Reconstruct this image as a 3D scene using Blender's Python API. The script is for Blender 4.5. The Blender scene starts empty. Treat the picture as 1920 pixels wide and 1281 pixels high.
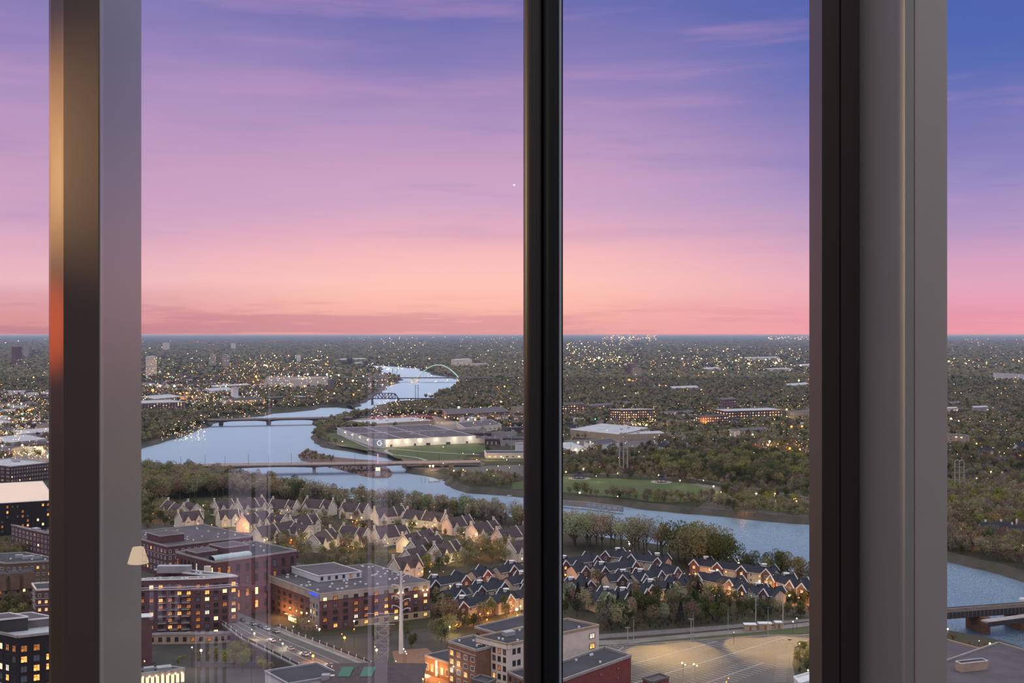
import bpy, math, random
import numpy as np
from mathutils import Vector
from mathutils.geometry import tessellate_polygon

random.seed(7)
rng = np.random.default_rng(11)
SC = bpy.context.scene
COL = SC.collection

# ---------------------------------------------------------------- camera, sky, exposure
H = 150.0            # eye height above the streets, metres (a flat high in a tower)
F = 2080.0           # focal length in pixels of the 1920 px wide frame
CY = 626.0           # row of the true horizon
cam_d = bpy.data.cameras.new('camera')
cam = bpy.data.objects.new('camera', cam_d); COL.objects.link(cam)
cam.location = (0, 0, H); cam.rotation_euler = (math.pi / 2, 0, 0)
cam_d.sensor_fit = 'HORIZONTAL'; cam_d.sensor_width = 36.0; cam_d.lens = 36.0 * F / 1920
cam_d.shift_y = -(640.5 - CY) / 1920
cam_d.clip_start = 0.05; cam_d.clip_end = 300000
SC.camera = cam
SC.view_settings.view_transform = 'Standard'; SC.view_settings.look = 'None'
SC.view_settings.exposure = 0.2; SC.view_settings.gamma = 1.0
SC.view_settings.use_curve_mapping = False
SC.cycles.max_bounces = 5; SC.cycles.diffuse_bounces = 2; SC.cycles.glossy_bounces = 2
SC.cycles.transparent_max_bounces = 12; SC.cycles.transmission_bounces = 2; SC.cycles.volume_bounces = 0
SC.cycles.sample_clamp_indirect = 3.0; SC.cycles.sample_clamp_direct = 12.0
SC.cycles.caustics_reflective = False; SC.cycles.caustics_refractive = False
SC.cycles.use_denoising = True
SC.cycles.use_adaptive_sampling = False

def S(r, g, b):
    def c(v):
        v /= 255.0
        return v / 12.92 if v <= 0.04045 else ((v + 0.055) / 1.055) ** 2.4
    return (c(r), c(g), c(b), 1.0)

class NT:
    """small helper around a node tree"""
    def __init__(s, tree): s.t = tree; s.n = tree.nodes; s.l = tree.links; s.n.clear()
    def add(s, typ, **kw):
        nd = s.n.new(typ)
        for k, v in kw.items():
            if k.startswith('i_'):
                key = k[2:]; key = int(key) if key.isdigit() else key.replace('_', ' ')
                sock = nd.inputs[key]
                if hasattr(v, 'is_output'): s.l.new(v, sock)
                else: sock.default_value = v
            else: setattr(nd, k, v)
        return nd
    def math(s, op, a, b=0.0, c=0.0, clamp=False):
        nd = s.n.new('ShaderNodeMath'); nd.operation = op; nd.use_clamp = clamp
        for i, v in enumerate((a, b, c)):
            if hasattr(v, 'is_output'): s.l.new(v, nd.inputs[i])
            else: nd.inputs[i].default_value = v
        return nd.outputs[0]
    def mix(s, f, a, b, mode='MIX'):
        nd = s.n.new('ShaderNodeMix'); nd.data_type = 'RGBA'; nd.blend_type = mode
        for i, v in ((0, f), (6, a), (7, b)):
            if hasattr(v, 'is_output'): s.l.new(v, nd.inputs[i])
            else: nd.inputs[i].default_value = v
        return nd.outputs[2]
    def ramp(s, fac, stops, interp='LINEAR'):
        nd = s.n.new('ShaderNodeValToRGB'); nd.color_ramp.interpolation = interp
        e = nd.color_ramp.elements
        while len(e) < len(stops): e.new(0.5)
        for el, (p, c) in zip(e, stops): el.position = p; el.color = c
        if hasattr(fac, 'is_output'): s.l.new(fac, nd.inputs[0])
        return nd.outputs[0]

def zrow(y): return math.sin(math.atan((CY - y) / F))      # sine of the elevation of a picture row

world = bpy.data.worlds.new('dusk_sky'); SC.world = world; world.use_nodes = True
w = NT(world.node_tree)
tc = w.add('ShaderNodeTexCoord'); sep = w.add('ShaderNodeSeparateXYZ', i_0=tc.outputs['Generated'])
X, Y, Z = sep.outputs[0], sep.outputs[1], sep.outputs[2]
ZS = 3.0   # the ramps cover sine of elevation 0 .. 1/ZS
zf = w.math('MULTIPLY', Z, ZS, clamp=True)
# slow wave of the colour bands
wn = w.add('ShaderNodeTexNoise', i_Vector=w.add('ShaderNodeMapping', i_Vector=tc.outputs['Generated'], i_Scale=(2.2, 2.2, 9.0)).outputs[0], i_Scale=1.0, i_Detail=3.0)
zw = w.math('ADD', zf, w.math('MULTIPLY', w.math('SUBTRACT', wn.outputs[0], 0.5), w.math('MULTIPLY', zf, 0.45)))
def stops(lst): return [(min(1.0, zrow(y) * ZS), S(*c)) for y, c in lst]
left = w.ramp(zw, stops([(626, (212, 146, 148)), (600, (218, 150, 154)), (556, (224, 166, 176)), (530, (236, 184, 192)), (480, (228, 176, 194)),
                         (420, (208, 164, 195)), (320, (196, 156, 192)), (220, (168, 142, 190)), (100, (150, 131, 186)), (20, (134, 124, 182)), (-40, (124, 118, 180))]))
mid = w.ramp(zw, stops([(626, (240, 168, 162)), (600, (244, 174, 166)), (565, (254, 192, 176)), (530, (254, 197, 186)), (480, (248, 187, 190)),
                        (430, (228, 175, 194)), (380, (208, 167, 199)), (300, (200, 160, 195)), (220, (182, 149, 192)), (130, (148, 131, 186)), (20, (112, 112, 178)), (-40, (108, 110, 176))]))
right = w.ramp(zw, stops([(626, (240, 158, 170)), (590, (236, 156, 176)), (540, (226, 166, 190)), (480, (210, 161, 194)),
                          (430, (178, 151, 195)), (350, (152, 138, 193)), (250, (122, 120, 185)), (150, (88, 108, 181)), (20, (74, 98, 174)), (-40, (74, 98, 174))]))
az = w.math('DIVIDE', X, w.math('MAXIMUM', w.math('SQRT', w.math('ADD', w.math('MULTIPLY', X, X), w.math('MULTIPLY', Y, Y))), 0.001))
f1 = w.add('ShaderNodeMapRange', i_0=az, i_1=-0.42, i_2=-0.08, interpolation_type='SMOOTHSTEP').outputs[0]
f2 = w.add('ShaderNodeMapRange', i_0=az, i_1=0.0, i_2=0.40, interpolation_type='SMOOTHSTEP').outputs[0]
base = w.mix(f2, w.mix(f1, left, mid), right)
# soft streaks of thin cloud
cn = w.add('ShaderNodeTexNoise', i_Vector=w.add('ShaderNodeMapping', i_Vector=tc.outputs['Generated'], i_Scale=(2.6, 2.6, 26.0), i_Rotation=(0, 0.06, 0)).outputs[0], i_Scale=1.5, i_Detail=5.0, i_Roughness=0.55)
streak = w.add('ShaderNodeMapRange', i_0=cn.outputs[0], i_1=0.50, i_2=0.72, interpolation_type='SMOOTHSTEP').outputs[0]
hi = w.add('ShaderNodeMapRange', i_0=Z, i_1=0.05, i_2=0.12).outputs[0]
base = w.mix(w.math('MULTIPLY', w.math('MULTIPLY', streak, hi), 0.26), base, S(212, 158, 198))
dk = w.add('ShaderNodeMapRange', i_0=cn.outputs[0], i_1=0.50, i_2=0.30, interpolation_type='SMOOTHSTEP').outputs[0]
base = w.mix(w.math('MULTIPLY', w.math('MULTIPLY', dk, hi), 0.20), base, S(104, 108, 180))
# low purple cloud bank over the horizon, thick on the left
lowz = w.add('ShaderNodeMapRange', i_0=Z, i_1=0.040, i_2=0.010, interpolation_type='SMOOTHSTEP').outputs[0]
ln = w.add('ShaderNodeTexNoise', i_Vector=w.add('ShaderNodeMapping', i_Vector=tc.outputs['Generated'], i_Scale=(5.0, 5.0, 60.0), i_Rotation=(0, 0.035, 0)).outputs[0], i_Scale=1.3, i_Detail=6.0, i_Roughness=0.6)
lm = w.math('MULTIPLY', lowz, w.add('ShaderNodeMapRange', i_0=ln.outputs[0], i_1=0.44, i_2=0.58, interpolation_type='SMOOTHSTEP').outputs[0])
side = w.add('ShaderNodeMapRange', i_0=az, i_1=0.30, i_2=-0.42, i_3=0.22, i_4=1.0).outputs[0]
lm = w.math('MULTIPLY', lm, side)
base = w.mix(w.math('MULTIPLY', lm, 0.75), base, S(192, 130, 146))
# brighter blue overhead, above the pane
up = w.add('ShaderNodeMapRange', i_0=Z, i_1=0.30, i_2=0.46, interpolation_type='SMOOTHSTEP').outputs[0]
base = w.mix(up, base, (1.12, 1.12, 1.18, 1.0))
zen = w.add('ShaderNodeMapRange', i_0=Z, i_1=0.55, i_2=0.95, interpolation_type='SMOOTHSTEP').outputs[0]
base = w.mix(zen, base, (0.86, 0.88, 1.0, 1.0))
# below the horizon (never seen: land covers it)
dn = w.add('ShaderNodeMapRange', i_0=Z, i_1=-0.002, i_2=-0.03).outputs[0]
base = w.mix(dn, base, S(60, 62, 70))
# the evening star
pd = Vector(((964 - 960) / F, 1.0, (CY - 347) / F)).normalized()
dt = w.add('ShaderNodeVectorMath', operation='DOT_PRODUCT', i_0=w.add('ShaderNodeVectorMath', operation='NORMALIZE', i_0=tc.outputs['Generated']).outputs[0], i_1=tuple(pd)).outputs['Value']
star = w.math('GREATER_THAN', dt, math.cos(1.6 / F))
base = w.mix(star, base, (1.6, 1.3, 1.5, 1.0))
bg = w.add('ShaderNodeBackground', i_0=base, i_1=1.0)
w.add('ShaderNodeOutputWorld', i_0=bg.outputs[0])
world.cycles.sampling_method = 'MANUAL'; world.cycles.sample_map_resolution = 1024

# ---------------------------------------------------------------- helpers
def P(px, py, z=0.0):
    """the point of the level plane z that the photograph shows at (px, py)"""
    D = (H - z) * F / (py - CY)
    return Vector(((px - 960.0) / F * D, D, z))
def PX(v):
    return 960 + F * v[0] / v[1], CY + F * (H - v[2]) / v[1]

def tag(o, label=None, cat=None, group=None, kind=None):
    if label: o['label'] = label
    if cat: o['category'] = cat
    if group: o['group'] = group
    if kind: o['kind'] = kind
    return o
def empty(name, loc=(0, 0, 0), rz=0.0):
    o = bpy.data.objects.new(name, None); COL.objects.link(o)
    o.location = loc; o.rotation_euler = (0, 0, rz); o.empty_display_size = 0.5
    return o
def thing(name, label, cat, loc=(0, 0, 0), rz=0.0, group=None):
    return tag(empty(name, loc, rz), label, cat, group)
KIDS = {}
def setpar(o, p):
    o.parent = p; KIDS.setdefault(p.name, []).append(o)
def copy_tree(o, parent=None):
    c = o.copy(); COL.objects.link(c)
    if parent is not None: setpar(c, parent)
    for ch in KIDS.get(o.name, []): copy_tree(ch, c)
    return c

class MB:
    def __init__(s): s.v = []; s.f = []; s.m = []
    def poly(s, pts, m=0):
        i = len(s.v); s.v += [tuple(p) for p in pts]; s.f.append(tuple(range(i, i + len(pts)))); s.m.append(m); return s
    def box(s, cx, cy, z0, sx, sy, sz, m=0, rot=0.0, mtop=None):
        c, sn = math.cos(rot), math.sin(rot); q = []
        for z in (z0, z0 + sz):
            for dx, dy in ((-1, -1), (1, -1), (1, 1), (-1, 1)):
                x, y = dx * sx / 2, dy * sy / 2
                q.append((cx + x * c - y * sn, cy + x * sn + y * c, z))
        i = len(s.v); s.v += q
        for a in ((0, 1, 5, 4), (1, 2, 6, 5), (2, 3, 7, 6), (3, 0, 4, 7), (4, 5, 6, 7), (3, 2, 1, 0)):
            s.f.append(tuple(i + k for k in a)); s.m.append(mtop if (mtop is not None and a == (4, 5, 6, 7)) else m)
        return s
    def prism(s, pts, z0, z1, m=0, mtop=None, cap=True):
        n = len(pts); ar = sum(pts[k][0] * pts[(k + 1) % n][1] - pts[(k + 1) % n][0] * pts[k][1] for k in range(n))
        if ar < 0: pts = pts[::-1]
        i = len(s.v); s.v += [(p[0], p[1], z0) for p in pts] + [(p[0], p[1], z1) for p in pts]
        for k in range(n):
            k2 = (k + 1) % n; s.f.append((i + k, i + k2, i + n + k2, i + n + k)); s.m.append(m)
        if cap:
            s.f.append(tuple(i + n + k for k in range(n))); s.m.append(m if mtop is None else mtop)
            s.f.append(tuple(i + k for k in range(n))[::-1]); s.m.append(m)
        return s
    def bar(s, a, b, wd, ht, m=0):
        """beam from a to b, rectangular section"""
        a = Vector(a); b = Vector(b); d = (b - a).normalized()
        sd = d.cross(Vector((0, 0, 1)))
        if sd.length < 1e-4: sd = Vector((1, 0, 0))
        sd.normalize(); up = sd.cross(d).normalized()
        q = []
        for p in (a, b):
            for u, v in ((-1, -1), (1, -1), (1, 1), (-1, 1)): q.append(tuple(p + sd * u * wd / 2 + up * v * ht / 2))
        i = len(s.v); s.v += q
        for t in ((0, 1, 5, 4), (1, 2, 6, 5), (2, 3, 7, 6), (3, 0, 4, 7), (4, 5, 6, 7), (3, 2, 1, 0)):
            s.f.append(tuple(i + k for k in t)); s.m.append(m)
        return s
    def tube(s, pts, r, n=8, m=0, r2=None, cap=True):
        pts = [Vector(p) for p in pts]; rings = []
        for k, p in enumerate(pts):
            d = (pts[min(k + 1, len(pts) - 1)] - pts[max(k - 1, 0)]).normalized()
            sd = d.cross(Vector((0, 0, 1)))
            if sd.length < 1e-3: sd = Vector((1, 0, 0))
            sd.normalize(); up = sd.cross(d).normalized()
            rr = r if r2 is None else r + (r2 - r) * k / (len(pts) - 1)
            i = len(s.v); rings.append(i)
            s.v += [tuple(p + sd * rr * math.cos(2 * math.pi * t / n) + up * rr * math.sin(2 * math.pi * t / n)) for t in range(n)]
        for a, b in zip(rings, rings[1:]):
            for t in range(n):
                s.f.append((a + t, a + (t + 1) % n, b + (t + 1) % n, b + t)); s.m.append(m)
        if cap:
            s.f.append(tuple(rings[0] + t for t in range(n))[::-1]); s.m.append(m)
            s.f.append(tuple(rings[-1] + t for t in range(n))); s.m.append(m)
        return s
    def lathe(s, prof, n=12, m=0, cx=0, cy=0):
        rings = []
        for r, z in prof:
            i = len(s.v); rings.append(i)
            s.v += [(cx + r * math.cos(2 * math.pi * t / n), cy + r * math.sin(2 * math.pi * t / n), z) for t in range(n)]
        for a, b in zip(rings, rings[1:]):
            for t in range(n):
                s.f.append((a + t, a + (t + 1) % n, b + (t + 1) % n, b + t)); s.m.append(m)
        s.f.append(tuple(rings[0] + t for t in range(n))[::-1]); s.m.append(m)
        s.f.append(tuple(rings[-1] + t for t in range(n))); s.m.append(m)
        return s
    def ball(s, c, r, m=0, seg=8, rings=5, sz=1.0):
        prof = [(max(0.01, math.sin(math.pi * k / rings)) * r, c[2] - math.cos(math.pi * k / rings) * r * sz) for k in range(rings + 1)]
        return s.lathe(prof, seg, m, c[0], c[1])
    def mesh(s, name, mats):
        me = bpy.data.meshes.new(name); me.from_pydata(s.v, [], s.f)
        for mt in (mats if isinstance(mats, (list, tuple)) else [mats]): me.materials.append(mt)
        me.polygons.foreach_set('material_index', s.m); me.update(); return me
    def build(s, name, mats, parent=None, loc=(0, 0, 0), smooth=False):
        me = s.mesh(name, mats)
        if smooth: me.polygons.foreach_set('use_smooth', [True] * len(me.polygons))
        o = bpy.data.objects.new(name, me); COL.objects.link(o); o.location = loc
        if parent is not None: setpar(o, parent)
        return o

MATS = {}
def mat(name, col, rough=0.8, metal=0.0, var=0.25, scale=0.15, emit=None, est=1.0, spec=0.3, stretch=(1, 1, 1), tint=False):
    if name in MATS: return MATS[name]
    m = bpy.data.materials.new(name); m.use_nodes = True; t = NT(m.node_tree)
    tcn = t.add('ShaderNodeTexCoord')
    mp = t.add('ShaderNodeMapping', i_Vector=tcn.outputs['Object'], i_Scale=stretch)
    nz = t.add('ShaderNodeTexNoise', i_Vector=mp.outputs[0], i_Scale=scale, i_Detail=5.0, i_Roughness=0.65)
    lo = tuple(c * (1 - var) for c in col[:3]) + (1,); hi_ = tuple(min(1, c * (1 + var)) for c in col[:3]) + (1,)
    c = t.ramp(nz.outputs[0], [(0.3, lo), (0.7, hi_)])
    if tint: c = t.mix(1.0, c, t.add('ShaderNodeObjectInfo').outputs['Color'], 'MULTIPLY')
    b = t.add('ShaderNodeBsdfPrincipled', i_Base_Color=c, i_Roughness=rough, i_Metallic=metal)
    b.inputs['Specular IOR Level'].default_value = spec
    if emit is not None:
        b.inputs['Emission Color'].default_value = emit; b.inputs['Emission Strength'].default_value = est
    t.add('ShaderNodeOutputMaterial', i_0=b.outputs[0])
    m.cycles.emission_sampling = 'NONE'
    MATS[name] = m; return m
def emitter(name, col, st):
    if name in MATS: return MATS[name]
    m = bpy.data.materials.new(name); m.use_nodes = True; t = NT(m.node_tree)
    e = t.add('ShaderNodeEmission', i_0=col, i_1=st); t.add('ShaderNodeOutputMaterial', i_0=e.outputs[0])
    m.cycles.emission_sampling = 'NONE'; MATS[name] = m; return m
def litwin(name, c1, c2, st):
    """window glass with a lit room behind: uneven warm light"""
    m = bpy.data.materials.new(name); m.use_nodes = True; t = NT(m.node_tree)
    tcn = t.add('ShaderNodeTexCoord')
    nz = t.add('ShaderNodeTexNoise', i_Vector=tcn.outputs['Object'], i_Scale=2.2, i_Detail=2.0)
    c = t.ramp(nz.outputs[0], [(0.35, c1), (0.62, c2)])
    b = t.add('ShaderNodeBsdfPrincipled', i_Base_Color=(0.02, 0.02, 0.02, 1), i_Roughness=0.2, i_Emission_Color=c, i_Emission_Strength=st)
    t.add('ShaderNodeOutputMaterial', i_0=b.outputs[0]); m.cycles.emission_sampling = 'NONE'; MATS[name] = m; return m

M = dict(
    brick=mat('brick_purple', (0.135, 0.072, 0.078, 1), var=0.18, scale=0.5),
    brickred=mat('brick_red', (0.22, 0.062, 0.055, 1), var=0.2, scale=0.5),
    brickdark=mat('brick_dark', (0.085, 0.05, 0.05, 1), var=0.25, scale=0.4),
    brickbrown=mat('brick_brown', (0.23, 0.125, 0.085, 1), var=0.2, scale=0.5),
    cream=mat('stucco_cream', (0.72, 0.63, 0.52, 1), var=0.12, scale=0.3),
    creamw=mat('siding_cream', (0.50, 0.42, 0.34, 1), var=0.12, scale=0.3),
    tan=mat('stucco_tan', (0.40, 0.31, 0.22, 1), var=0.15, scale=0.3),
    white=mat('white_paint', (0.66, 0.66, 0.66, 1), var=0.08, scale=0.3),
    whitetrim=mat('white_trim', (0.72, 0.71, 0.70, 1), var=0.05, scale=0.3),
    brickblack=mat('brick_shade_dark', (0.030, 0.024, 0.028, 1), var=0.25, scale=0.4),  # darkened copy: the weak skylight at far left is in the colour
    tandark=mat('stucco_tan_shaded', (0.17, 0.115, 0.078, 1), var=0.18, scale=0.3),  # tan stucco with the dimmer light at far left put into its colour
    yard=mat('yard_ground', (0.062, 0.056, 0.052, 1), var=0.35, scale=0.06),
    concrete=mat('concrete', (0.34, 0.31, 0.29, 1), var=0.2, scale=0.2),
    concdark=mat('concrete_dark', (0.16, 0.14, 0.135, 1), var=0.25, scale=0.2),
    roofgrey=mat('roof_membrane_grey', (0.102, 0.086, 0.098, 1), var=0.25, scale=0.08),
    roofdark=mat('roof_tar_dark', (0.055, 0.052, 0.062, 1), var=0.3, scale=0.08),
    roofpale=mat('roof_membrane_pale', (0.46, 0.47, 0.50, 1), var=0.18, scale=0.06),
    roofpeach=mat('roof_sunset_reflection', (0.98, 0.74, 0.56, 1), var=0.05, scale=0.05),  # pale membrane, the sunset's reflection painted into its colour
    shingle=mat('shingle_brown', (0.085, 0.062, 0.066, 1), var=0.22, scale=0.6),
    slate=mat('shingle_slate', (0.027, 0.029, 0.042, 1), var=0.25, scale=0.7),
    glassdark=mat('window_glass_dark', (0.03, 0.035, 0.045, 1), rough=0.12, var=0.1, spec=0.8),
    glasspale=mat('window_glass_pale', (0.14, 0.16, 0.19, 1), rough=0.15, var=0.1, spec=0.8),
    steel=mat('galvanised_steel', (0.42, 0.42, 0.43, 1), rough=0.5, metal=0.3, var=0.15),
    steeldark=mat('dark_steel', (0.05, 0.048, 0.05, 1), rough=0.6, var=0.2),
    rust=mat('rusty_iron', (0.16, 0.09, 0.06, 1), rough=0.9, var=0.35, scale=0.4),
    asphalt=mat('asphalt', (0.12, 0.105, 0.10, 1), var=0.2, scale=0.12),
    paveline=mat('road_paint', (0.50, 0.48, 0.45, 1), var=0.15, scale=0.5),
    grass=mat('grass', (0.075, 0.085, 0.030, 1), var=0.28, scale=0.03),
    lawn=mat('mown_lawn', (0.060, 0.086, 0.018, 1), var=0.2, scale=0.025),
    dirt=mat('bare_earth', (0.20, 0.155, 0.135, 1), var=0.25, scale=0.03),
    gravel=mat('gravel_strip', (0.21, 0.18, 0.16, 1), var=0.25, scale=0.1),
    pink=mat('red_sand_bank', (0.15, 0.095, 0.085, 1), var=0.2, scale=0.03),
    arch=mat('arch_mint_own_glow', (0.62, 0.80, 0.70, 1), rough=0.5, var=0.05, emit=(0.55, 0.95, 0.80, 1), est=0.22),  # faint emission in the paint stands in for light on the arch
    blueband=emitter('blue_light_band', (0.10, 0.14, 0.95, 1), 0.9),
    green=mat('green_copper_panel', (0.06, 0.16, 0.11, 1), var=0.15, rough=0.5),
    lit=litwin('lit_room_warm', (0.30, 0.09, 0.02, 1), (1.0, 0.50, 0.13, 1), 1.9),
    litdim=litwin('lit_room_dim', (0.10, 0.03, 0.01, 1), (0.75, 0.26, 0.06, 1), 0.85),
    litbright=litwin('lit_room_bright', (0.9, 0.55, 0.20, 1), (1.0, 0.78, 0.40, 1), 2.2),
    litwhite=litwin('lit_room_white', (0.55, 0.55, 0.5, 1), (1.0, 0.95, 0.8, 1), 1.0),
)
EX = []            # footprints (world XY) where no tree may stand
def footprint(pts, pad=2.0):
    c = sum((Vector((p[0], p[1])) for p in pts), Vector((0, 0))) / len(pts)
    out = []
    for p in pts:
        d = Vector((p[0], p[1])) - c; L = max(d.length, 0.1); q = c + d * ((L + pad) / L); out.append((q.x, q.y))
    EX.append(out)
def inside(xs, ys, poly):
    r = np.zeros(len(xs), bool); n = len(poly)
    x0 = min(p[0] for p in poly); x1 = max(p[0] for p in poly); y0 = min(p[1] for p in poly); y1 = max(p[1] for p in poly)
    k = np.where((xs >= x0) & (xs <= x1) & (ys >= y0) & (ys <= y1))[0]
    if len(k) == 0: return r
    a, b = xs[k], ys[k]; q = np.zeros(len(k), bool)
    for i in range(n):
        xa, ya = poly[i][:2]; xb, yb = poly[(i + 1) % n][:2]
        if ya == yb: continue
        c = ((ya > b) != (yb > b)) & (a < (xb - xa) * (b - ya) / (yb - ya) + xa)
        q ^= c
    r[k] = q; return r

ORD = {}
def ordinal(n):
    W = 'first second third fourth fifth sixth seventh eighth ninth tenth eleventh twelfth thirteenth fourteenth fifteenth sixteenth seventeenth eighteenth nineteenth twentieth'.split()
    if n <= 20: return W[n - 1]
    return '%d%s' % (n, 'th' if 10 <= n % 100 <= 20 else {1: 'st', 2: 'nd', 3: 'rd'}.get(n % 10, 'th'))
def place_later(key, o, pos, fmt, group):
    """label written once every member of the group is known: its place in the row seen from the window"""
    ORD.setdefault(key, []).append((PX(pos)[0], o, fmt, group))
def write_ordinals():
    for key, lst in ORD.items():
        lst.sort(key=lambda t: t[0])
        for i, (px, o, fmt, group) in enumerate(lst):
            w_ = 'only one' if len(lst) == 1 else (ordinal(i + 1) + ' from the left')
            if i == 0 and len(lst) > 1: w_ = 'leftmost'
            elif i == len(lst) - 1 and len(lst) > 1: w_ = 'rightmost'
            o['label'] = fmt.replace('{n}', w_)
            if len(lst) > 1: o['group'] = group

def point_light(parent, loc, power, col=(1.0, 0.62, 0.28), rad=0.8, name='lamp_light', spot=None, rot=None, blend=0.6):
    ld = bpy.data.lights.new(name, 'SPOT' if spot else 'POINT'); ld.energy = power; ld.color = col; ld.shadow_soft_size = rad
    if spot: ld.spot_size = spot; ld.spot_blend = blend
    o = bpy.data.objects.new(name, ld); COL.objects.link(o); o.location = loc
    if rot: o.rotation_euler = rot
    if parent is not None: o.parent = parent
    return o

# ---------------------------------------------------------------- land and water
ZW = -5.0
def PW(px, py): return P(px, py, ZW)
east = [(690, 685), (740, 688), (790, 692), (797, 697), (830, 706), (851, 711), (868, 715), (862, 722), (845, 732), (820, 745), (808, 750),
        (780, 753), (730, 757), (700, 764), (694, 770), (692, 778), (660, 783), (636, 790), (610, 797), (592, 803), (586, 815), (588, 828), (600, 838), (620, 843),
        (640, 845), (690, 853), (735, 861), (752, 872), (757, 886), (772, 890), (813, 897), (833, 903), (835, 911), (840, 912),
        (872, 925), (913, 928), (952, 931), (985, 934), (1056, 941), (1100, 944), (1165, 950), (1200, 956), (1270, 963), (1330, 968),
        (1400, 975), (1465, 981), (1535, 986), (1620, 1005), (1700, 1032), (1777, 1055), (1810, 1063), (1860, 1075), (1900, 1087), (1940, 1100), (2200, 1175), (2600, 1300)]
west = [(690, 685), (700, 692), (712, 700), (735, 708), (752, 711), (751, 718), (727, 731), (715, 738), (700, 742), (697, 749), (676, 758), (668, 768), (632, 764),
        (600, 765), (592, 769), (553, 773), (514, 776), (494, 781), (420, 788), (398, 799), (369, 809), (354, 815), (299, 833), (268, 842),
        (200, 856), (150, 866), (170, 878), (268, 893), (350, 897), (430, 905), (500, 913), (560, 925), (640, 940), (700, 946), (800, 951), (880, 960),
        (960, 975), (1056, 1003), (1110, 1014), (1200, 1022), (1300, 1040), (1400, 1060), (1480, 1076), (1560, 1098), (1650, 1136), (1720, 1170), (1790, 1194), (1850, 1204), (1920, 1222), (2100, 1290), (2500, 1420)]
river = [PW(*p) for p in east] + [PW(*p) for p in west[:0:-1]]
river2 = [(p.x, p.y) for p in river]
def subdiv(poly, n=3, jit=0.010):
    out = []
    for i, a in enumerate(poly):
        b = poly[(i + 1) % len(poly)]
        for k in range(n):
            t = k / n; x = a[0] + (b[0] - a[0]) * t; y = a[1] + (b[1] - a[1]) * t
            L = math.hypot(b[0] - a[0], b[1] - a[1])
            if k: x += random.uniform(-1, 1) * L * 0.05; y += random.uniform(-1, 1) * L * 0.05
            out.append((x, y))
    return out
river2 = subdiv(river2)
def area(poly): return 0.5 * sum(poly[i][0] * poly[(i + 1) % len(poly)][1] - poly[(i + 1) % len(poly)][0] * poly[i][1] for i in range(len(poly)))
def offset(poly, d):
    """push the outline outwards by d"""
    s = 1 if area(poly) > 0 else -1; n = len(poly); out = []
    for i in range(n):
        a = poly[i - 1]; b = poly[(i + 1) % n]; tx, ty = b[0] - a[0], b[1] - a[1]; L = math.hypot(tx, ty) or 1
        out.append((poly[i][0] + s * ty / L * d, poly[i][1] - s * tx / L * d))
    return out

def land_material():
    m = bpy.data.materials.new('ground_cover'); m.use_nodes = True; t = NT(m.node_tree)
    g = t.add('ShaderNodeNewGeometry')
    n1 = t.add('ShaderNodeTexNoise', i_Vector=g.outputs['Position'], i_Scale=0.0022, i_Detail=6.0, i_Roughness=0.65)
    n2 = t.add('ShaderNodeTexNoise', i_Vector=g.outputs['Position'], i_Scale=0.03, i_Detail=5.0, i_Roughness=0.7)
    n3 = t.add('ShaderNodeTexVoronoi', i_Vector=g.outputs['Position'], i_Scale=0.012)
    c = t.ramp(n1.outputs[0], [(0.35, (0.052, 0.060, 0.030, 1)), (0.5, (0.075, 0.068, 0.050, 1)), (0.65, (0.11, 0.095, 0.085, 1))])
    c = t.mix(t.math('MULTIPLY', n2.outputs[0], 0.55), c, (0.045, 0.050, 0.028, 1))
    pal = t.math('GREATER_THAN', t.add('ShaderNodeSeparateColor', i_0=n3.outputs['Color']).outputs[0], 0.86)
    c = t.mix(t.math('MULTIPLY', pal, 0.5), c, (0.17, 0.15, 0.15, 1))
    b = t.add('ShaderNodeBsdfPrincipled', i_Base_Color=c, i_Roughness=1.0); b.inputs['Specular IOR Level'].default_value = 0.05
    t.add('ShaderNodeOutputMaterial', i_0=b.outputs[0]); return m
landm = land_material()
bankm = mat('river_bank_earth', (0.075, 0.065, 0.05, 1), var=0.35, scale=0.05)
def tess(outer, holes, z):
    polys = [[Vector((x, y, 0)) for x, y in outer]] + [[Vector((x, y, 0)) for x, y in h] for h in holes]
    flat = [p for q in polys for p in q]
    tris = tessellate_polygon(polys)
    vs = [(p.x, p.y, z) for p in flat]; fs = []
    for a, b, c in tris:
        A, B, C_ = flat[a], flat[b], flat[c]
        if (B.x - A.x) * (C_.y - A.y) - (C_.x - A.x) * (B.y - A.y) < 0: a, c = c, a
        fs.append((a, b, c))
    return vs, fs
top = offset(river2, 9.0)
vs, fs = tess([(-90000, 140), (90000, 140), (90000, 120000), (-90000, 120000)], [top], 0.0)
mb = MB(); mb.v = vs; mb.f = fs; mb.m = [0] * len(fs)
n = len(top)
for i in range(n):
    j = (i + 1) % n; a, b = top[i], top[j]; c, d = river2[j], river2[i]
    q = [(a[0], a[1], 0), (b[0], b[1], 0), (c[0], c[1], ZW - 0.6), (d[0], d[1], ZW - 0.6)]
    mb.poly(q, 1)
tag(mb.build('ground', [landm, bankm]), kind='structure')
EX.append(offset(river2, 5.0))

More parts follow.
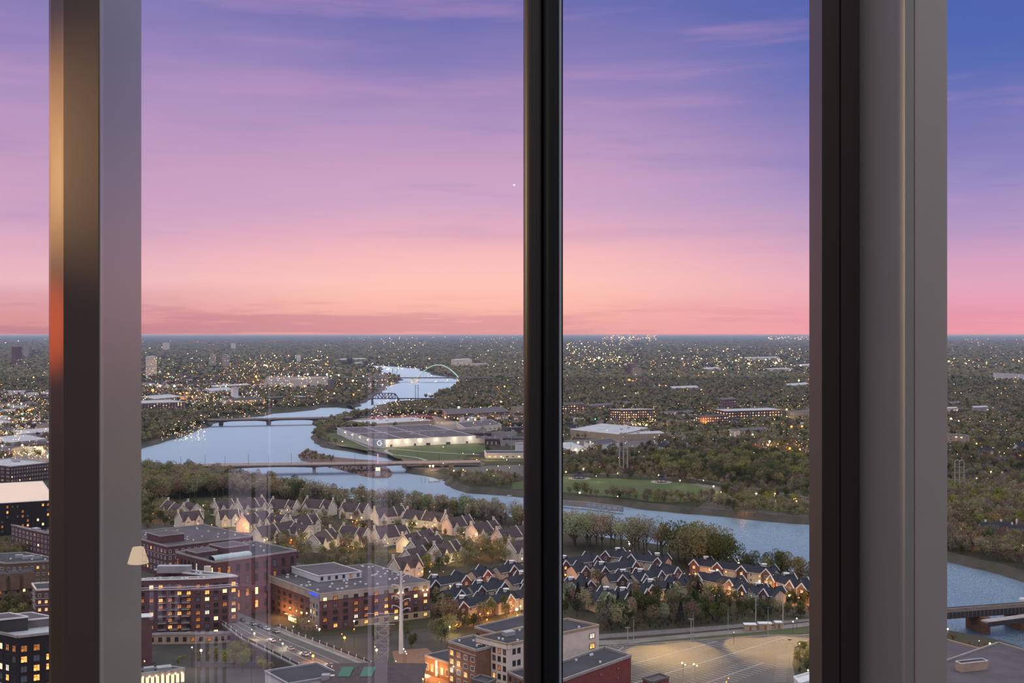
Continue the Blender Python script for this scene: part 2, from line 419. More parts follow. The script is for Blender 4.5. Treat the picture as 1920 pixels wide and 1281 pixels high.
def water_material():
    m = bpy.data.materials.new('river_water'); m.use_nodes = True; t = NT(m.node_tree)
    g = t.add('ShaderNodeNewGeometry')
    mp = t.add('ShaderNodeMapping', i_Vector=g.outputs['Position'], i_Scale=(0.028, 0.085, 1.0), i_Rotation=(0, 0, 0.25))
    n1 = t.add('ShaderNodeTexNoise', i_Vector=mp.outputs[0], i_Scale=1.0, i_Detail=6.0, i_Roughness=0.62, i_Distortion=0.8)
    n2 = t.add('ShaderNodeTexNoise', i_Vector=g.outputs['Position'], i_Scale=1.6, i_Detail=2.0)
    sl = t.add('ShaderNodeVectorMath', operation='MULTIPLY', i_0=t.add('ShaderNodeVectorMath', operation='SUBTRACT', i_0=n2.outputs['Color'], i_1=(.5, .5, .5)).outputs[0], i_1=(1.3, 2.2, 0))
    big = t.add('ShaderNodeVectorMath', operation='MULTIPLY', i_0=t.add('ShaderNodeVectorMath', operation='SUBTRACT', i_0=n1.outputs['Color'], i_1=(.5, .55, .5)).outputs[0], i_1=(.06, .12, 0))
    nn = t.add('ShaderNodeVectorMath', operation='NORMALIZE', i_0=t.add('ShaderNodeVectorMath', operation='ADD', i_0=t.add('ShaderNodeVectorMath', operation='ADD', i_0=sl.outputs[0], i_1=big.outputs[0]).outputs[0], i_1=(0, 0, 1)).outputs[0])
    df = t.add('ShaderNodeBsdfDiffuse', i_0=(0.05, 0.085, 0.14, 1)); gl = t.add('ShaderNodeBsdfGlossy', i_0=(.70, .85, 1.0, 1), i_Normal=nn.outputs[0]); gl.inputs['Roughness'].default_value = 0.42
    fr = t.add('ShaderNodeFresnel', i_0=1.30)
    mx = t.add('ShaderNodeMixShader', i_0=t.math('MULTIPLY', fr.outputs[0], 1.08, clamp=True), i_1=df.outputs[0], i_2=gl.outputs[0])
    t.add('ShaderNodeOutputMaterial', i_0=mx.outputs[0]); return m
wm = water_material()
vs, fs = tess(offset(river2, 3.0), [], ZW)
mb = MB(); mb.v = vs; mb.f = fs; mb.m = [0] * len(fs)
tag(mb.build('river_water', wm), 'pale blue river winding from the far arch bridge to the railway bridge', 'river', kind='structure')

isl = [PW(*p) for p in [(557, 858), (563, 848), (575, 843), (590, 846), (620, 856), (660, 862), (700, 865), (724, 868), (727, 876), (736, 885), (738, 890), (729, 897), (698, 897), (675, 893), (640, 883), (611, 876), (580, 868), (562, 864)]]
isl2 = subdiv([(p.x, p.y) for p in isl], 2)
mb = MB(); inner = offset(isl2, -7.0)
vs, fs = tess(inner, [], ZW + 2.2); mb.v = vs; mb.f = fs; mb.m = [0] * len(fs); n = len(isl2)
for i in range(n):
    j = (i + 1) % n
    mb.poly([(isl2[i][0], isl2[i][1], ZW - 0.5), (isl2[j][0], isl2[j][1], ZW - 0.5), (inner[j][0], inner[j][1], ZW + 2.2), (inner[i][0], inner[i][1], ZW + 2.2)], 0)
tag(mb.build('river_island', [M['pink'], bankm]), 'low brown wooded island under the middle of the near road bridge', 'island', kind='structure')
ISLAND = isl2

def slab(name, pts, m, z=0.25, label=None, cat=None, ex=True, kind='structure', pad=0.0):
    """a level patch of ground traced where it lies: lawn, lot, road"""
    q = [P(*p) for p in pts]; q2 = [(p.x, p.y) for p in q]
    vs, fs = tess(q2, [], z); b = MB(); b.v = vs; b.f = fs; b.m = [0] * len(fs)
    n = len(q2)
    if area(q2) < 0: q2r = q2[::-1]
    else: q2r = q2
    for i in range(n):
        j = (i + 1) % n; b.poly([(q2r[i][0], q2r[i][1], -0.3), (q2r[j][0], q2r[j][1], -0.3), (q2r[j][0], q2r[j][1], z), (q2r[i][0], q2r[i][1], z)], 0)
    o = b.build(name, m); tag(o, label, cat, kind=kind)
    if ex: EX.append(q2)
    return o
def ribbon(name, pts, wd, m, z=0.3, label=None, cat=None, z0=None, kind='structure', ex=True, thick=0.5):
    """road or path of width wd along ground points"""
    q = [P(*p) for p in pts]; L = []; R = []
    for i, p in enumerate(q):
        d = (q[min(i + 1, len(q) - 1)] - q[max(i - 1, 0)]); d.z = 0; d.normalize(); s = Vector((d.y, -d.x, 0)) * wd / 2
        L.append(p - s); R.append(p + s)
    b = MB()
    for i in range(len(q) - 1):
        b.poly([(L[i].x, L[i].y, z), (R[i].x, R[i].y, z), (R[i + 1].x, R[i + 1].y, z), (L[i + 1].x, L[i + 1].y, z)])
        b.poly([(R[i].x, R[i].y, z - thick), (R[i + 1].x, R[i + 1].y, z - thick), (R[i + 1].x, R[i + 1].y, z), (R[i].x, R[i].y, z)])
        b.poly([(L[i].x, L[i].y, z - thick), (L[i + 1].x, L[i + 1].y, z - thick), (L[i + 1].x, L[i + 1].y, z), (L[i].x, L[i].y, z)])
    o = b.build(name, m); tag(o, label, cat, kind=kind)
    if ex: EX.append([(p.x, p.y) for p in L] + [(p.x, p.y) for p in R[::-1]])
    return o

slab('lawn_surface', [(1040, 892), (1100, 896), (1230, 901), (1300, 908), (1350, 917), (1352, 928), (1280, 943), (1230, 942), (1170, 934), (1100, 928), (1040, 922)], M['lawn'])
slab('lawn_surface', [(700, 846), (714, 841), (895, 832), (925, 846), (878, 852), (868, 862), (800, 864), (745, 860), (722, 850)], M['lawn'])
slab('lawn_surface', [(1352, 918), (1420, 930), (1540, 942), (1560, 968), (1440, 958), (1352, 946)], M['grass'], z=0.12, ex=False)
slab('lawn_surface', [(1400, 944), (1450, 948), (1510, 953), (1510, 963), (1440, 957), (1400, 951)], M['lawn'])
slab('lawn_surface', [(925, 856), (985, 858), (985, 866), (880, 866)], M['grass'])
slab('lawn_surface', [(960, 905), (985, 902), (985, 918), (960, 918)], M['lawn'])
slab('lawn_surface', [(620, 812), (634, 812), (690, 838), (690, 846), (640, 836), (600, 820)], M['grass'])
slab('field_surface', [(604, 828), (650, 833), (700, 841), (735, 849), (752, 858), (740, 855), (690, 843.5), (640, 837)], M['pink'], z=0.2)
slab('field_surface', [(748, 858), (868, 860), (868, 868), (815, 884), (778, 879), (762, 874), (756, 864)], M['pink'], z=0.2)
slab('field_surface', [(500, 706), (618, 706), (618, 724), (560, 730), (490, 726)], M['gravel'], z=0.2)
EX.append([(P(*p_).x, P(*p_).y) for p_ in ((690, 748.5), (816, 748.5), (816, 757), (735, 765), (694, 776))])
slab('yard_surface', [(430, 1120), (500, 1112), (560, 1150), (585, 1196), (700, 1188), (820, 1178), (840, 1200), (830, 1230), (900, 1262), (900, 1310), (700, 1310), (500, 1215), (430, 1160)], M['yard'], z=0.12, ex=False)
slab('yard_surface', [(200, 1205), (430, 1200), (600, 1290), (600, 1330), (150, 1330)], M['yard'], z=0.12, ex=False)
slab('yard_surface', [(735, 1222), (800, 1216), (842, 1250), (880, 1290), (800, 1310), (745, 1262)], M['brickbrown'], z=0.2, ex=False)
ribbon('footpath_surface', [(900, 853), (870, 852), (830, 850), (780, 846), (730, 842), (722, 846), (735, 853), (780, 858), (798, 863), (792, 866)], 4.5, M['concrete'])
ribbon('footpath_surface', [(635, 812), (650, 822), (690, 839), (720, 840)], 3.5, M['concrete'])
ribbon('footpath_surface', [(1058, 891), (1120, 889), (1180, 891), (1240, 896), (1290, 896), (1330, 903), (1400, 915), (1480, 928), (1537, 938)], 7, M['asphalt'], z=0.32)
ribbon('footpath_surface', [(1300, 908), (1330, 913), (1370, 923), (1425, 930)], 14, M['asphalt'], z=0.36)
ribbon('footpath_surface', [(1430, 947), (1470, 945), (1520, 950), (1537, 951)], 3, M['concrete'])
slab('field_surface', [(835, 876), (985, 872), (985, 893), (905, 897), (850, 892)], M['asphalt'], z=0.22)
slab('field_surface', [(700, 780), (815, 780), (870, 795), (900, 800), (880, 812), (640, 800), (640, 792)], M['gravel'], z=0.15)
slab('field_surface', [(1056, 826), (1150, 822), (1240, 826), (1230, 836), (1160, 842), (1056, 850)], M['asphalt'], z=0.2)
slab('field_surface', [(-60, 735), (100, 730), (100, 865), (-60, 870)], M['gravel'], z=0.15, ex=False)
slab('field_surface', [(268, 717), (330, 716), (480, 720), (560, 722), (560, 735), (380, 748), (268, 745)], M['gravel'], z=0.15, ex=False)
slab('field_surface', [(1450, 800), (1537, 800), (1537, 830), (1420, 835)], M['concdark'], z=0.15, ex=False)

# the strip of road and railway behind the car park, and the car park itself
slab('road_surface', [(1120, 1202), (1180, 1200), (1300, 1189), (1420, 1178), (1560, 1163), (1560, 1170), (1420, 1186), (1300, 1196), (1180, 1208), (1120, 1211)], M['gravel'], z=0.2)
slab('road_surface', [(1110, 1192), (1300, 1178), (1560, 1158), (1560, 1162), (1300, 1186), (1110, 1200)], M['concdark'], z=0.3)
slab('lawn_surface', [(1100, 1211), (1180, 1209), (1300, 1197), (1420, 1187), (1560, 1172), (1560, 1186), (1440, 1192), (1290, 1203), (1140, 1213), (1100, 1218)], M['grass'], z=0.2)
lot = slab('car_park_surface', [(1100, 1219), (1140, 1214), (1290, 1204), (1440, 1193), (1500, 1193), (1560, 1187), (1530, 1196), (1490, 1215), (1486, 1250), (1500, 1300), (1100, 1330)], M['asphalt'], z=0.3)
def carpark_lines():
    b = MB()
    def line(p0, p1, wd=0.22):
        a, c = P(*p0), P(*p1); a.z = c.z = 0.36
        b.bar(a, c, wd, 0.02)
    rows = [((1185, 1247), (1345, 1204)), ((1165, 1290), (1475, 1196)), ((1275, 1300), (1432, 1244)), ((1140, 1236), (1170, 1214))]
    for (a, c), side in zip(rows, (9, 9, 9, 6)):
        A, C_ = P(*a), P(*c); line(a, c, 0.4); L = (C_ - A).length; d = (C_ - A).normalized()
        st = Vector((0.93, -0.37, 0)).normalized()
        # stall lines lean across the spine
        sdir = (P(1345, 1232) - P(1300, 1222)).normalized()
        k = 0.0
        while k < L:
            m_ = A + d * k
            p0 = m_ - sdir * 7.5; p1 = m_ + sdir * 7.5
            p0.z = p1.z = 0.36; b.bar(p0, p1, 0.26, 0.02); k += 3.0
    # stalls along the right edge
    A, C_ = P(1462, 1212), P(1450, 1281); d = (C_ - A).normalized(); L = (C_ - A).length; k = 0
    while k < L:
        m_ = A + d * k; e = m_ + Vector((5.5, 0.6, 0)); m_ = m_.copy(); m_.z = e.z = 0.36; b.bar(m_, e, 0.26, 0.02); k += 3.0
    o = b.build('stall_markings', M['paveline'], lot); return o
carpark_lines()
# kerb round the car park
b = MB()
for a, c in zip([(1100, 1219), (1140, 1214), (1290, 1204), (1440, 1193), (1500, 1193)], [(1140, 1214), (1290, 1204), (1440, 1193), (1500, 1193), (1560, 1187)]):
    A, C_ = P(*a), P(*c); A.z = C_.z = 0.45; b.bar(A, C_, 0.5, 0.4)
b.build('kerb', M['concrete'], lot)

# ---------------------------------------------------------------- windows and block buildings
WIN = {}
def window_mesh(kind, frame='white', panes=2):
    key = (kind, frame, panes)
    if key in WIN: return WIN[key]
    b = MB(); t = 0.09
    for x0, x1, z0, z1 in ((-.5, .5, .5 - t, .5), (-.5, .5, -.5, -.5 + t), (-.5, -.5 + t, -.5, .5), (.5 - t, .5, -.5, .5)):
        b.box((x0 + x1) / 2, -0.05, z0, x1 - x0, 0.12, z1 - z0, 0)
    for k in range(1, panes):
        b.box(-.5 + k / panes, -0.04, -.5, 0.05, 0.1, 1.0, 0)
    b.poly([(-.5 + t, -0.03, -.5 + t), (.5 - t, -0.03, -.5 + t), (.5 - t, -0.03, .5 - t), (-.5 + t, -0.03, .5 - t)], 1)
    pane = {'d': M['glassdark'], 'p': M['glasspale'], 'l': M['lit'], 'm': M['litdim'], 'b': M['litbright'], 'w': M['litwhite']}[kind]
    fm = {'white': M['whitetrim'], 'dark': M['steeldark'], 'grey': M['concrete']}[frame]
    WIN[key] = b.mesh('window', [fm, pane]); return WIN[key]
NWIN = [0]
def window(parent, p, ang, wd, ht, kind='d', frame='white', panes=2, name='window'):
    o = bpy.data.objects.new(name, window_mesh(kind, frame, panes)); COL.objects.link(o)
    o.location = p; o.rotation_euler = (0, 0, ang); o.scale = (wd, 1, ht); setpar(o, parent); NWIN[0] += 1
    return o
def pickwin(lit, bright=0.3):
    r = random.random()
    if r < lit:
        q = random.random()
        return 'b' if q < bright * 0.6 else ('l' if q < 0.6 else ('w' if q > 0.95 else 'm'))
    return 'd' if random.random() < 0.75 else 'p'
def facade(root, a, b_, zs, nb, lit, frame='white', ww=0.45, hh=1.7, panes=2, skip=0.0, bright=0.3, name='window', cent=None, cx=None):
    """windows on the wall from a to b (local XY, outside on the right hand of a->b ... camera side)"""
    d = Vector((b_[0] - a[0], b_[1] - a[1], 0)); L = d.length; d.normalize(); ang = math.atan2(d.y, d.x); nrm = Vector((d.y, -d.x, 0))
    for z in zs:
        for k in range(nb):
            if random.random() < skip: continue
            t = (k + 0.5) / nb * L
            p = Vector((a[0], a[1], 0)) + d * t + nrm * 0.04; p.z = z
            window(root, p, ang, L / nb * ww, hh, pickwin(lit, bright), frame, panes, name)
def block(name, label, cat, A, B, C_, h, wall='brick', roof='roofgrey', z0=0.0, zs=None, na=0, nc=0, lit=0.2, frame='white', ww=0.45, hh=1.7,
          parapet='concrete', ph=0.9, group=None, vents=0, panes=2, square=True, ex=True, bright=0.3, skip=0.0, units=0, bands=None, gl=1.0, cornice=None):
    """flat-roofed building from three roof corners as seen: A left, B the near corner, C right; roof at z0+h"""
    zr = z0 + h
    a, c = P(A[0], A[1], zr), P(C_[0], C_[1], zr)
    b_ = P(B[0], B[1], zr) if len(B) == 2 else a + c - P(B[0], B[1], zr)      # a third number: B is the far corner instead
    if square == 'L' : # keep BA, make BC perpendicular
        u = (a - b_).normalized(); v = (c - b_); v = v - u * v.dot(u); c = b_ + v
    elif square:
        u = (c - b_).normalized(); v = (a - b_); v = v - u * v.dot(u); a = b_ + v
    d = a + c - b_
    root = thing(name, label, cat, (b_.x, b_.y, z0), 0, group)
    loc = lambda p: (p.x - b_.x, p.y - b_.y)
    q = [loc(b_), loc(c), loc(d), loc(a)]
    mb = MB().prism(q, 0, h, 0); mb.build('wall', M[wall], root)
    cq = Vector((sum(p[0] for p in q) / 4, sum(p[1] for p in q) / 4))
    ins = [(cq.x + (p[0] - cq.x) * (1 - 0.7 / max(1, math.hypot(p[0] - cq.x, p[1] - cq.y))), cq.y + (p[1] - cq.y) * (1 - 0.7 / max(1, math.hypot(p[0] - cq.x, p[1] - cq.y)))) for p in q]
    MB().prism(ins, h + 0.02, h + 0.12, 0).build('roof', M[roof], root)
    if parapet:
        pm = MB()
        for i in range(4):
            p0, p1 = q[i], q[(i + 1) % 4]
            pm.bar((p0[0], p0[1], h + ph / 2 - 0.1), (p1[0], p1[1], h + ph / 2 - 0.1), 0.7, ph)
        pm.build('parapet', M[parapet], root)
    if zs is None:
        nf = max(1, int(h / 3.4)); zs = [1.9 + k * (h - 0.6) / nf for k in range(nf)]
    if na: facade(root, q[3], q[0], zs, na, lit, frame, ww, hh, panes, skip, bright)
    if nc: facade(root, q[0], q[1], zs, nc, lit, frame, ww, hh, panes, skip, bright)
    for k in (bands or []):
        bm_ = MB()
        for p0, p1 in ((q[3], q[0]), (q[0], q[1])):
            bm_.bar((p0[0], p0[1], k), (p1[0], p1[1], k), 0.5, 0.35)
        bm_.build('stone_band', M['concrete'], root)
    U = Vector((q[1][0] - q[0][0], q[1][1] - q[0][1], 0)); V = Vector((q[3][0] - q[0][0], q[3][1] - q[0][1], 0)); O = Vector((q[0][0], q[0][1], 0))
    for k in range(vents):
        p = O + U * random.uniform(.08, .92) + V * random.uniform(.08, .92)
        MB().box(p.x, p.y, h + 0.1, 0.9, 0.9, 0.7, 0).build('roof_vent', M['whitetrim'], root)
    for k in range(units):
        p = O + U * random.uniform(.15, .85) + V * random.uniform(.2, .8); s_ = random.uniform(2.0, 4.0)
        MB().box(p.x, p.y, h + 0.1, s_ * 1.5, s_, 1.8, 0, rot=math.atan2(U.y, U.x)).build('rooftop_unit', M['steel'], root)
    if ex: footprint([(p.x, p.y) for p in (b_, c, d, a)])
    return root, q, h

# ---------------------------------------------------------------- the window the view is seen through
def wx(px, y): return (px - 960.0) / F * y
Z0, Z1 = H - 1.9, H + 1.9
bronze = mat('mullion_dark_bronze', (0.085, 0.058, 0.052, 1), rough=0.45, var=0.06, scale=1.5, spec=0.4)
greyal = mat('mullion_grey_aluminium', (0.27, 0.262, 0.235, 1), rough=0.5, metal=0.0, var=0.05, scale=2.0, spec=0.5)
greyl = mat('mullion_satin_aluminium', (0.52, 0.48, 0.43, 1), rough=0.33, metal=0.4, var=0.04, scale=2.0, spec=0.5)
greyfr = mat('mullion_grey_front', (0.40, 0.355, 0.335, 1), rough=0.45, metal=0.1, var=0.05, scale=2.0, spec=0.5)
gasket = mat('rubber_gasket', (0.006, 0.006, 0.007, 1), rough=0.6, var=0.1)
goldm = mat('brass_anodised_frame', (0.10, 0.06, 0.028, 1), rough=0.4, metal=0.1, var=0.05, spec=0.5)
bead = mat('steel_glazing_bead', (0.40, 0.44, 0.45, 1), rough=0.35, metal=0.0, var=0.04)
def strip(name, x0, x1, y0, y1, m, root, bev=0.0):
    b = MB()
    if bev:
        pts = [(x0 + bev, y0), (x1 - bev, y0), (x1, y0 + bev), (x1, y1), (x0, y1), (x0, y0 + bev)]
    else: pts = [(x0, y0), (x1, y0), (x1, y1), (x0, y1)]
    b.prism(pts, Z0, Z1, 0); return b.build(name, m, root)
YF = 2.50
r1 = tag(empty('trim_1'), 'dark bronze and grey metal window mullion at the left with a brass edge', kind='structure')
x_l, x_r = wx(119, YF), wx(187, YF); yb = abs(x_r) * F / (960 - 265)
strip('front_face', x_l, x_r - 0.003, YF, YF + 0.012, bronze, r1)
strip('side_face', x_l + 0.01, x_r, YF + 0.004, yb, greyl, r1)
strip('gasket', x_l - 0.006, x_l + 0.012, YF + 0.02, yb, gasket, r1)
# hollow quarter-round frame edge that leans into the room light
bq = MB(); pts = []
for k in range(7):
    a = math.pi / 2 * k / 6
    pts.append((x_l - 0.004 - 0.055 * math.sin(a), 2.56 + 0.10 * (1 - math.cos(a))))
xg = wx(92, 2.70)
pts = [(x_l - 0.004, 2.56), (x_l - 0.022, 2.575), (x_l - 0.045, 2.60), (xg + 0.03, 2.64), (xg + 0.012, 2.67), (xg, 2.71), (xg, 2.78), (x_l, 2.78)]
bq.prism(pts, Z0, Z1, 0); bq.build('brass_edge', goldm, r1)

r2 = tag(empty('trim_2'), 'slim dark bronze window mullion in the middle with a pale glazing bead', kind='structure')
def rounded(name, p0, p1, m, root, y=YF, dep=0.2, rr=0.014):
    x0, x1 = wx(p0, y), wx(p1, y); pts = []
    for k in range(6):
        a = math.pi / 2 * k / 5; pts.append((x0 + rr - rr * math.cos(a), y + rr - rr * math.sin(a)))
    for k in range(6):
        a = math.pi / 2 * k / 5; pts.append((x1 - rr + rr * math.sin(a), y + rr - rr * math.cos(a)))
    pts += [(x1, y + dep), (x0, y + dep)]
    MB().prism(pts, Z0, Z1, 0).build(name, m, root)
darkb = mat('mullion_near_black', (0.034, 0.026, 0.024, 1), rough=0.5, var=0.05, spec=0.35)
rounded('frame_half', 983, 1016, darkb, r2); 
strip('gasket', wx(1014, YF), wx(1020, YF), YF + 0.03, YF + 0.2, gasket, r2)
rounded('frame_half', 1018, 1048, gasket, r2)
rounded('glazing_bead', 1047.5, 1053, bead, r2, y=YF + 0.01, dep=0.15, rr=0.003)
rounded('gasket', 1053, 1055.5, gasket, r2, y=YF + 0.02, dep=0.14, rr=0.001)

r3 = tag(empty('trim_3'), 'broad grey window post at the right with dark bronze frame and two black gaps', kind='structure')
yb3 = (wx(1697, YF)) * F / (1607 - 960)
strip('frame_half', wx(1537, yb3), wx(1569.5, yb3), yb3 - 0.02, yb3 + 0.1, bronze, r3)
strip('gasket', wx(1569, yb3), wx(1574, yb3), yb3 + 0.02, yb3 + 0.1, gasket, r3)
strip('frame_half', wx(1573, yb3), wx(1610, yb3), yb3 - 0.02, yb3 + 0.1, bronze, r3)
xa = wx(1697, YF)
strip('side_face', xa, xa + 0.02, YF, yb3 + 0.05, greyal, r3)
strip('gasket', xa + 0.002, wx(1716, YF), YF + 0.03, yb3, gasket, r3)
strip('front_face', wx(1715.5, YF), wx(1777, YF), YF + 0.002, YF + 0.26, greyfr, r3, bev=0.001)

def pane_material():
    m = bpy.data.materials.new('window_pane_glass'); m.use_nodes = True; t = NT(m.node_tree)
    tr = t.add('ShaderNodeBsdfTransparent', i_0=(0.985, 0.99, 0.985, 1)); gl = t.add('ShaderNodeBsdfGlossy', i_0=(1, 1, 1, 1)); gl.inputs['Roughness'].default_value = 0.0
    fr = t.add('ShaderNodeFresnel', i_0=1.30)
    mx = t.add('ShaderNodeMixShader', i_0=t.math('ADD', t.math('MULTIPLY', fr.outputs[0], 0.5), 0.115), i_1=tr.outputs[0], i_2=gl.outputs[0])
    t.add('ShaderNodeOutputMaterial', i_0=mx.outputs[0]); return m
pm_ = pane_material(); YG = 2.515
for k, (x0, x1, nm) in enumerate(((-2.8, x_l, 'clear pane at the far left looking over the dark apartment blocks'), (x_r, wx(984, YG), 'wide clear pane over the river, bridges and cream townhouses'),
                                  (wx(1054, YG), xa, 'clear pane over the park, the slate-roofed rows and the car park'), (wx(1776, YG), 2.8, 'clear pane at the far right looking over the wooded bank and railway bridge'))):
    b = MB(); b.poly([(x0, YG, Z0), (x1, YG, Z0), (x1, YG, Z1), (x0, YG, Z1)])
    tag(b.build('window_%d' % (k + 1), pm_), nm, kind='structure')

# the dark room behind: its back wall has one tall opening, and the tower across the street shows through it in the panes
def mirror(px, py, dist):
    '''where a thing stands whose mirror image in the panes appears at (px, py), dist metres away'''
    return Vector(((px - 960) / F * dist, 2 * YG - dist, H - (py - CY) / F * dist))
wallm = mat('room_wall_dark', (0.03, 0.028, 0.028, 1), var=0.05, scale=1)
yb_ = -3.0; dd = 2 * YG - yb_; xo0, xo1 = wx(262, dd), wx(745, dd); zt_ = H - (700 - CY) / F * dd
MB().box((-7 + xo0) / 2, yb_ - .1, H - 3.2, xo0 + 7, .2, 6.4).box((7 + xo1) / 2, yb_ - .1, H - 3.2, 7 - xo1, .2, 6.4).box((xo0 + xo1) / 2, yb_ - .1, zt_, xo1 - xo0, .2, H + 3.2 - zt_).build('wall_back', wallm)
tag(bpy.data.objects['wall_back'], kind='structure')
DT = 250.0; a0 = mirror(262, 626, DT); a1 = mirror(760, 626, DT); zt2 = H - 20
root = thing('stone_tower', 'pale stone office tower across the street, seen only as a purple reflection in the panes', 'building', (a0.x, a0.y, 0))
stone = mat('tower_stone', (0.70, 0.52, 0.70, 1), var=.12, scale=.1); stonel = mat('tower_stone_pale', (0.95, 0.76, 0.94, 1), var=.12, scale=.1); tg = mat('tower_dark_glass', (0.05, .045, .05, 1), rough=.3, var=.3)
wdt = a1.x - a0.x; k_ = DT / F
MB().box(wdt / 2, -12, 0, wdt, 24, 175).build('wall', tg, root)
for x0, x1, ht in ((430, 472, H - 254 * k_), (480, 500, H - 254 * k_), (690, 697, 160), (703, 727, 160), (504, 508, 160)):
    MB().box(((x0 + x1) / 2 - 262) * k_, .3, 0, (x1 - x0) * k_, .8, ht).build('pale_pier', stonel, root)
for n_ in range(15):
    x = (270 + n_ * 16 - 262) * k_; MB().box(x, .35, 0, 8 * k_, .9, H - 556 * k_ if n_ > 4 else H - 470 * k_).build('pilaster', stonel, root)
for py in (1190, 1243, 1100): 
    MB().box((385 - 262) * k_, .45, H - (py + 6 - CY) * k_, 240 * k_, 1.1, 9 * k_).build('spandrel_band', stone, root)
# table lamp in the room (its shade is mirrored at the edge of the wide pane) and unseen spots added to warm the left mullion's edge
q_ = mirror(259, 1042, 6.0); t_ = thing('table_lamp', 'small cream-shaded table lamp in the room, mirrored in the wide pane by the left mullion', 'lamp', tuple(q_))
MB().lathe([(.056, -.04), (.030, .045)], 16).build('lamp_shade', mat('lamp_shade_lit', (.8, .7, .5, 1), emit=(1, .72, .42, 1), est=3.0, var=.02), t_); MB().lathe([(.05, -.4), (.02, -.36), (.012, -.3), (.03, -.2), (.012, -.04)], 12).build('base', M['steeldark'], t_)
MB().box(0, 0, -1.2, .5, .4, .8).build('stand', wallm, t_)
t_ = thing('added_edge_lamp', 'unseen two-lamp fitting added outside the frame to warm the brass window edge', 'lamp', (-1.80, 2.42, H))
MB().box(0, 0, -.1, .05, .04, .9).build('back_plate', M['whitetrim'], t_)
for zz, pw, cl in ((.42, 210.0, (1, .70, .34)), (.02, 150.0, (1, .18, .03))):
    MB().lathe([(.05, zz - .05), (.035, zz + .05)], 12, 0, 0, -.05).build('shade', M['whitetrim'], t_); point_light(t_, (.12, 0, zz), pw, cl, .03, spot=math.radians(62 if zz > .3 else 26), rot=Vector((.62, .24, 0)).to_track_quat('-Z', 'Y').to_euler(), blend=1.0)

# ---------------------------------------------------------------- bridges
def pt(px, py, z): return P(px, py, z)
# near road bridge: one long haunched girder on slim piers
root = thing('road_bridge', 'long low concrete road bridge crossing the river just beyond the near treetops', 'bridge', (0, 0, 0))
ZB = 5.0
A, C_ = pt(300, 874.5, ZB), pt(900, 865.5, ZB); d = (C_ - A).normalized(); s = Vector((d.y, -d.x, 0))
MB().bar(A - Vector((0, 0, 0.4)), C_ - Vector((0, 0, 0.4)), 17, 0.8).build('deck', M['concrete'], root)
for sg in (-1, 1):
    MB().bar(A + s * sg * 8.4 + Vector((0, 0, .45)), C_ + s * sg * 8.4 + Vector((0, 0, .45)), 0.35, 0.9).build('parapet', mat('bridge_parapet_rosy', (0.62, 0.40, 0.31, 1), var=0.1), root)
piers = [pt(437, 880, 0), pt(590, 876, 0), pt(711, 873, 0), pt(828, 872, 0)]
gm = MB()
def haunch(a, b_, off):
    n = 12; prev = None
    for k in range(n + 1):
        t = k / n; p = a + (b_ - a) * t; dep = 1.2 + 1.3 * (2 * t - 1) ** 2
        q = (p.x + s.x * off, p.y + s.y * off, dep)
        if prev:
            gm.poly([(prev[0], prev[1], ZB - .8 - prev[2]), (q[0], q[1], ZB - .8 - q[2]), (q[0], q[1], ZB - .7), (prev[0], prev[1], ZB - .7)])
        prev = q
pj = []
for p in piers:
    L = (Vector((p.x, p.y, 0)) - Vector((A.x, A.y, 0))).dot(d); q = A + d * L; pj.append(Vector((q.x, q.y, 0)))
ends = [Vector((A.x, A.y, 0))] + pj + [Vector((C_.x, C_.y, 0))]
for a, b_ in zip(ends, ends[1:]):
    for off in (-7.6, -3, 3, 7.6):
        gm = MB(); haunch(a, b_, off); gm.build('girder', M['concdark'], root)
for p in pj:
    MB().box(p.x, p.y, ZW - 1, 3.2, 12, ZB - ZW - 1.2, 0, rot=math.atan2(d.y, d.x)).build('pier', M['concrete'], root)
for k in range(1, 15):
    q = A + d * (k * (C_ - A).length / 15) + s * (8.2 if k % 2 else -8.2)
    MB().tube([(q.x, q.y, ZB), (q.x, q.y, ZB + 11)], 0.16, 6).tube([(q.x, q.y, ZB + 11), (q.x - s.x * 2 * (1 if k % 2 else -1), q.y - s.y * 2 * (1 if k % 2 else -1), ZB + 11.2)], 0.12, 6).build('lamp_post', M['steeldark'], root)
EX.append([(A.x + s.x * 12, A.y + s.y * 12), (C_.x + s.x * 12, C_.y + s.y * 12), (C_.x - s.x * 12, C_.y - s.y * 12), (A.x - s.x * 12, A.y - s.y * 12)])
# lookout tower lit on the island side of that bridge
tl = pt(711, 884, 0)
root = thing('lookout_tower', 'slim white lit lookout tower beside the near road bridge, self-glowing pink banner above', 'tower', (tl.x, tl.y - 12, 0))
MB().box(0, 0, ZW, 5, 5, 7.5).build('base', M['white'], root)
MB().box(0, 0, 2.5, 4.2, 4.2, 3.5).build('lantern', M['litbright'], root)
MB().prism([(-2.6, -2.6), (2.6, -2.6), (2.6, 2.6), (-2.6, 2.6)], 6, 6.6).lathe([(2.8, 6.6), (0.3, 9.5)], 4).build('roof', M['steeldark'], root)
MB().box(0, 0, 9.4, 1.6, 0.5, 11).build('banner', mat('banner_pink_glow', (0.75, 0.48, 0.55, 1), emit=(0.8, 0.4, 0.45, 1), est=0.35, var=0.05), root)  # banner cloth emits a little so that it looks lit

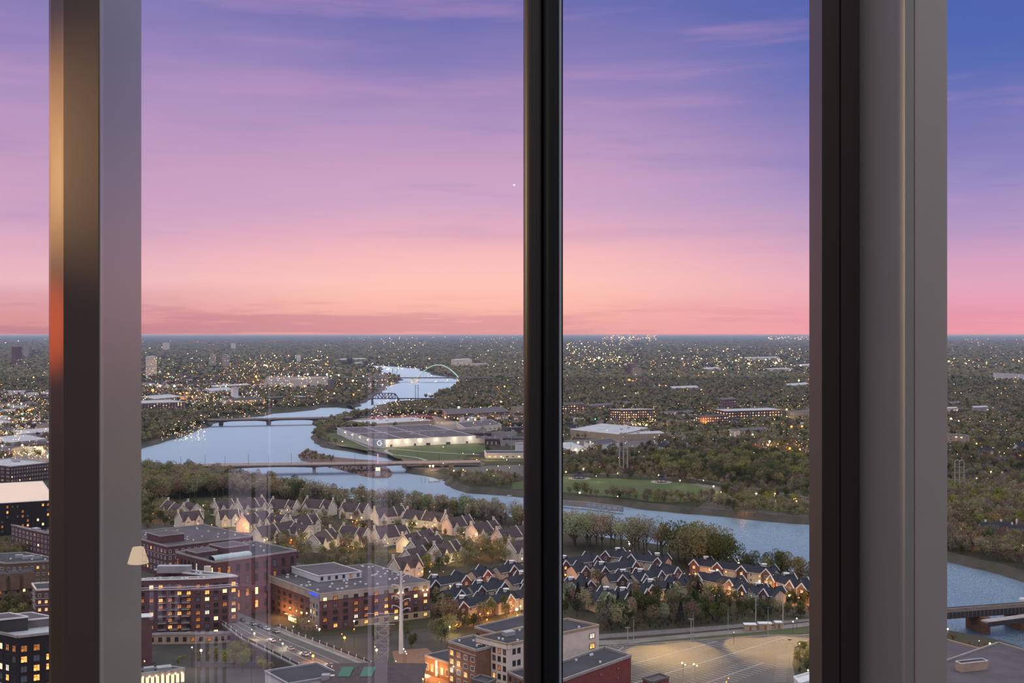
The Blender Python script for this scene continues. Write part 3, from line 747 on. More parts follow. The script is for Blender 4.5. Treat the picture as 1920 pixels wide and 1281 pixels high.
# second road bridge: haunched deck on three stout piers
root = thing('road_bridge', 'grey haunched road bridge on three stout piers beyond the wide pool', 'bridge')
ZB2 = 6.0
A, C_ = pt(330, 788.5, ZB2), pt(660, 782.5, ZB2); d = (C_ - A).normalized(); s = Vector((d.y, -d.x, 0))
MB().bar(A - Vector((0, 0, .5)), C_ - Vector((0, 0, .5)), 16, 1.0).build('deck', M['tan'], root)
for sg in (-1, 1): MB().bar(A + s * sg * 8 + Vector((0, 0, .5)), C_ + s * sg * 8 + Vector((0, 0, .5)), 0.5, 1.0).build('parapet', M['concrete'], root)
pj = []
for px in (415, 503, 591):
    p = pt(px, 790, 0); L = (p - Vector((A.x, A.y, 0))).dot(d); q = A + d * L; pj.append(Vector((q.x, q.y, 0)))
    MB().box(q.x, q.y, ZW - 1, 6.0, 13, 5, 0, rot=math.atan2(d.y, d.x)).box(q.x, q.y, ZW + 2, 7.5, 13, 6.0, 0, rot=math.atan2(d.y, d.x)).build('pier', M['concdark'], root)
gm = MB(); ends = [Vector((A.x, A.y, 0))] + pj + [Vector((C_.x, C_.y, 0))]
for a, b_ in zip(ends, ends[1:]):
    n = 12; prev = None
    for off in (-7.5, 7.5):
        prev = None; gm = MB()
        for k in range(n + 1):
            t = k / n; p = a + (b_ - a) * t; dep = 1.6 + 2.6 * (2 * t - 1) ** 4; q = (p.x + s.x * off, p.y + s.y * off, dep)
            if prev: gm.poly([(prev[0], prev[1], ZB2 - 1 - prev[2]), (q[0], q[1], ZB2 - 1 - q[2]), (q[0], q[1], ZB2 - .9), (prev[0], prev[1], ZB2 - .9)])
            prev = q
        gm.build('girder', M['steeldark'], root)
ribbon('road_surface', [(60, 794), (200, 791), (335, 788.8)], 16, M['concrete'], z=5.5, thick=5.5)
ribbon('road_surface', [(655, 783.5), (700, 783), (760, 784)], 14, M['asphalt'], z=2.0, thick=2.0)

# far arch bridge: tied arch of mint steel on V-shaped piers
root = thing('arch_bridge', 'tied-arch bridge with a self-glowing mint green steel arch on V-shaped piers', 'bridge')
ZA = 9.0
A, C_ = pt(640, 708.6, ZA), pt(930, 708.6, ZA); d = Vector((1, 0, 0)); yA = A.y
XL, XR = wx(783, yA), wx(860, yA)
MB().bar((A.x, yA, ZA), (C_.x, yA, ZA), 30, 2.6).build('deck', M['concdark'], root)
for sy in (-13, 13):
    pts = []
    for k in range(29):
        t = k / 28; pts.append((XL + (XR - XL) * t, yA + sy * (1 - 0.55 * math.sin(math.pi * t)), ZA + 41 * 4 * t * (1 - t)))
    MB().tube(pts, 1.25, 8).build('arch', M['arch'], root)
    hm = MB()
    for k in range(2, 27, 2):
        x, y, z = pts[k]; hm.tube([(x, y, z), (x, yA + sy, ZA)], 0.16, 4)
    hm.build('hanger_cables', M['steel'], root)
hm = MB()
for k in (9, 14, 19):
    t = k / 28; y = 13 * (1 - 0.55 * math.sin(math.pi * t)); x = XL + (XR - XL) * t; z = ZA + 41 * 4 * t * (1 - t); MB().bar((x, yA - y, z), (x, yA + y, z), 1, 1).build('arch_brace', M['arch'], root)
glow = mat('pier_pale_concrete', (0.62, 0.56, 0.46, 1), var=0.1)
for x in (XL - 9, XR + 6):
    for sx in (-9, 9): point_light(root, (x + sx, yA - 16, ZW + 3), 22000, (1, .82, .55), 1.0)  # unseen lights added so that the piers show up
    b = MB()
    for sx in (-1, 1):
        b.prism([(x + sx * 1, yA - 9), (x + sx * 4, yA - 9), (x + sx * 4, yA + 9), (x + sx * 1, yA + 9)], ZW, ZW + 2)
        b.bar((x + sx * 3, yA, ZW + 1), (x + sx * 13, yA, ZA - 1), 18, 4.5)
    b.box(x, yA, ZW - 1, 20, 22, 2.5).build('pier', glow, root)
rm = MB()
for k in range(30):
    x = A.x + (C_.x - A.x) * (k + .5) / 30; MB().box(x, yA - 15, ZA + 1.3, 1.4, 0.6, 2.6).build('railing_post', M['concrete'], root)
for px in (736, 744): 
    q = P(px, 709, 0); t_ = thing('power_pole', '{x}', 'pole', (q.x, q.y, 0)); t_['label'] = 'thin dark power mast on the river west of the arch bridge, %s of the pair' % ('left' if px == 736 else 'right')
    MB().tube([(0, 0, ZW), (0, 0, 32)], 1.0, 6, r2=0.6).build('pole', M['steeldark'], t_)
    for z, w_ in ((29, 4), (24, 3.5)): MB().bar((-w_, 0, z), (w_, 0, z), .8, .8).build('crossarm', M['steeldark'], t_)
for px in (779, 784):
    q = P(px, 752, 0); t_ = thing('power_pole', 'thin dark power mast by the truss bridge, %s of the pair' % ('left' if px == 779 else 'right'), 'pole', (q.x, q.y, 0))
    MB().tube([(0, 0, ZW), (0, 0, 36)], .7, 6, r2=0.45).build('pole', M['steeldark'], t_)
    for z, w_ in ((34, 2.5), (29, 2.2)): MB().bar((-w_, 0, z), (w_, 0, z), .5, .5).build('crossarm', M['steeldark'], t_)

# railway truss bridge
root = thing('truss_bridge', 'black steel railway truss bridge with a single camelback span, between pool and arch bridge', 'bridge')
ZT = 8.0; yT = P(750, 747.5, ZT).y
xs = [wx(698, yT), wx(747, yT), wx(815, yT)]
MB().bar((wx(690, yT), yT, ZT), (wx(822, yT), yT, ZT), 7, 2.0).build('deck', M['steeldark'], root)
for sy in (-3, 3):
    tm = MB(); n = 8; top_ = []
    for k in range(n + 1):
        x = xs[0] + (xs[1] - xs[0]) * k / n; z = ZT + (0 if k in (0, n) else 10.5 + (1.0 if 1 < k < n - 1 else 0)); top_.append((x, yT + sy, z))
    for a, b_ in zip(top_, top_[1:]): tm.bar(a, b_, 1.5, 1.5)
    for k in range(1, n):
        tm.bar(top_[k], (top_[k][0], yT + sy, ZT), .8, .8)
        kk = k + 1 if k < n / 2 else k - 1
        tm.bar(top_[k], (xs[0] + (xs[1] - xs[0]) * kk / n, yT + sy, ZT), 1.0, 1.0)
    tm.build('truss', M['steeldark'], root)
for x in (xs[0], xs[1], wx(771, yT), wx(795, yT)):
    MB().box(x, yT, ZW - 1, 4, 9, ZT - ZW, 0).build('pier', M['concdark'], root)

# ---------------------------------------------------------------- big plant by the river with its emblem
def warehouse(name, label, cat, pts, h, wall='white', roof='roofgrey', par='whitetrim', z0=0, **kw):
    A, B, C_ = pts
    return block(name, label, cat, A, B, C_, h, wall=wall, roof=roof, parapet=par, **kw)
root, q, h = block('factory_building', 'large low white factory with floodlit walls and a grey roof beside the river pool', 'building', (632, 803), (702, 826), (892, 818), 9.5,
                   wall='white', roof='roofgrey', parapet='whitetrim', ph=0.8, vents=26, units=7, square=False)
U = Vector((q[1][0] - q[0][0], q[1][1] - q[0][1], 0)); V = Vector((q[3][0] - q[0][0], q[3][1] - q[0][1], 0))
u = U.normalized(); v = V.normalized(); nU = Vector((u.y, -u.x, 0))
rl = MB()
for t in (0.28, 0.55): rl.bar(tuple(U * t + Vector((0, 0, h + .5))), tuple(U * t + V + Vector((0, 0, h + .5))), .5, .7)
rl.bar(tuple(V * .5 + Vector((0, 0, h + .5))), tuple(V * .5 + U + Vector((0, 0, h + .5))), .5, .7)
rl.build('roof_seam', M['whitetrim'], root)
# entrance block carrying the letter G
e0 = U * -0.01 + nU * 3.0
MB().prism([(e0.x, e0.y), ((e0 + u * 16).x, (e0 + u * 16).y), ((e0 + u * 16 - nU * 6).x, (e0 + u * 16 - nU * 6).y), ((e0 - nU * 6).x, (e0 - nU * 6).y)], 0, h + 1.2, 0).build('entrance_block', mat('panel_pale_blue', (0.36, 0.40, 0.45, 1), var=0.05), root)
gmk = MB(); cc = e0 + u * 7.5 + nU * 0.25; R_ = 3.0
arc = [(math.radians(a)) for a in range(40, 341, 20)]
ps = [tuple(cc + u * math.cos(a) * R_ + Vector((0, 0, 6.0 + math.sin(a) * R_))) for a in arc]
for a, b_ in zip(ps, ps[1:]): gmk.bar(a, b_, .3, 0.95)
gmk.bar(ps[-1], tuple(cc + u * R_ * .95 + Vector((0, 0, 6.0 + .2))), .3, .95); gmk.bar(tuple(cc + u * R_ * .95 + Vector((0, 0, 6.2))), tuple(cc + u * .4 + Vector((0, 0, 6.2))), .3, .95)
gmk.build('emblem_letter', emitter('emblem_white_light', (1, 1, 1, 1), 1.0), root)
facade(root, q[3], q[0], [5.0], 7, 0.0, 'white', 0.1, 3.0)
for t in (0.12, 0.21, 0.31, 0.44, 0.60, 0.78, 0.94):
    p = U * t + nU * 1.4
    MB().box(p.x, p.y, 8.1, 1.6, 1.0, 0.8, 0).build('wall_light', emitter('light_warm_white', (1, .80, .48, 1), 9.0), root)
    pp = U * t + nU * 3.5; point_light(root, (pp.x, pp.y, 7.0), 5200, (1, .78, .45))
for t in (0.15, 0.35, 0.55, 0.75):
    p = V * t - u * 1.2
    MB().box(p.x, p.y, 7.2, 1.0, 1.4, 0.8, 0).build('wall_light', emitter('light_warm_white', (1, .80, .48, 1), 9.0), root)
for t in (0.07, 0.15, 0.38, 0.5, 0.52, 0.7, 0.72, 0.9):
    p = U * t + nU * .1; MB().bar(tuple(p + Vector((0, 0, 1.6))), tuple(p + u * 3 + Vector((0, 0, 1.6))), .3, 3).build('loading_door', M['steeldark'], root)

# ---------------------------------------------------------------- far and middle buildings
B = block
B('warehouse', 'low pale warehouse roof tinted red just beyond the white factory', 'building', (655, 789), (694, 796), (815, 789), 7, wall='tan', roof='roofpale', square=False, units=3)
B('warehouse', 'flat-roofed shed behind the factory, coloured red for a red reflection', 'building', (694, 782), (705, 787), (812, 782.5), 6, wall='brickred', roof='brickred', parapet='brickred', square=False)  # red put into the roof colour to show a red reflection on it
MATS['brick_red'] and None
B('low_building', 'low white-edged flat building right of the factory with lit eaves', 'building', (856, 793), (872, 803), (940, 797), 8, wall='cream', roof='roofgrey', parapet='whitetrim', na=2, nc=8, lit=.3, square=False, zs=[3.5])
B('brick_building', 'long two-storey brick hall with blue-grey roof beyond the factory', 'building', (828, 768), (838, 777), (955, 772), 11, wall='brick', roof='roofgrey', nc=20, na=3, lit=.12, square=False, zs=[3, 7])
B('brick_building', 'beige block with a brick side at the edge of the middle mullion', 'building', (958, 764), (974, 766), (1000, 763), 16, wall='tan', roof='roofgrey', nc=3, na=3, lit=.1, square=False)
B('park_building', 'long low cream park building with dark solar panels on the roof', 'building', (908, 846), (912, 851), (990, 851), 6, wall='cream', roof='steeldark' if False else 'roofdark', parapet='whitetrim', nc=7, lit=.5, square=False, zs=[2.6])
B('storage_shed', 'white box-shaped shed standing behind the solar-roofed park building', 'shed', (966, 831), (968, 833), (990, 832), 10, wall='white', roof='roofpale', square=False, na=0)
B('apartment_tower', 'tall cream apartment tower at the far left with a lit corner', 'building', (273, 669), (279, 670), (294, 668), 72, wall='cream', roof='roofpale', square=False, na=2, nc=5, zs=[8 + 8 * k for k in range(8)], hh=3, lit=.45, ww=.5)
B('apartment_tower', 'grey concrete tower block, left one of the far pair', 'building', (393, 664), (398, 664.5), (405, 664), 60, wall='concrete', roof='roofpale', square=False, nc=3, na=3, zs=[8 + 9 * k for k in range(6)], hh=3, lit=.3)
B('apartment_tower', 'grey concrete tower block, right one of the far pair', 'building', (417, 665), (423, 665.5), (431, 665), 60, wall='concrete', roof='roofpale', square=False, nc=3, na=3, zs=[8 + 9 * k for k in range(6)], hh=3, lit=.3)
B('apartment_tower', 'short pale tower standing above the lit shopping streets', 'building', (556, 666), (559, 666.5), (564, 666), 40, wall='white', roof='roofpale', square=False, nc=2, zs=[8, 18, 28], hh=3)
B('office_block', 'boxy cream office block near the horizon at the left', 'building', (305, 643), (310, 643.5), (318, 643), 70, wall='cream', roof='roofpale', square=False)
B('office_block', 'small white office block near the horizon right of the boxy cream one', 'building', (433, 644), (437, 644.5), (442, 644), 60, wall='white', roof='roofpale', square=False)
B('warehouse', 'wide white-roofed warehouse with a dark chimney beyond the left bank', 'building', (383, 729), (395, 734), (440, 731), 9, wall='white', roof='roofpale', square=False, nc=8, lit=.2, zs=[4])
B('warehouse', 'long white-roofed shed behind the chimney warehouse', 'building', (395, 723), (400, 726), (470, 722), 9, wall='concrete', roof='roofpale', square=False)
B('silo_house', 'white grain elevator block between warehouse and gabled shed', 'building', (433, 727), (437, 728), (447, 727), 26, wall='white', roof='roofpale', square=False)
B('glass_office', 'curved black-roofed office with bright yellow windows on the left bank', 'building', (428, 748), (436, 752), (497, 749), 12, wall='brickdark', roof='roofdark', square=False, nc=18, na=3, lit=.85, zs=[3, 7, 10.5], ww=.7, hh=2.6, bright=.5)
B('glass_office', 'small black block with glowing windows right of the curved office', 'building', (504, 745), (510, 747), (530, 745), 16, wall='brickdark', roof='roofdark', square=False, nc=5, na=2, lit=.7, zs=[3, 7, 11], hh=2.6)
B('dark_apartment_block', 'dark purple-brick apartment block with a white rim at the left by the bridge road', 'building', (230, 753), (258, 757), (348, 754), 19, wall='brickdark', roof='roofpale', parapet='whitetrim', square=False, nc=16, na=4, lit=.35, zs=[3, 6.6, 10.2, 13.8, 17], ww=.5, hh=2)
B('warehouse', 'white vaulted warehouse roof behind the dark purple-brick block', 'building', (262, 744), (290, 749), (345, 744), 10, wall='tan', roof='roofpale', square=False)
B('silo', 'slim dark concrete silo by the river beyond the second bridge', 'silo', (614, 711), (619, 712), (627, 711), 34, wall='concdark', roof='concdark', parapet=None, square=False)
B('silo', 'dark boxy stack of the river terminal near the far reach', 'silo', (650, 672), (654, 672.5), (661, 672), 30, wall='brickdark', roof='roofdark', parapet=None, square=False)
B('warehouse', 'flat pale warehouse along the river terminal yard', 'building', (634, 673), (640, 675), (690, 673), 10, wall='white', roof='roofpale', square=False)
B('warehouse', 'round-cornered white tank house at the river terminal', 'building', (664, 680), (668, 681.5), (680, 680), 14, wall='white', roof='roofpale', square=False)
B('apartment_tower', 'brown slab tower in the far suburb right of the middle mullion', 'building', (1176, 682), (1182, 683), (1193, 682), 46, wall='brick', roof='roofgrey', square=False, nc=4, zs=[8, 16, 24, 32, 40], hh=3)
B('apartment_tower', 'lower brown slab beside the brown tower', 'building', (1186, 691), (1190, 692), (1203, 691), 34, wall='tan', roof='roofgrey', square=False, nc=4, zs=[8, 16, 24], hh=3)
B('office_block', 'cream office complex on the wooded shore right of the arch bridge', 'building', (846, 674), (852, 676), (885, 674), 34, wall='cream', roof='roofpale', square=False, nc=8, zs=[6, 14, 22], hh=3, lit=.2)
B('office_block', 'low cream wing right of the shore office complex', 'building', (880, 682), (884, 683), (915, 682), 16, wall='cream', roof='roofpale', square=False)
B('apartment_block', 'dark apartment block with bright yellow bays beside the middle mullion', 'building', (1030, 757), (1036, 760), (1096, 758), 22, wall='brickdark', roof='roofdark', parapet='concrete', square=False, nc=11, na=2, lit=.6, zs=[3, 7, 11, 15, 19], ww=.55, hh=2.2, bright=.6)
B('brick_building', 'long brown brick block behind the bright-bayed apartments', 'building', (1100, 759), (1108, 762), (1150, 759), 12, wall='brick', roof='roofgrey', square=False, nc=8, lit=.25, zs=[3, 7, 10])
B('apartment_block', 'white-cornered dark apartment block with rows of lit windows', 'building', (1144, 768), (1168, 769), (1226, 768), 23, wall='brickdark', roof='roofpale', parapet='whitetrim', square=False, nc=13, na=6, lit=.65, zs=[3, 7, 11, 15, 19], ww=.5, hh=2.2, bright=.4)
B('long_low_building', 'white row building with crenellated front right of the white-cornered block', 'building', (1246, 772), (1252, 775), (1302, 773), 9, wall='white', roof='roofgrey', square=False, nc=9, lit=.1, zs=[3, 6])
B('apartment_block', 'long black-topped apartment block with orange balconies', 'building', (1300, 779), (1312, 782), (1366, 780), 18, wall='brickdark', roof='roofdark', parapet='steeldark' if False else 'concdark', square=False, nc=12, na=3, lit=.75, zs=[3, 7, 11, 15], ww=.5, hh=2.2)
B('apartment_block', 'long dark apartment block with a pale roof below the crowned tower', 'building', (1338, 768), (1360, 772), (1468, 769), 19, wall='brickdark', roof='roofpale', square=False, nc=20, na=4, lit=.72, zs=[3, 7, 11, 15.5], ww=.5, hh=2.2)
B('brick_tower', 'square brown tower crowned with masts above the long apartments', 'building', (1349, 748), (1356, 750), (1380, 748), 26, wall='brick', roof='roofgrey', square=False, nc=5, na=2, lit=.15, units=4, zs=[6, 11, 16, 21])
B('brick_building', 'tan school-like building with tall windows left of the right post', 'building', (1474, 771), (1482, 774), (1560, 771), 15, wall='tan', roof='roofgrey', square=False, nc=14, lit=.25, zs=[4, 10], hh=3.5, ww=.35)
B('brick_building', 'cream four-storey flats with lit stair by the trees', 'building', (1368, 806), (1372, 808), (1388, 807), 16, wall='cream', roof='roofgrey', square=False, nc=4, na=1, lit=.5, zs=[2.5, 6, 9.5, 13])
B('brick_building', 'long shadowy two-storey block behind the park trees', 'building', (1388, 804), (1394, 807), (1440, 805), 10, wall='concrete', roof='roofgrey', square=False, nc=8, zs=[3, 7])
B('mill_warehouse', 'long pale curved warehouse with tan end wall left of the pipe pylon', 'building', (1070, 806), (1160, 815), (1215, 803), 10, wall='tan', roof='roofpale', parapet='whitetrim', square=False, units=2)
B('mill_warehouse', 'grey flat shed joined right of the curved warehouse', 'building', (1160, 811), (1166, 815), (1245, 813), 8, wall='tan', roof='roofpale', parapet='whitetrim', square=False, units=2)
B('warehouse', 'floodlit white workshop beside the middle mullion above the park', 'building', (1035, 832), (1062, 843), (1100, 840), 8, wall='white', roof='roofpale', square=False, nc=4, zs=[4], lit=.3)
B('warehouse', 'dark-roofed shed with white fascia right of the floodlit workshop', 'building', (1095, 828), (1108, 836), (1160, 830), 7, wall='white', roof='roofdark', square=False)
B('warehouse', 'very long white mall roof under the far lights on the right', 'building', (1395, 670), (1400, 672), (1462, 671), 12, wall='white', roof='roofpale', square=False)
B('warehouse', 'white store with lit front right of the far mall', 'building', (1434, 691), (1440, 693), (1485, 692), 12, wall='cream', roof='roofpale', square=False)
B('warehouse', 'wide pale hall near the right post in the far suburb', 'building', (1500, 683), (1505, 686), (1560, 684), 12, wall='white', roof='roofpale', square=False)
B('warehouse', 'pale flat store below the far lights', 'building', (1316, 690), (1322, 693), (1352, 691), 10, wall='white', roof='roofpale', square=False)
B('warehouse', 'curved white roof among trees right of the pylon-side suburb', 'building', (1256, 725), (1262, 729), (1312, 727), 9, wall='concrete', roof='roofpale', square=False)
B('warehouse', 'low grey store with pale canopy by the right post', 'building', (1472, 720), (1480, 724), (1520, 721), 8, wall='concrete', roof='roofpale', square=False)
for px, lab in ((655+24, 'near the lit suburb left of centre'), (1372, 'on the far right horizon')):
    q_ = P(px, 642 if px < 1000 else 640, 0); t_ = thing('water_tower', 'pale mushroom-shaped water tower ' + lab, 'water tower', (q_.x, q_.y, 0))
    MB().lathe([(5, 0), (4, 55)], 10).build('stem', M['white'], t_); MB().lathe([(5, 52), (17, 62), (19, 72), (12, 82), (1, 84)], 14).build('tank', M['white'], t_)
# left pane, distance
B('brick_mill', 'dark brick mill with snow-pale roof behind the sunset-tinted roof at far left', 'building', (-60, 868), (20, 876), (96, 868), 17, wall='brickdark', roof='roofpale', square=False, nc=16, na=8, lit=.12, zs=[3, 7, 11, 14.5], vents=10, units=2)
B('warehouse', 'bright pale warehouse roof in the railway yard at far left', 'building', (-30, 822), (10, 832), (90, 824), 9, wall='white', roof='roofpale', square=False, vents=5)
B('warehouse', 'second pale roof in the yard, nearer the dark mill', 'building', (20, 808), (40, 815), (120, 808), 9, wall='white', roof='roofpale', square=False)
B('warehouse', 'grey shed in the yard with a white edge', 'building', (-40, 792), (-10, 797), (30, 792), 8, wall='concrete', roof='roofpale', square=False)
B('silo', 'blunt grey grain tower in the yard near the left mullion', 'silo', (68, 795), (76, 797), (92, 795), 14, wall='tan', roof='roofgrey', parapet=None, square=False)
for k, (a, b_, c, hh_) in enumerate([((22, 650), (30, 651), (41, 650), 90), ((44, 647), (48, 648), (54, 647), 80), ((60, 655), (66, 656), (78, 655), 40)]):
    B('office_block', ['reddish slab tower near the left horizon', 'pale slim tower near the left horizon', 'low broad block near the left horizon'][k], 'building', a, b_, c, hh_, wall=['brick', 'concrete', 'brickdark'][k], roof='roofgrey', square=False, nc=4, zs=[15, 30], lit=.3, hh=5)
# right pane, distance
B('hospital_block', 'long white many-windowed block in the right pane suburb', 'building', (1862, 699), (1868, 700), (1925, 703), 24, wall='white', roof='roofpale', square=False, nc=18, zs=[4, 9, 14, 19], hh=2.8, ww=.5)
B('brick_building', 'tan apartment block with dark balconies on the wooded hill', 'building', (1770, 813), (1778, 815), (1818, 818), 17, wall='tan', roof='roofgrey', square=False, nc=4, na=1, zs=[3, 7, 11, 14.5], ww=.4)
B('brick_building', 'red brick gabled hall in the right pane', 'building', (1780, 754), (1784, 757), (1800, 756), 10, wall='brickred', roof='roofgrey', square=False, nc=3)
B('apartment_block', 'grey-green flats with two lamps on the facade, right pane', 'building', (1822, 762), (1826, 765), (1854, 764), 15, wall='concrete', roof='roofpale', square=False, nc=6, lit=.1, zs=[3, 7, 11])
B('apartment_block', 'pale lit flats beside the grey right post', 'building', (1772, 764), (1776, 767), (1797, 766), 13, wall='cream', roof='roofpale', square=False, nc=4, lit=.5, zs=[3, 7, 10])

# ---------------------------------------------------------------- near buildings, middle-left pane
root, q, h = B('brick_mill', 'big purple-brick building with a wide grey flat roof, farthest of the brick group', 'building', (225, 1002), (313, 1026), (474, 1007), 19, wall='brick', roof='roofgrey', parapet='concrete', na=14, nc=14, lit=.12, zs=[4, 8, 12, 16], ww=.4, hh=2.0, vents=26, square=False, bands=[13.9])
U = Vector((q[1][0], q[1][1], 0)); V = Vector((q[3][0], q[3][1], 0))
p = V * .22 + U * .05; u = U.normalized(); v = V.normalized()
def pen(root, o_, a, b_, z0, z1, m, name='penthouse', par=None):
    pts = [o_, o_ + a, o_ + a + b_, o_ + b_]; pts = [(t.x, t.y) for t in pts]
    o = MB().prism(pts, z0, z1, 0, 1).build(name, [M[m], M['roofgrey']], root)
    if par:
        pmb = MB()
        for i in range(4): pmb.bar((*pts[i], z1), (*pts[(i + 1) % 4], z1), .5, .5)
        pmb.build('penthouse_rim', M[par], root)
    return o
pen(root, p, U * .27, V * .28, h, h + 4.5, 'brick', par='concrete')
root, q, h = B('brick_building', 'lower purple-brick wing with a glass skylight and tall windows', 'building', (330, 1037), (402, 1056), (556, 1034), 30, wall='brick', roof='roofdark', parapet='concrete', na=10, nc=9, lit=.3, zs=[5, 12, 19, 25.5], ww=.36, hh=4.4, vents=14, square=False, frame='dark')
U = Vector((q[1][0], q[1][1], 0)); V = Vector((q[3][0], q[3][1], 0)); 
sk = MB(); o_ = U * .06 + V * .12; n = 8
for k in range(n):
    a0 = math.pi * k / n; a1 = math.pi * (k + 1) / n
    w0, z0_ = (1 - math.cos(a0)) / 2, math.sin(a0) * 2.2; w1, z1_ = (1 - math.cos(a1)) / 2, math.sin(a1) * 2.2
    s0 = o_ + V * .18 * w0; s1 = o_ + V * .18 * w1; e = U * .45
    sk.poly([(s0.x, s0.y, h + z0_), ((s0 + e).x, (s0 + e).y, h + z0_), ((s1 + e).x, (s1 + e).y, h + z1_), (s1.x, s1.y, h + z1_)])
sk.build('barrel_skylight', mat('skylight_glass', (0.42, 0.50, 0.50, 1), rough=.3, var=.15, scale=1.0), root)
pen(root, U * .33 + V * .45, U * .3, V * .4, h, h + 3.5, 'brick', par='concrete')
pen(root, U * .02 + V * .5, U * .25, V * .3, h, h + 2.5, 'brick', par='concrete')

# tall apartment building with balconies
hT = 29.0
root, q, h = B('apartment_building', 'tall purple-brick apartment building with many lit windows and white roof edge, near the left mullion', 'building', (222, 1090), (380, 1086), (446, 1081), hT, wall='brick', roof='roofgrey', parapet='whitetrim', ph=.6, vents=14, square=False)
A0 = Vector((q[3][0], q[3][1], 0)); B0 = Vector((0, 0, 0)); C0 = Vector((q[1][0], q[1][1], 0))
# roof slab behind: the plan is a parallelogram from the three corners; deepen it northwards
dn = Vector((C0.y * -1, C0.x, 0)).normalized()
zs = [2.5 + 3.3 * k for k in range(8)]
facade(root, (A0.x, A0.y), (B0.x, B0.y), zs, 9, .42, 'dark', .5, 1.9, 2, bright=.35)
facade(root, (B0.x, B0.y), (C0.x, C0.y), zs, 4, .40, 'dark', .55, 2.1, 2, bright=.35)
d = (B0 - A0).normalized(); nr = Vector((d.y, -d.x, 0))
for t in (.52, .66, .80):
    for z in zs[1:]:
        c = A0 + (B0 - A0) * t + nr * 0.9
        MB().box(c.x, c.y, z - 1.3, 3.8, 1.8, 0.22, 0, rot=math.atan2(d.y, d.x)).box(c.x + nr.x * .85, c.y + nr.y * .85, z - .3, 3.8, .08, .1, 0, rot=math.atan2(d.y, d.x)).build('balcony', M['concrete'], root)
for zc in (h - 3.6, h - 4.6):
    bm_ = MB(); bm_.bar(tuple(A0 + nr * .2 + Vector((0, 0, zc))), tuple(B0 + nr * .2 + Vector((0, 0, zc))), .5, .3); bm_.bar((B0.x, B0.y, zc), (C0.x, C0.y, zc), .9, .3); bm_.build('stone_band', M['whitetrim'], root)
# roof part reaching back to the brick group
r2_, q2, h2 = B('apartment_building', 'rear wing of the lit apartment building whose white roof edge slants back', 'building', (290, 1069), (378, 1079), (442, 1080), 27.5, wall='brick', roof='roofgrey', parapet='whitetrim', ph=.7, vents=6, units=0, square=False)
lv = P(292, 1066, 30); MB().box(lv.x - q2[0][0] * 0 - r2_.location.x + 9, lv.y - r2_.location.y + 2, h2, 17, 4, 3.6).build('louvred_screen', M['steel'], r2_)
for px in (386, 392):
    c = P(px, 1066, 29); MB().box(c.x - r2_.location.x, c.y - r2_.location.y, 26, 1.6, 1.6, 4.2).build('chimney', M['cream'], r2_)
# podium below the apartments
root, q, h = B('podium_building', 'pale stone podium at the foot of the lit apartment building', 'building', (262, 1192), (400, 1190), (446, 1187), 4.5, wall='tan', roof='roofgrey', parapet='concrete', square=False, nc=4, na=9, lit=.12, zs=[2.4], hh=2.2, frame='dark')
B('stair_tower', 'mauve blank-sided block with a white slanting roof edge at the left mullion', 'building', (262, 1152), (264, 1158), (285, 1157), 22, wall='brick', roof='white', parapet='whitetrim', ph=.3, square=False)
root, q, h = B('restaurant_building', 'low flat-roofed pavilion with bright yellow glazing at the bottom left', 'building', (235, 1262), (262, 1266), (347, 1256), 7.5, wall='tan', roof='roofdark', parapet='steel', square=False, nc=9, lit=1.0, zs=[4.3], hh=4.2, ww=.7, bright=1.4, units=2)
for k in range(7):
    p = Vector((q[1][0], q[1][1], 0)) * ((k + .5) / 7); MB().ball((p.x + .3, p.y - .9, 6.6), .35, 0).build('wall_light', emitter('light_warm_white', (1, .80, .48, 1), 9.0), root)

# L-shaped brick apartment building with a blue light band
hL = 18.5
root, q, h = B('apartment_building', 'long brick apartment building with pale top storey facing the viaduct, white roof vents', 'building', (498, 1078), (599, 1115), (806, 1092), hL, wall='brick', roof='roofgrey', parapet='concrete', ph=.6, vents=0, square=False)
A0 = Vector((q[3][0], q[3][1], 0)); C0 = Vector((q[1][0], q[1][1], 0)); B0 = Vector((0, 0, 0))
dA = (B0 - A0).normalized(); dC = (C0 - B0).normalized(); nA = Vector((dA.y, -dA.x, 0)); nC = Vector((dC.y, -dC.x, 0))
top_ = MB(); 
for a, b_, nn in ((A0, B0, nA), (B0, C0, nC)): top_.bar(tuple(a + nn * .15 + Vector((0, 0, h - 1.7))), tuple(b_ + nn * .15 + Vector((0, 0, h - 1.7))), .4, 3.3)
top_.build('top_storey_cladding', M['concrete'], root)
gr = MB()
gr.bar(tuple(C0 * .3 + nC * .15 + Vector((0, 0, 1.8))), tuple(C0 + nC * .15 + Vector((0, 0, 1.8))), .4, 3.6); gr.build('ground_storey_cladding', M['tan'], root)
corner = MB(); corner.bar(tuple(-dA * 9 + nA * .3 + Vector((0, 0, h / 2))), tuple(nA * .3 + Vector((0, 0, h / 2))), .5, h); corner.build('corner_bay', mat('corner_panel_grey', (0.26, 0.25, 0.30, 1), var=.08), root)
MB().bar(tuple(-dA * 9 + nA * .65 + Vector((0, 0, h - .6))), tuple(nA * .65 + Vector((0, 0, h - .6))), .3, 1.3).build('blue_light_band', M['blueband'], root)
zs = [2.0, 5.4, 8.8, 12.2, 15.9]
facade(root, (A0.x, A0.y), (-dA.x * 9, -dA.y * 9), zs, 8, .22, 'dark', .45, 1.9, 2)
facade(root, (-dA.x * 9 + nA.x * .55, -dA.y * 9 + nA.y * .55), (nA.x * .55, nA.y * .55), zs[:4], 3, .55, 'dark', .4, 2.2, 1)
facade(root, (0 + nC.x * .35, 0 + nC.y * .35), (C0.x + nC.x * .35, C0.y + nC.y * .35), zs, 11, .38, 'dark', .42, 2.0, 2)
U = C0; V = A0
rv = MB(); random.seed(21)
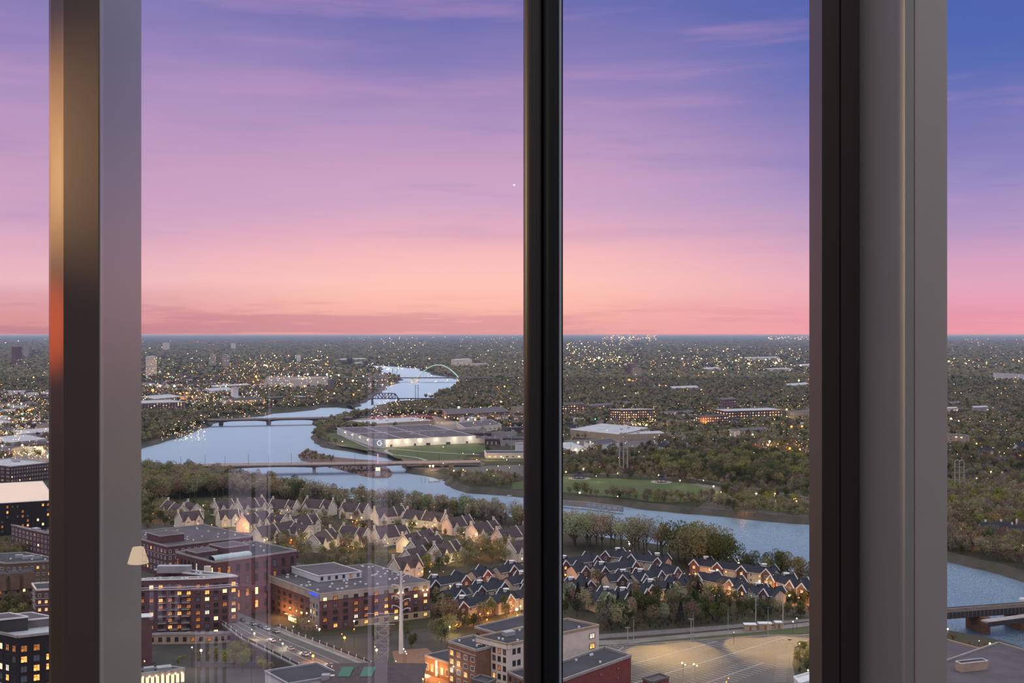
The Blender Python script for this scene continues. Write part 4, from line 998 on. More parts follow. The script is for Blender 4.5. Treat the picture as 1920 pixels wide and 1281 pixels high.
for k in range(58):
    s_, t_ = random.uniform(.03, .97), random.uniform(.06, .94)
    if .18 < s_ < .66 and t_ > .42: continue
    p = U * s_ + V * t_; MB().box(p.x, p.y, h, 1.1, .9, .8).build('roof_vent', M['whitetrim'], root)
pen(root, U * .22 + V * .46, U * .40, V * .5, h, h + 3.4, 'white', name='rooftop_storey', par='whitetrim')
o_ = U * .22 + V * .46
facade(root, (o_.x, o_.y), ((o_ + U * .4).x, (o_ + U * .4).y), [h + 1.8], 6, .3, 'dark', .35, 1.8, 2)
for t in (.70, .74, .93, .97):
    p = U * t + nC * .9; MB().box(p.x, p.y, 14.6, .7, .5, .5).build('wall_light', emitter('light_warm_white', (1, .80, .48, 1), 9.0), root); point_light(root, (p.x + nC.x, p.y + nC.y, 14.4), 260, (1, .66, .3), .3)
# glowing entrance on the street side of that building
for k, t in enumerate((.35, .42, .5, .58)):
    p = A0 * (1 - t) + nA * 3.5; point_light(root, (p.x, p.y, 4.0), 1500, (1, .42, .10), .5)
p = A0 * .42 + nA * 2.2
MB().box(p.x, p.y, 3.2, 12, 3, .4, 0, rot=math.atan2(dA.y, dA.x)).build('entrance_canopy', M['tan'], root)
MB().box(p.x, p.y + .6, .2, 8, .4, 2.8, 0, rot=math.atan2(dA.y, dA.x)).build('entrance_glazing', M['litbright'], root)

# viaduct road with railings
root = thing('viaduct', 'concrete road viaduct with grey railings running diagonally between the brick blocks', 'road bridge')
zv = 6.0
LA = [P(x, y, zv) for x, y in ((440, 1146), (520, 1178), (555, 1193), (620, 1218), (690, 1246), (760, 1285), (860, 1345))]
RA = [P(x, y, zv) for x, y in ((410, 1166), (455, 1200), (500, 1222), (560, 1252), (600, 1275), (640, 1300), (740, 1370))]
mb = MB()
for i in range(len(LA) - 1):
    a, b_, c, e = LA[i], LA[i + 1], RA[i + 1], RA[i]
    mb.poly([tuple(e), tuple(c), tuple(b_), tuple(a)])
    for s0, s1 in ((a, b_), (e, c)):
        mb.poly([(s0.x, s0.y, 0), (s1.x, s1.y, 0), (s1.x, s1.y, zv), (s0.x, s0.y, zv)])
mb.build('roadway', [M['asphalt']], root)
EX.append([(p.x, p.y) for p in LA] + [(p.x, p.y) for p in RA[::-1]])
mb = MB(); sw = MB()
for i in range(1, len(LA) - 1):
    a, b_ = LA[i], LA[i + 1]; mb.bar(tuple(a + Vector((0, 0, .4))), tuple(b_ + Vector((0, 0, .4))), .8, .8)
    o_ = (RA[i] - LA[i]).normalized() * 1.8; sw.bar(tuple(a + o_ + Vector((0, 0, .1))), tuple(b_ + o_ + Vector((0, 0, .1))), 2.4, .2)
mb.build('parapet', M['concrete'], root); sw.build('pavement_strip', M['concrete'], root)
mb = MB()
for i in range(0, len(RA) - 1):
    a, b_ = RA[i], RA[i + 1]; mb.bar(tuple(a + Vector((0, 0, .1))), tuple(b_ + Vector((0, 0, .1))), .5, .7)
    mb.bar(tuple(a + Vector((0, 0, 1.9))), tuple(b_ + Vector((0, 0, 1.9))), .25, .25)
mb.build('parapet', M['concrete'], root)
for line, n0, htp in ((LA[1:], 26, 2.0), (RA[:5], 14, 2.0)):
    segs = [(a, b_) for a, b_ in zip(line, line[1:])]; tot = sum((b_ - a).length for a, b_ in segs)
    for k in range(n0):
        L = (k + .5) / n0 * tot
        for a, b_ in segs:
            l_ = (b_ - a).length
            if L <= l_: p = a + (b_ - a) * (L / l_); break
            L -= l_
        MB().box(p.x, p.y, zv, .45, .45, htp + .3).build('railing_post', M['whitetrim'], root)
    rm = MB()
    for a, b_ in segs: rm.bar(tuple(a + Vector((0, 0, 1.5))), tuple(b_ + Vector((0, 0, 1.5))), .1, 1.1)
    rm.build('railing_panel', mat('railing_mesh_dark', (0.09, 0.08, 0.09, 1), var=.2), root)
lm_ = MB()
for t in (.33, .5, .67):
    for i in range(len(LA) - 1):
        a = LA[i].lerp(RA[i], t); b_ = LA[i + 1].lerp(RA[i + 1], t); lm_.bar(tuple(a + Vector((0, 0, .06))), tuple(b_ + Vector((0, 0, .06))), .2, .04)
lm_.build('lane_markings', M['paveline'], root)

# cars
def car_parts(col, on=False):
    t = empty('car'); L, W_ = 4.5, 1.8
    b = MB(); prof = [(-2.25, .35), (2.25, .35), (2.25, .75), (1.9, .9), (1.0, .95), (-1.9, .98), (-2.2, .85)]
    for sgn in (1,):
        i = len(b.v); n = len(prof)
        b.v += [(x, -W_ / 2, z) for x, z in prof] + [(x, W_ / 2, z) for x, z in prof]
        for k in range(n): b.f.append((i + k, i + (k + 1) % n, i + n + (k + 1) % n, i + n + k)); b.m.append(0)
        b.f.append(tuple(i + k for k in range(n))[::-1]); b.f.append(tuple(i + n + k for k in range(n))); b.m += [0, 0]
    b.build('body', col, t)
    g = MB(); i = 0; pr = [(-1.7, .96), (1.1, .94), (.45, 1.42), (-1.1, 1.45)]; n = 4
    g.v = [(x, -.82 if z < 1.2 else -.66, z) for x, z in pr] + [(x, .82 if z < 1.2 else .66, z) for x, z in pr]
    for k in range(n): g.f.append((k, (k + 1) % n, n + (k + 1) % n, n + k)); g.m.append(0)
    g.f += [(3, 2, 1, 0), (4, 5, 6, 7)]; g.m += [0, 0]; g.build('windscreen_and_windows', M['glassdark'], t)
    MB().box(-.35, 0, 1.42, 1.3, 1.3, .06).build('roof', col, t)
    for x in (-1.4, 1.4):
        for y in (-.85, .85): MB().tube([(x, y - .1, .33), (x, y + .1, .33)], .33, 10).build('wheel', M['steeldark'], t)
    for y in (-.6, .6):
        MB().box(2.26, y, .6, .08, .35, .2).build('headlight', emitter('headlight_on', (1, .9, .7, 1), 14) if on else M['whitetrim'], t)
        MB().box(-2.24, y, .7, .08, .3, .16).build('tail_light', emitter('tail_light_on', (1, .05, .02, 1), 5) if on else M['brickred'], t)
    return t
CARC = {'white': mat('car_white', (.6, .6, .6, 1), rough=.3, var=.02), 'black': mat('car_black', (.02, .02, .025, 1), rough=.25, var=.02), 'silver': mat('car_silver', (.35, .36, .38, 1), rough=.3, metal=.4, var=.02),
        'red': mat('car_red', (.35, .03, .02, 1), rough=.3, var=.02), 'blue': mat('car_blue', (.04, .07, .18, 1), rough=.3, var=.02), 'green': mat('car_green', (.02, .12, .08, 1), rough=.3, var=.02)}
PROTO = {}
def car(px, py, ang, colr, label, on=False, z=0.3, grp=None):
    k = (colr, on)
    if k in PROTO: c = copy_tree(PROTO[k])
    else: c = PROTO[k] = car_parts(CARC[colr], on)
    p = P(px, py, z); c.location = (p.x, p.y, z); c.rotation_euler = (0, 0, ang); tag(c, label, 'car', grp)
    return c
ra = math.atan2((RA[3] - RA[1]).y, (RA[3] - RA[1]).x)
for k, (px, py, cn_, lb) in enumerate([(455, 1165, 'black', 'black car parked by the viaduct railing, farthest of the kerbside row'), (474, 1172, 'silver', 'silver car second in the kerbside row from the far end'),
        (488, 1177, 'black', 'black car in the middle of the kerbside row'), (500, 1181, 'white', 'white car second to last in the kerbside row'), (517, 1186, 'silver', 'silver car at the near end of the kerbside row by the lit entrance')]):
    car(px, py, ra, cn_, lb, z=zv + .02)
for px, py, cn_, lb in [(510, 1203, 'white', 'white car with headlights on driving up the viaduct beside the first lamp'), (545, 1218, 'silver', 'silver car with headlights on in the middle of the viaduct'), (572, 1229, 'white', 'white car with headlights on following the silver one'),
                        (620, 1250, 'silver', 'silver car with headlights on low on the viaduct'), (640, 1259, 'black', 'dark car with headlights on, nearest on the viaduct')]:
    c = car(px, py, ra + math.pi, cn_, lb, on=True, z=zv + .02); point_light(c, (4.5, 0, .8), 260, (1, .8, .45), .4, name='headlight_glow')

# white lattice-armed transmission monopole
p = P(752, 1226, 0)
t_ = thing('transmission_pole', 'tall tapering pale steel power pole with curved arms in front of the brick block', 'power pole', (p.x, p.y, 0))
hp = 150 - p.y * (1072 - CY) / F
MB().tube([(0, 0, 0), (0, 0, hp)], 1.15, 12, r2=.42).build('pole', M['white'], t_)
for zf in (.995, .84, .70, .585):
    for sg in (-1, 1):
        z = hp * zf - (0 if sg < 0 else 1.2)
        MB().tube([(sg * .4, 0, z - 1.5), (sg * 1.5, 0, z - .4), (sg * 3.0, 0, z + .1), (sg * 4.4, 0, z)], .2, 6).tube([(sg * 4.2, 0, z), (sg * 4.2, 0, z - 1.2)], .16, 6).build('arm', M['white'], t_)
# faint lattice tower beside it
p = P(716, 1236, 0); t_ = thing('lattice_tower', 'small steel lattice tower left of the tall white power pole', 'pylon', (p.x, p.y, 0)); mb = MB()
for sx in (-3, 3):
    for sy in (-3, 3): mb.bar((sx, sy, 0), (sx, sy, 21), .1, .1)
for z in range(0, 21, 4):
    for a, b_ in (((-3, -3), (3, -3)), ((3, -3), (3, 3)), ((3, 3), (-3, 3)), ((-3, 3), (-3, -3))):
        mb.bar((a[0], a[1], z), (b_[0], b_[1], z), .08, .08); mb.bar((a[0], a[1], z), (b_[0], b_[1], min(z + 4, 21)), .07, .07)
mb.build('lattice', M['steel'], t_); MB().bar((-7, 0, 21), (7, 0, 21), .25, .25).bar((-6, 0, 16), (6, 0, 16), .2, .2).build('crossarm', M['steel'], t_)

# cream and brick apartment building at the bottom
def upto(z, px, py): return (px, py)
root, q, h = B('apartment_building', 'cream five-storey apartment building with dark roof in front of the middle mullion', 'building', (893, 1197), (951, 1211), (1123, 1175), 20, wall='cream', roof='roofdark', parapet='tan', ph=1.0, square=False, vents=7, units=1)
A0 = Vector((q[3][0], q[3][1], 0)); C0 = Vector((q[1][0], q[1][1], 0))
zs = [2.6, 6.3, 10.0, 13.7, 17.0]
facade(root, (A0.x, A0.y), (0, 0), zs, 6, .35, 'dark', .55, 2.3, 2)
for t0, t1 in ((.05, .09), (.10, .14), (.88, .96)):
    a = C0 * t0; b_ = C0 * t1; facade(root, (a.x, a.y), (b_.x, b_.y), [17 if t0 < .5 else 16.5, 12], 1, .3, 'dark', .8, 2.4, 2)
d_ = C0.normalized(); cb = MB(); cb.bar(tuple(A0 + Vector((0, 0, h - .7))), (0, 0, h - .7), .9, 1.6); cb.bar((0, 0, h - .7), tuple(d_ * 2 + Vector((0, 0, h - .7))), .9, 1.6); cb.build('cornice', M['cream'], root)
for x in (.5, .55):
    p = C0 * x + A0 * .8; MB().tube([(p.x, p.y, h), (p.x, p.y, h + 3.5)], .35, 8).build('flue', M['steel'], root)
root, q, h = B('apartment_building', 'red-brown brick wing of four storeys joined left of the cream building', 'building', (841, 1205), (893, 1222), (940, 1210), 17.5, wall='brickbrown', roof='roofdark', parapet='concrete', ph=1.0, square=False, vents=4)
A0 = Vector((q[3][0], q[3][1], 0)); facade(root, (A0.x, A0.y), (0, 0), [2.5, 6.2, 9.9, 13.6], 4, .35, 'white', .5, 2.2, 2)
dA = (Vector((0, 0, 0)) - A0).normalized(); nA = Vector((dA.y, -dA.x, 0)); MB().bar(tuple(A0 + nA * .3 + Vector((0, 0, h - 1.8))), tuple(nA * .3 + Vector((0, 0, h - 1.8))), .4, .35).build('stone_band', M['concrete'], root)
B('apartment_building', 'rear block with dark roof and brick side behind the cream building', 'building', (890, 1178), (932, 1190), (1040, 1163), 19.5, wall='brickbrown', roof='roofdark', parapet='concrete', square=False, na=3, lit=.1, frame='dark', ex=True)
root, q, h = B('commercial_building', 'dark red blank-walled building with black roof at the edge of the car park', 'building', (1000, 1262), (1050, 1280), (1183, 1232), 12, wall='brickred', roof='roofdark', parapet='concrete', ph=1.1, square=False, vents=5, units=0)
U = Vector((q[1][0], q[1][1], 0)); u = U.normalized(); nU = Vector((u.y, -u.x, 0)); lt = MB()
for t in (.55, .8):
    for z in (9, 5): p = U * t + nU * .4; lt.box(p.x, p.y, z, .5, .5, .4)
lt.build('wall_light_unlit', M['concrete'], root)
B('rooftop_lounge', 'brick lower wing with cream bands right of the cream facade', 'building', (952, 1262), (981, 1275), (1040, 1262), 9, wall='brickbrown', roof='roofdark', parapet='concrete', square=False, na=3, zs=[3, 7], frame='dark')
B('stair_tower', 'small dark cubic rooftop at the bottom centre before the cream building', 'building', (884, 1276), (914, 1284), (930, 1276), 13, wall='concdark', roof='roofdark', parapet='concdark', square=False)
B('low_building', 'small slate-grey flat-topped hut at the bottom edge of the car park', 'building', (1205, 1274), (1222, 1281), (1254, 1272), 4.5, wall='brickred', roof='roofgrey', parapet='concdark', square=False)
root, q, h = B('restaurant_building', 'orange-lit brick restaurant with a glowing vertical sign left of the brick wing', 'building', (797, 1231), (843, 1246), (905, 1232), 7.5, wall='brickbrown', roof='roofdark', parapet='concrete', square=False, na=5, lit=.5, zs=[3.4], hh=3.2, ww=.5)
A0 = Vector((q[3][0], q[3][1], 0)); dA = -A0.normalized(); nA = Vector((dA.y, -dA.x, 0)); p = A0 * .45 + nA * 1.2
MB().box(p.x, p.y, 1.2, .7, .7, 6.4).build('vertical_sign', emitter('sign_orange_light', (1, .62, .22, 1), 5), root)
point_light(root, (p.x + nA.x * 1.6, p.y + nA.y * 1.6, 4.2), 2600, (1, .40, .10), .8)
for t in (.15, .8): pp = A0 * t + nA * 2.5; point_light(root, (pp.x, pp.y, 4.5), 900, (1, .45, .12), .5)
for k, (px, py) in enumerate([(768, 1258), (783, 1262), (797, 1266)]):
    p = P(px, py, 3); t_ = thing('market_umbrella', 'self-glowing cream market umbrella on the restaurant terrace, %s of three' % ('left', 'middle', 'right')[k], 'umbrella', (p.x, p.y, 0), 0)
    MB().lathe([(2.6, 2.4), (.1, 3.5)], 6).build('canopy', mat('glowing_canvas', (.8, .72, .55, 1), emit=(1, .8, .5, 1), est=.55, var=.05), t_); MB().tube([(0, 0, 0), (0, 0, 2.6)], .06, 6).build('pole', M['steel'], t_)  # canvas emits by itself so the umbrellas look lit
p = P(775, 1262, 0); point_light(None, (p.x, p.y, 6), 1500, (1, .62, .28), .8, name='terrace_light')
# dark roofs and the brown hipped roof with green panels at the bottom
root, q, h = B('flat_roofed_building', 'dark flat roof with a pale air handler left of the brown hipped roof', 'building', (497, 1261), (540, 1285), (640, 1268), 9, wall='white', roof='roofdark', parapet='steel', square=False, units=0)
MB().box(14, 7, h, 3.2, 3.0, 2.2).build('air_handler', M['steel'], root)
MB().box(19, 9, h, 7, 1.6, 1.2).box(19, 6, h, 1.6, 5, 1.2).build('duct', M['whitetrim'], root)
c1 = P(628, 1281, 9); c2 = P(795, 1284, 9); rt = P(705, 1243, 14)
root = thing('hipped_building', 'brown hipped roof with green metal panels at the bottom edge', 'building', (rt.x, rt.y, 0))
mb = MB(); hw, hd = 19.0, 15.0
mb.prism([(-hw, -hd), (hw, -hd), (hw, hd), (-hw, hd)], 0, 9, 0); mb.build('wall', M['brick'], root)
mb = MB(); rdg = 5
for quad in ([(-hw - 1, -hd - 1, 9), (hw + 1, -hd - 1, 9), (rdg, 0, 14), (-rdg, 0, 14)], [(hw + 1, hd + 1, 9), (-hw - 1, hd + 1, 9), (-rdg, 0, 14), (rdg, 0, 14)]): mb.poly(quad)
mb.poly([(-hw - 1, hd + 1, 9), (-hw - 1, -hd - 1, 9), (-rdg, 0, 14)]); mb.poly([(hw + 1, -hd - 1, 9), (hw + 1, hd + 1, 9), (rdg, 0, 14)])
mb.build('roof', M['shingle'], root)
for x in (-12, -3): MB().poly([(x - 2.5, -9.5, 11.3), (x + 2.5, -9.5, 11.3), (x + 3.5, -3.5, 13.4), (x - 1.5, -3.5, 13.4)]).poly([(x - 2.5, -9.5, 10.0), (x + 2.5, -9.5, 10.0), (x + 2.5, -9.5, 11.3), (x - 2.5, -9.5, 11.3)]).build('skylight_panel', M['green'], root)
footprint([(rt.x - 20, rt.y - 16), (rt.x + 20, rt.y - 16), (rt.x + 20, rt.y + 16), (rt.x - 20, rt.y + 16)])

# ---------------------------------------------------------------- left pane, near
B('apartment_block', 'modern apartment block darkened for dim light, pale roof coloured by sunset reflection, far left', 'building', (-40, 909), (-30, 946), (104, 938), 24, wall='brickblack', roof='roofpeach', parapet='whitetrim', ph=.5, square=False, nc=14, lit=.3, zs=[3, 6.5, 10, 13.5, 17, 21], frame='dark', hh=2.1)
B('brick_building', 'red-brown brick building with a white roof and regular windows, far left', 'building', (21, 985), (55, 994), (140, 1012), 15, wall='brick', roof='roofpale', parapet='concrete', square=False, na=5, nc=12, lit=.12, zs=[2.5, 6, 9.5, 12.5], units=4, vents=4)
B('flat_roofed_building', 'dark flat-roofed block with rooftop machines below the white-roofed brick building', 'building', (-60, 1043), (10, 1058), (120, 1052), 14, wall='tandark', roof='roofdark', parapet='concrete', square=False, nc=10, na=6, zs=[3, 7, 11], units=7, vents=6)
root, q, h = B('apartment_block', 'tan apartment block with rounded gables at far left', 'building', (-80, 1086), (-40, 1092), (62, 1082), 17, wall='tandark', roof='roofdark', parapet='tandark', square=False, nc=9, lit=.12, zs=[3, 6.6, 10.2, 13.8], frame='dark')
U = Vector((q[1][0], q[1][1], 0)); u = U.normalized(); nU = Vector((u.y, -u.x, 0))
for t in (.42, .66, .9):
    c = U * t + nU * .5; gb = MB(); n = 10; pv = None
    for k in range(n + 1):
        a = math.pi * k / n; p_ = c + u * (-math.cos(a) * 4.2); z = h + math.sin(a) * 3.2
        if pv is not None:
            gb.poly([(pv[0].x, pv[0].y, h - 6), (p_.x, p_.y, h - 6), (p_.x, p_.y, z), (pv[0].x, pv[0].y, pv[1])])
            e = -nU * 9
            gb.poly([(pv[0].x, pv[0].y, pv[1]), (p_.x, p_.y, z), ((p_ + e).x, (p_ + e).y, z), ((pv[0] + e).x, (pv[0] + e).y, pv[1])], 1)
        pv = (p_, z)
    gb.build('rounded_gable', [M['tandark'], M['roofdark']], root)
B('brick_building', 'dark red-brown brick block with cream cornices beside the left mullion', 'building', (60, 1096), (68, 1108), (130, 1104), 17, wall='brick', roof='roofdark', parapet='cream', square=False, nc=5, na=1, lit=.4, zs=[3, 7, 11, 14.5], bands=[12.8, 9.3])
root, q, h = B('apartment_tower', 'dark apartment tower with pale roof terrace at the bottom left corner', 'building', (-75, 1172), (33, 1196), (150, 1183), 42, wall='brickblack', roof='roofpale', parapet='concrete', ph=.9, square=False, na=9, nc=5, lit=.42, zs=[20, 23.5, 27, 30.5, 34, 37.8], frame='dark', hh=2.5, ww=.55)
U = Vector((q[1][0], q[1][1], 0)); V = Vector((q[3][0], q[3][1], 0))
pen(root, U * .0 + V * .30, U * .45, V * .32, h, h + 5.0, 'steeldark' if 'steeldark' in M else 'concdark', par='whitetrim')
pen(root, U * .52 + V * .4, U * .45, V * .4, h, h + 3.2, 'concdark', par='whitetrim')
pen(root, U * .02 + V * .68, U * .3, V * .25, h, h + 2.5, 'concdark', par='whitetrim')

# ---------------------------------------------------------------- right pane, near
root, q, h = B('flat_roofed_building', 'wide grey flat roof with a tan ventilator box, bottom right corner', 'building', (1640, 1288), (1872, 1207, 0), (2060, 1262), 15, wall='brick', roof='roofgrey', parapet='concrete', ph=.9, square=False)
root2, q, h = B('flat_roofed_building', 'lower grey flat roof with pale kerb, left of the wide one', 'building', (1690, 1235), (1775, 1202, 0), (1850, 1222), 13, wall='concrete', roof='roofgrey', parapet='tan', ph=.9, square=False, vents=2)
t_ = thing('rooftop_ventilator', 'long tan metal ventilator box on the grey roof at the lower right', 'ventilator', tuple(P(1822, 1256, 15.1)), math.radians(18))
MB().box(0, 0, 0, 13, 3.6, 3.4).build('casing', M['tan'], t_); MB().box(0, 0, 3.4, 12.2, 2.8, .15).build('top', M['roofdark'], t_)
MB().bar((-6.4, -1.7, 3.5), (6.4, -1.7, 3.5), .3, .3).bar((-6.4, 1.7, 3.5), (6.4, 1.7, 3.5), .3, .3).bar((-6.4, -1.7, 3.5), (-6.4, 1.7, 3.5), .3, .3).bar((6.4, -1.7, 3.5), (6.4, 1.7, 3.5), .3, .3).build('rim', M['whitetrim'], t_)
B('flat_roofed_building', 'white-roofed corner of a building under the bushes by the right post', 'building', (1489, 1272), (1500, 1284), (1600, 1254), 6, wall='white', roof='white', parapet='whitetrim', square=False, units=1)
# railway girder bridge
root = thing('railway_bridge', 'dark iron railway girder bridge on brown stone piers, lower right', 'bridge')
zr = 6.0
a, b_ = P(1700, 1152, zr), P(1990, 1131, zr); d = (b_ - a).normalized(); s = Vector((d.y, -d.x, 0))
MB().bar(tuple(a), tuple(b_), 9, .8).build('deck', M['concdark'], root)
for sg in (-4.6, 4.6):
    MB().bar(tuple(a + s * sg + Vector((0, 0, -1.0))), tuple(b_ + s * sg + Vector((0, 0, -1.0))), .5, 3.4).build('girder', M['steeldark'], root)
n = 40; rb = MB()
for k in range(n):
    p = a + (b_ - a) * (k / n) + s * 4.95; rb.box(p.x, p.y, zr - 2.6, .25, .25, 3.2)
rb.build('stiffener_rib', M['concdark'], root)
a2, b2 = P(1846, 1166, zr), P(2000, 1146, zr)
MB().bar(tuple(a2), tuple(b2), 5, .8).build('deck', M['concrete'], root); MB().bar(tuple(a2 + s * 2.6 - Vector((0, 0, .9))), tuple(b2 + s * 2.6 - Vector((0, 0, .9))), .4, 2.2).build('girder', M['steeldark'], root)
rl_ = MB()
for off in (-1.6, -.2, 1.2, 2.6): rl_.bar(tuple(a + s * off + Vector((0, 0, .5))), tuple(b_ + s * off + Vector((0, 0, .5))), .15, .2)
rl_.build('rails', M['rust'], root)
for px, py in ((1822, 1160), (1895, 1155), (1980, 1150)):
    p = P(px, py, 0); L = (p - Vector((a.x, a.y, 0))).dot(d); q_ = a + d * L
    MB().prism([tuple((q_ + d * x + s * y).xy) for x, y in ((-2.6, -6), (2.6, -6), (2.6, 7), (0, 9.5), (-2.6, 7))], ZW - 1, zr - 2.6).build('pier', M['rust'], root)
p = P(1918, 1133, ZW); t_ = thing('channel_marker', 'white navigation marker drum in the river at the right edge', 'buoy', (p.x, p.y, ZW)); MB().lathe([(2.0, -.5), (2.2, 2.5), (1.8, 3.4), (.4, 3.8)], 12).build('drum', M['white'], t_); MB().tube([(0, 0, 3.6), (0, 0, 10)], .12, 6).build('mast', M['steel'], t_)

# three-pipe power pylons
for (px, py), nm, hp in (((1169, 891), 'tall pale triple-pipe power pylon behind the park lawn', 26), ((1799, 935), 'pale triple-pipe power pylon on the wooded bank in the right pane', 24)):
    p = P(px, py, 0); hp = 150 - p.y * ((812 if px < 1500 else 863) - CY) / F
    t_ = thing('power_pylon', nm, 'pylon', (p.x, p.y, 0)); wd = 4.2
    for a_ in (-wd, 0, wd):
        MB().tube([(a_, 0, 0), (a_, 0, hp - 2)], .75, 8, r2=.5).build('pipe_leg', M['concrete'], t_)
    for c in (-wd / 2, wd / 2):
        pts = [(c - wd / 2 * math.cos(math.pi * k / 8), 0, hp - 2 + math.sin(math.pi * k / 8) * wd / 2) for k in range(9)]; MB().tube(pts, .5, 8).build('top_bend', M['concrete'], t_)
    for z in (.82, .68, .56): MB().bar((-wd - 2.5, 0, hp * z), (wd + 2.5, 0, hp * z), .25, .25).build('crossarm', M['steel'], t_)
for k, (px, ytop, ybot) in enumerate(((1070, 826, 868), (887, 790, 830), (908, 797, 838), (959, 800, 842), (770, 775, 802), (1417, 1117, 1176), (1468, 1117, 1182), (1296, 1160, 1203), (1177, 1176, 1212), (1343, 823, 850))):
    p = P(px, ybot, 0); hp = 150 - p.y * (ytop - CY) / F
    nm = ['beside the middle mullion above the park', 'by the lit eaves right of the factory', 'on the green right of the factory', 'left of the middle mullion above the park building', 'over the roof coloured for a red reflection', 'rising from the left small tan hut', 'rising from the right small tan hut', 'at the kerb of the car park, middle one', 'at the kerb of the car park, left one', 'in the dark woods'][k]
    t_ = thing('utility_pole', 'thin grey utility pole ' + nm, 'pole', (p.x, p.y, 0)); MB().tube([(0, 0, 0), (0, 0, hp)], .28, 6, r2=.18).build('pole', M['steel'], t_); MB().bar((-1.3, 0, hp - .3), (1.3, 0, hp - .3), .25, .25).build('crossarm', M['steel'], t_)
# park shelters
for k, (px, py, r_) in enumerate(((1086, 898, 7.5), (1240, 905, 6.5))):
    p = P(px, py, 0); t_ = thing('park_shelter', ['octagonal open park shelter with dark roof at the left end of the lawn', 'octagonal open park shelter with dark roof at the middle of the lawn'][k], 'shelter', (p.x, p.y, 0))
    MB().lathe([(r_ + 4, .1), (r_ + 4, .45)], 20).build('paved_base', M['concrete'], t_)
    for j in range(8): a_ = math.pi / 4 * j; MB().tube([((r_ - 1) * math.cos(a_), (r_ - 1) * math.sin(a_), .4), ((r_ - 1) * math.cos(a_), (r_ - 1) * math.sin(a_), 3.6)], .25, 6).build('post', M['brickdark'], t_)
    MB().lathe([(r_ + .8, 3.4), (2.2, 6.2), (2.2, 7.0)], 8).lathe([(2.8, 7.0), (.1, 8.6)], 8).build('roof', M['slate'], t_)
# riverside wall with painted panels, small docks
wl = [P(1040, 938, 0), P(1100, 943, 0), P(1168, 951, 0)]; mb = MB()
for a_, b2_ in zip(wl, wl[1:]): mb.bar((a_.x, a_.y - 2, -1.5), (b2_.x, b2_.y - 2, -1.5), 1.0, 5.0)
t_ = thing('river_wall', 'low concrete river wall with faded painted panels below the lawn', 'wall'); o = mb.build('wall_body', M['concrete'], t_); 
pn = MB()
for k in range(7): a_ = wl[1].lerp(wl[2], k / 7); b2_ = wl[1].lerp(wl[2], (k + .8) / 7); pn.bar((a_.x, a_.y - 2.6, -1.5), (b2_.x, b2_.y - 2.6, -1.5), .1, 3.4)
pn.build('painted_panels', mat('faded_mural_blue', (.36, .42, .46, 1), var=.45, scale=.35), t_)
for k, (px, py) in enumerate(((815, 904), (832, 901), (962, 930))):
    p = PW(px, py); t_ = thing('boat_dock', ['small floating dock with a boat off the near-bridge landing', 'second floating dock right of the first', 'short dock by the far bank left of the middle mullion'][k], 'dock', (p.x, p.y, ZW))
    MB().box(0, 0, 0, 11, 2.2, .6).build('deck', M['concrete'], t_); MB().box(-3, -2.4, .1, 5, 1.7, .9).build('boat_hull', M['white'], t_)
for k, px in enumerate((790, 797, 804)):
    p = PW(px, 905); t_ = thing('mooring_post', 'thin post standing in the river, %s of three' % ('left', 'middle', 'right')[k], 'post', (p.x, p.y, ZW)); MB().tube([(0, 0, -1), (0, 0, 6)], .25, 6).build('shaft', M['steel'], t_)
# tan huts by the railway strip
for k, (x0, x1, y) in enumerate(((1397, 1418, 1184), (1424, 1447, 1182), (1455, 1467, 1180))):
    a_, c_ = P(x0, y, 0), P(x1, y, 0); wd = (c_ - a_).length; t_ = thing('utility_hut', ['left one of the three small tan huts beyond the car park', 'middle one of the three small tan huts beyond the car park', 'smallest tan hut, right of the other two beyond the car park'][k], 'hut', ((a_.x + c_.x) / 2, a_.y + 2, 0))
    MB().box(0, 0, 0, wd, 3.4, 3.0).build('wall', M['tan'], t_); MB().box(0, 0, 3.0, wd + .6, 4.0, .35).build('roof', M['whitetrim'], t_); MB().box(0, -1.75, .2, 1.0, .1, 2.1).build('door', M['brickbrown'], t_)
    footprint([(a_.x, a_.y), (c_.x, c_.y), (c_.x, c_.y + 4), (a_.x, a_.y + 4)])
# traffic furniture at the bottom right of the car park
for k, (px, py, n_) in enumerate(((1281, 1270, 'left'), (1303, 1272, 'right'))):
    p = P(px, py, 0); t_ = thing('light_pole', 'car park light mast with three warm lamps near the bottom edge, %s one' % n_, 'lamp', (p.x, p.y, 0)); MB().tube([(0, 0, 0), (0, 0, 6)], .12, 6).build('pole', M['steel'], t_)
    for j in range(3): MB().ball((math.cos(j * 2.1) * .9, math.sin(j * 2.1) * .9, 5.4 + j * .5), .3).build('lamp_head', emitter('light_amber', (1, .55, .18, 1), 7.0), t_)

# ---------------------------------------------------------------- row houses
def slabq(mb, q, t, m=0):
    q = [Vector(p) for p in q]; lo = [p - Vector((0, 0, t)) for p in q]; i = len(mb.v)
    mb.v += [tuple(p) for p in q + lo]; mb.f += [(i, i + 1, i + 2, i + 3), (i + 7, i + 6, i + 5, i + 4)] + [(i + k, i + 4 + k, i + 4 + (k + 1) % 4, i + (k + 1) % 4) for k in range(4)]; mb.m += [m] * 6
def gwall(mb, x0, x1, y0, y1, z0, ze, zr, axis='x', m=0):
    mb.box((x0 + x1) / 2, (y0 + y1) / 2, z0, x1 - x0, y1 - y0, ze - z0, m)
    if axis == 'x':
        ym = (y0 + y1) / 2
        for x in (x0, x1): mb.poly([(x, y0, ze), (x, y1, ze), (x, ym, zr)], m)
    else:
        xm = (x0 + x1) / 2
        for y in (y0, y1): mb.poly([(x0, y, ze), (x1, y, ze), (xm, y, zr)], m)
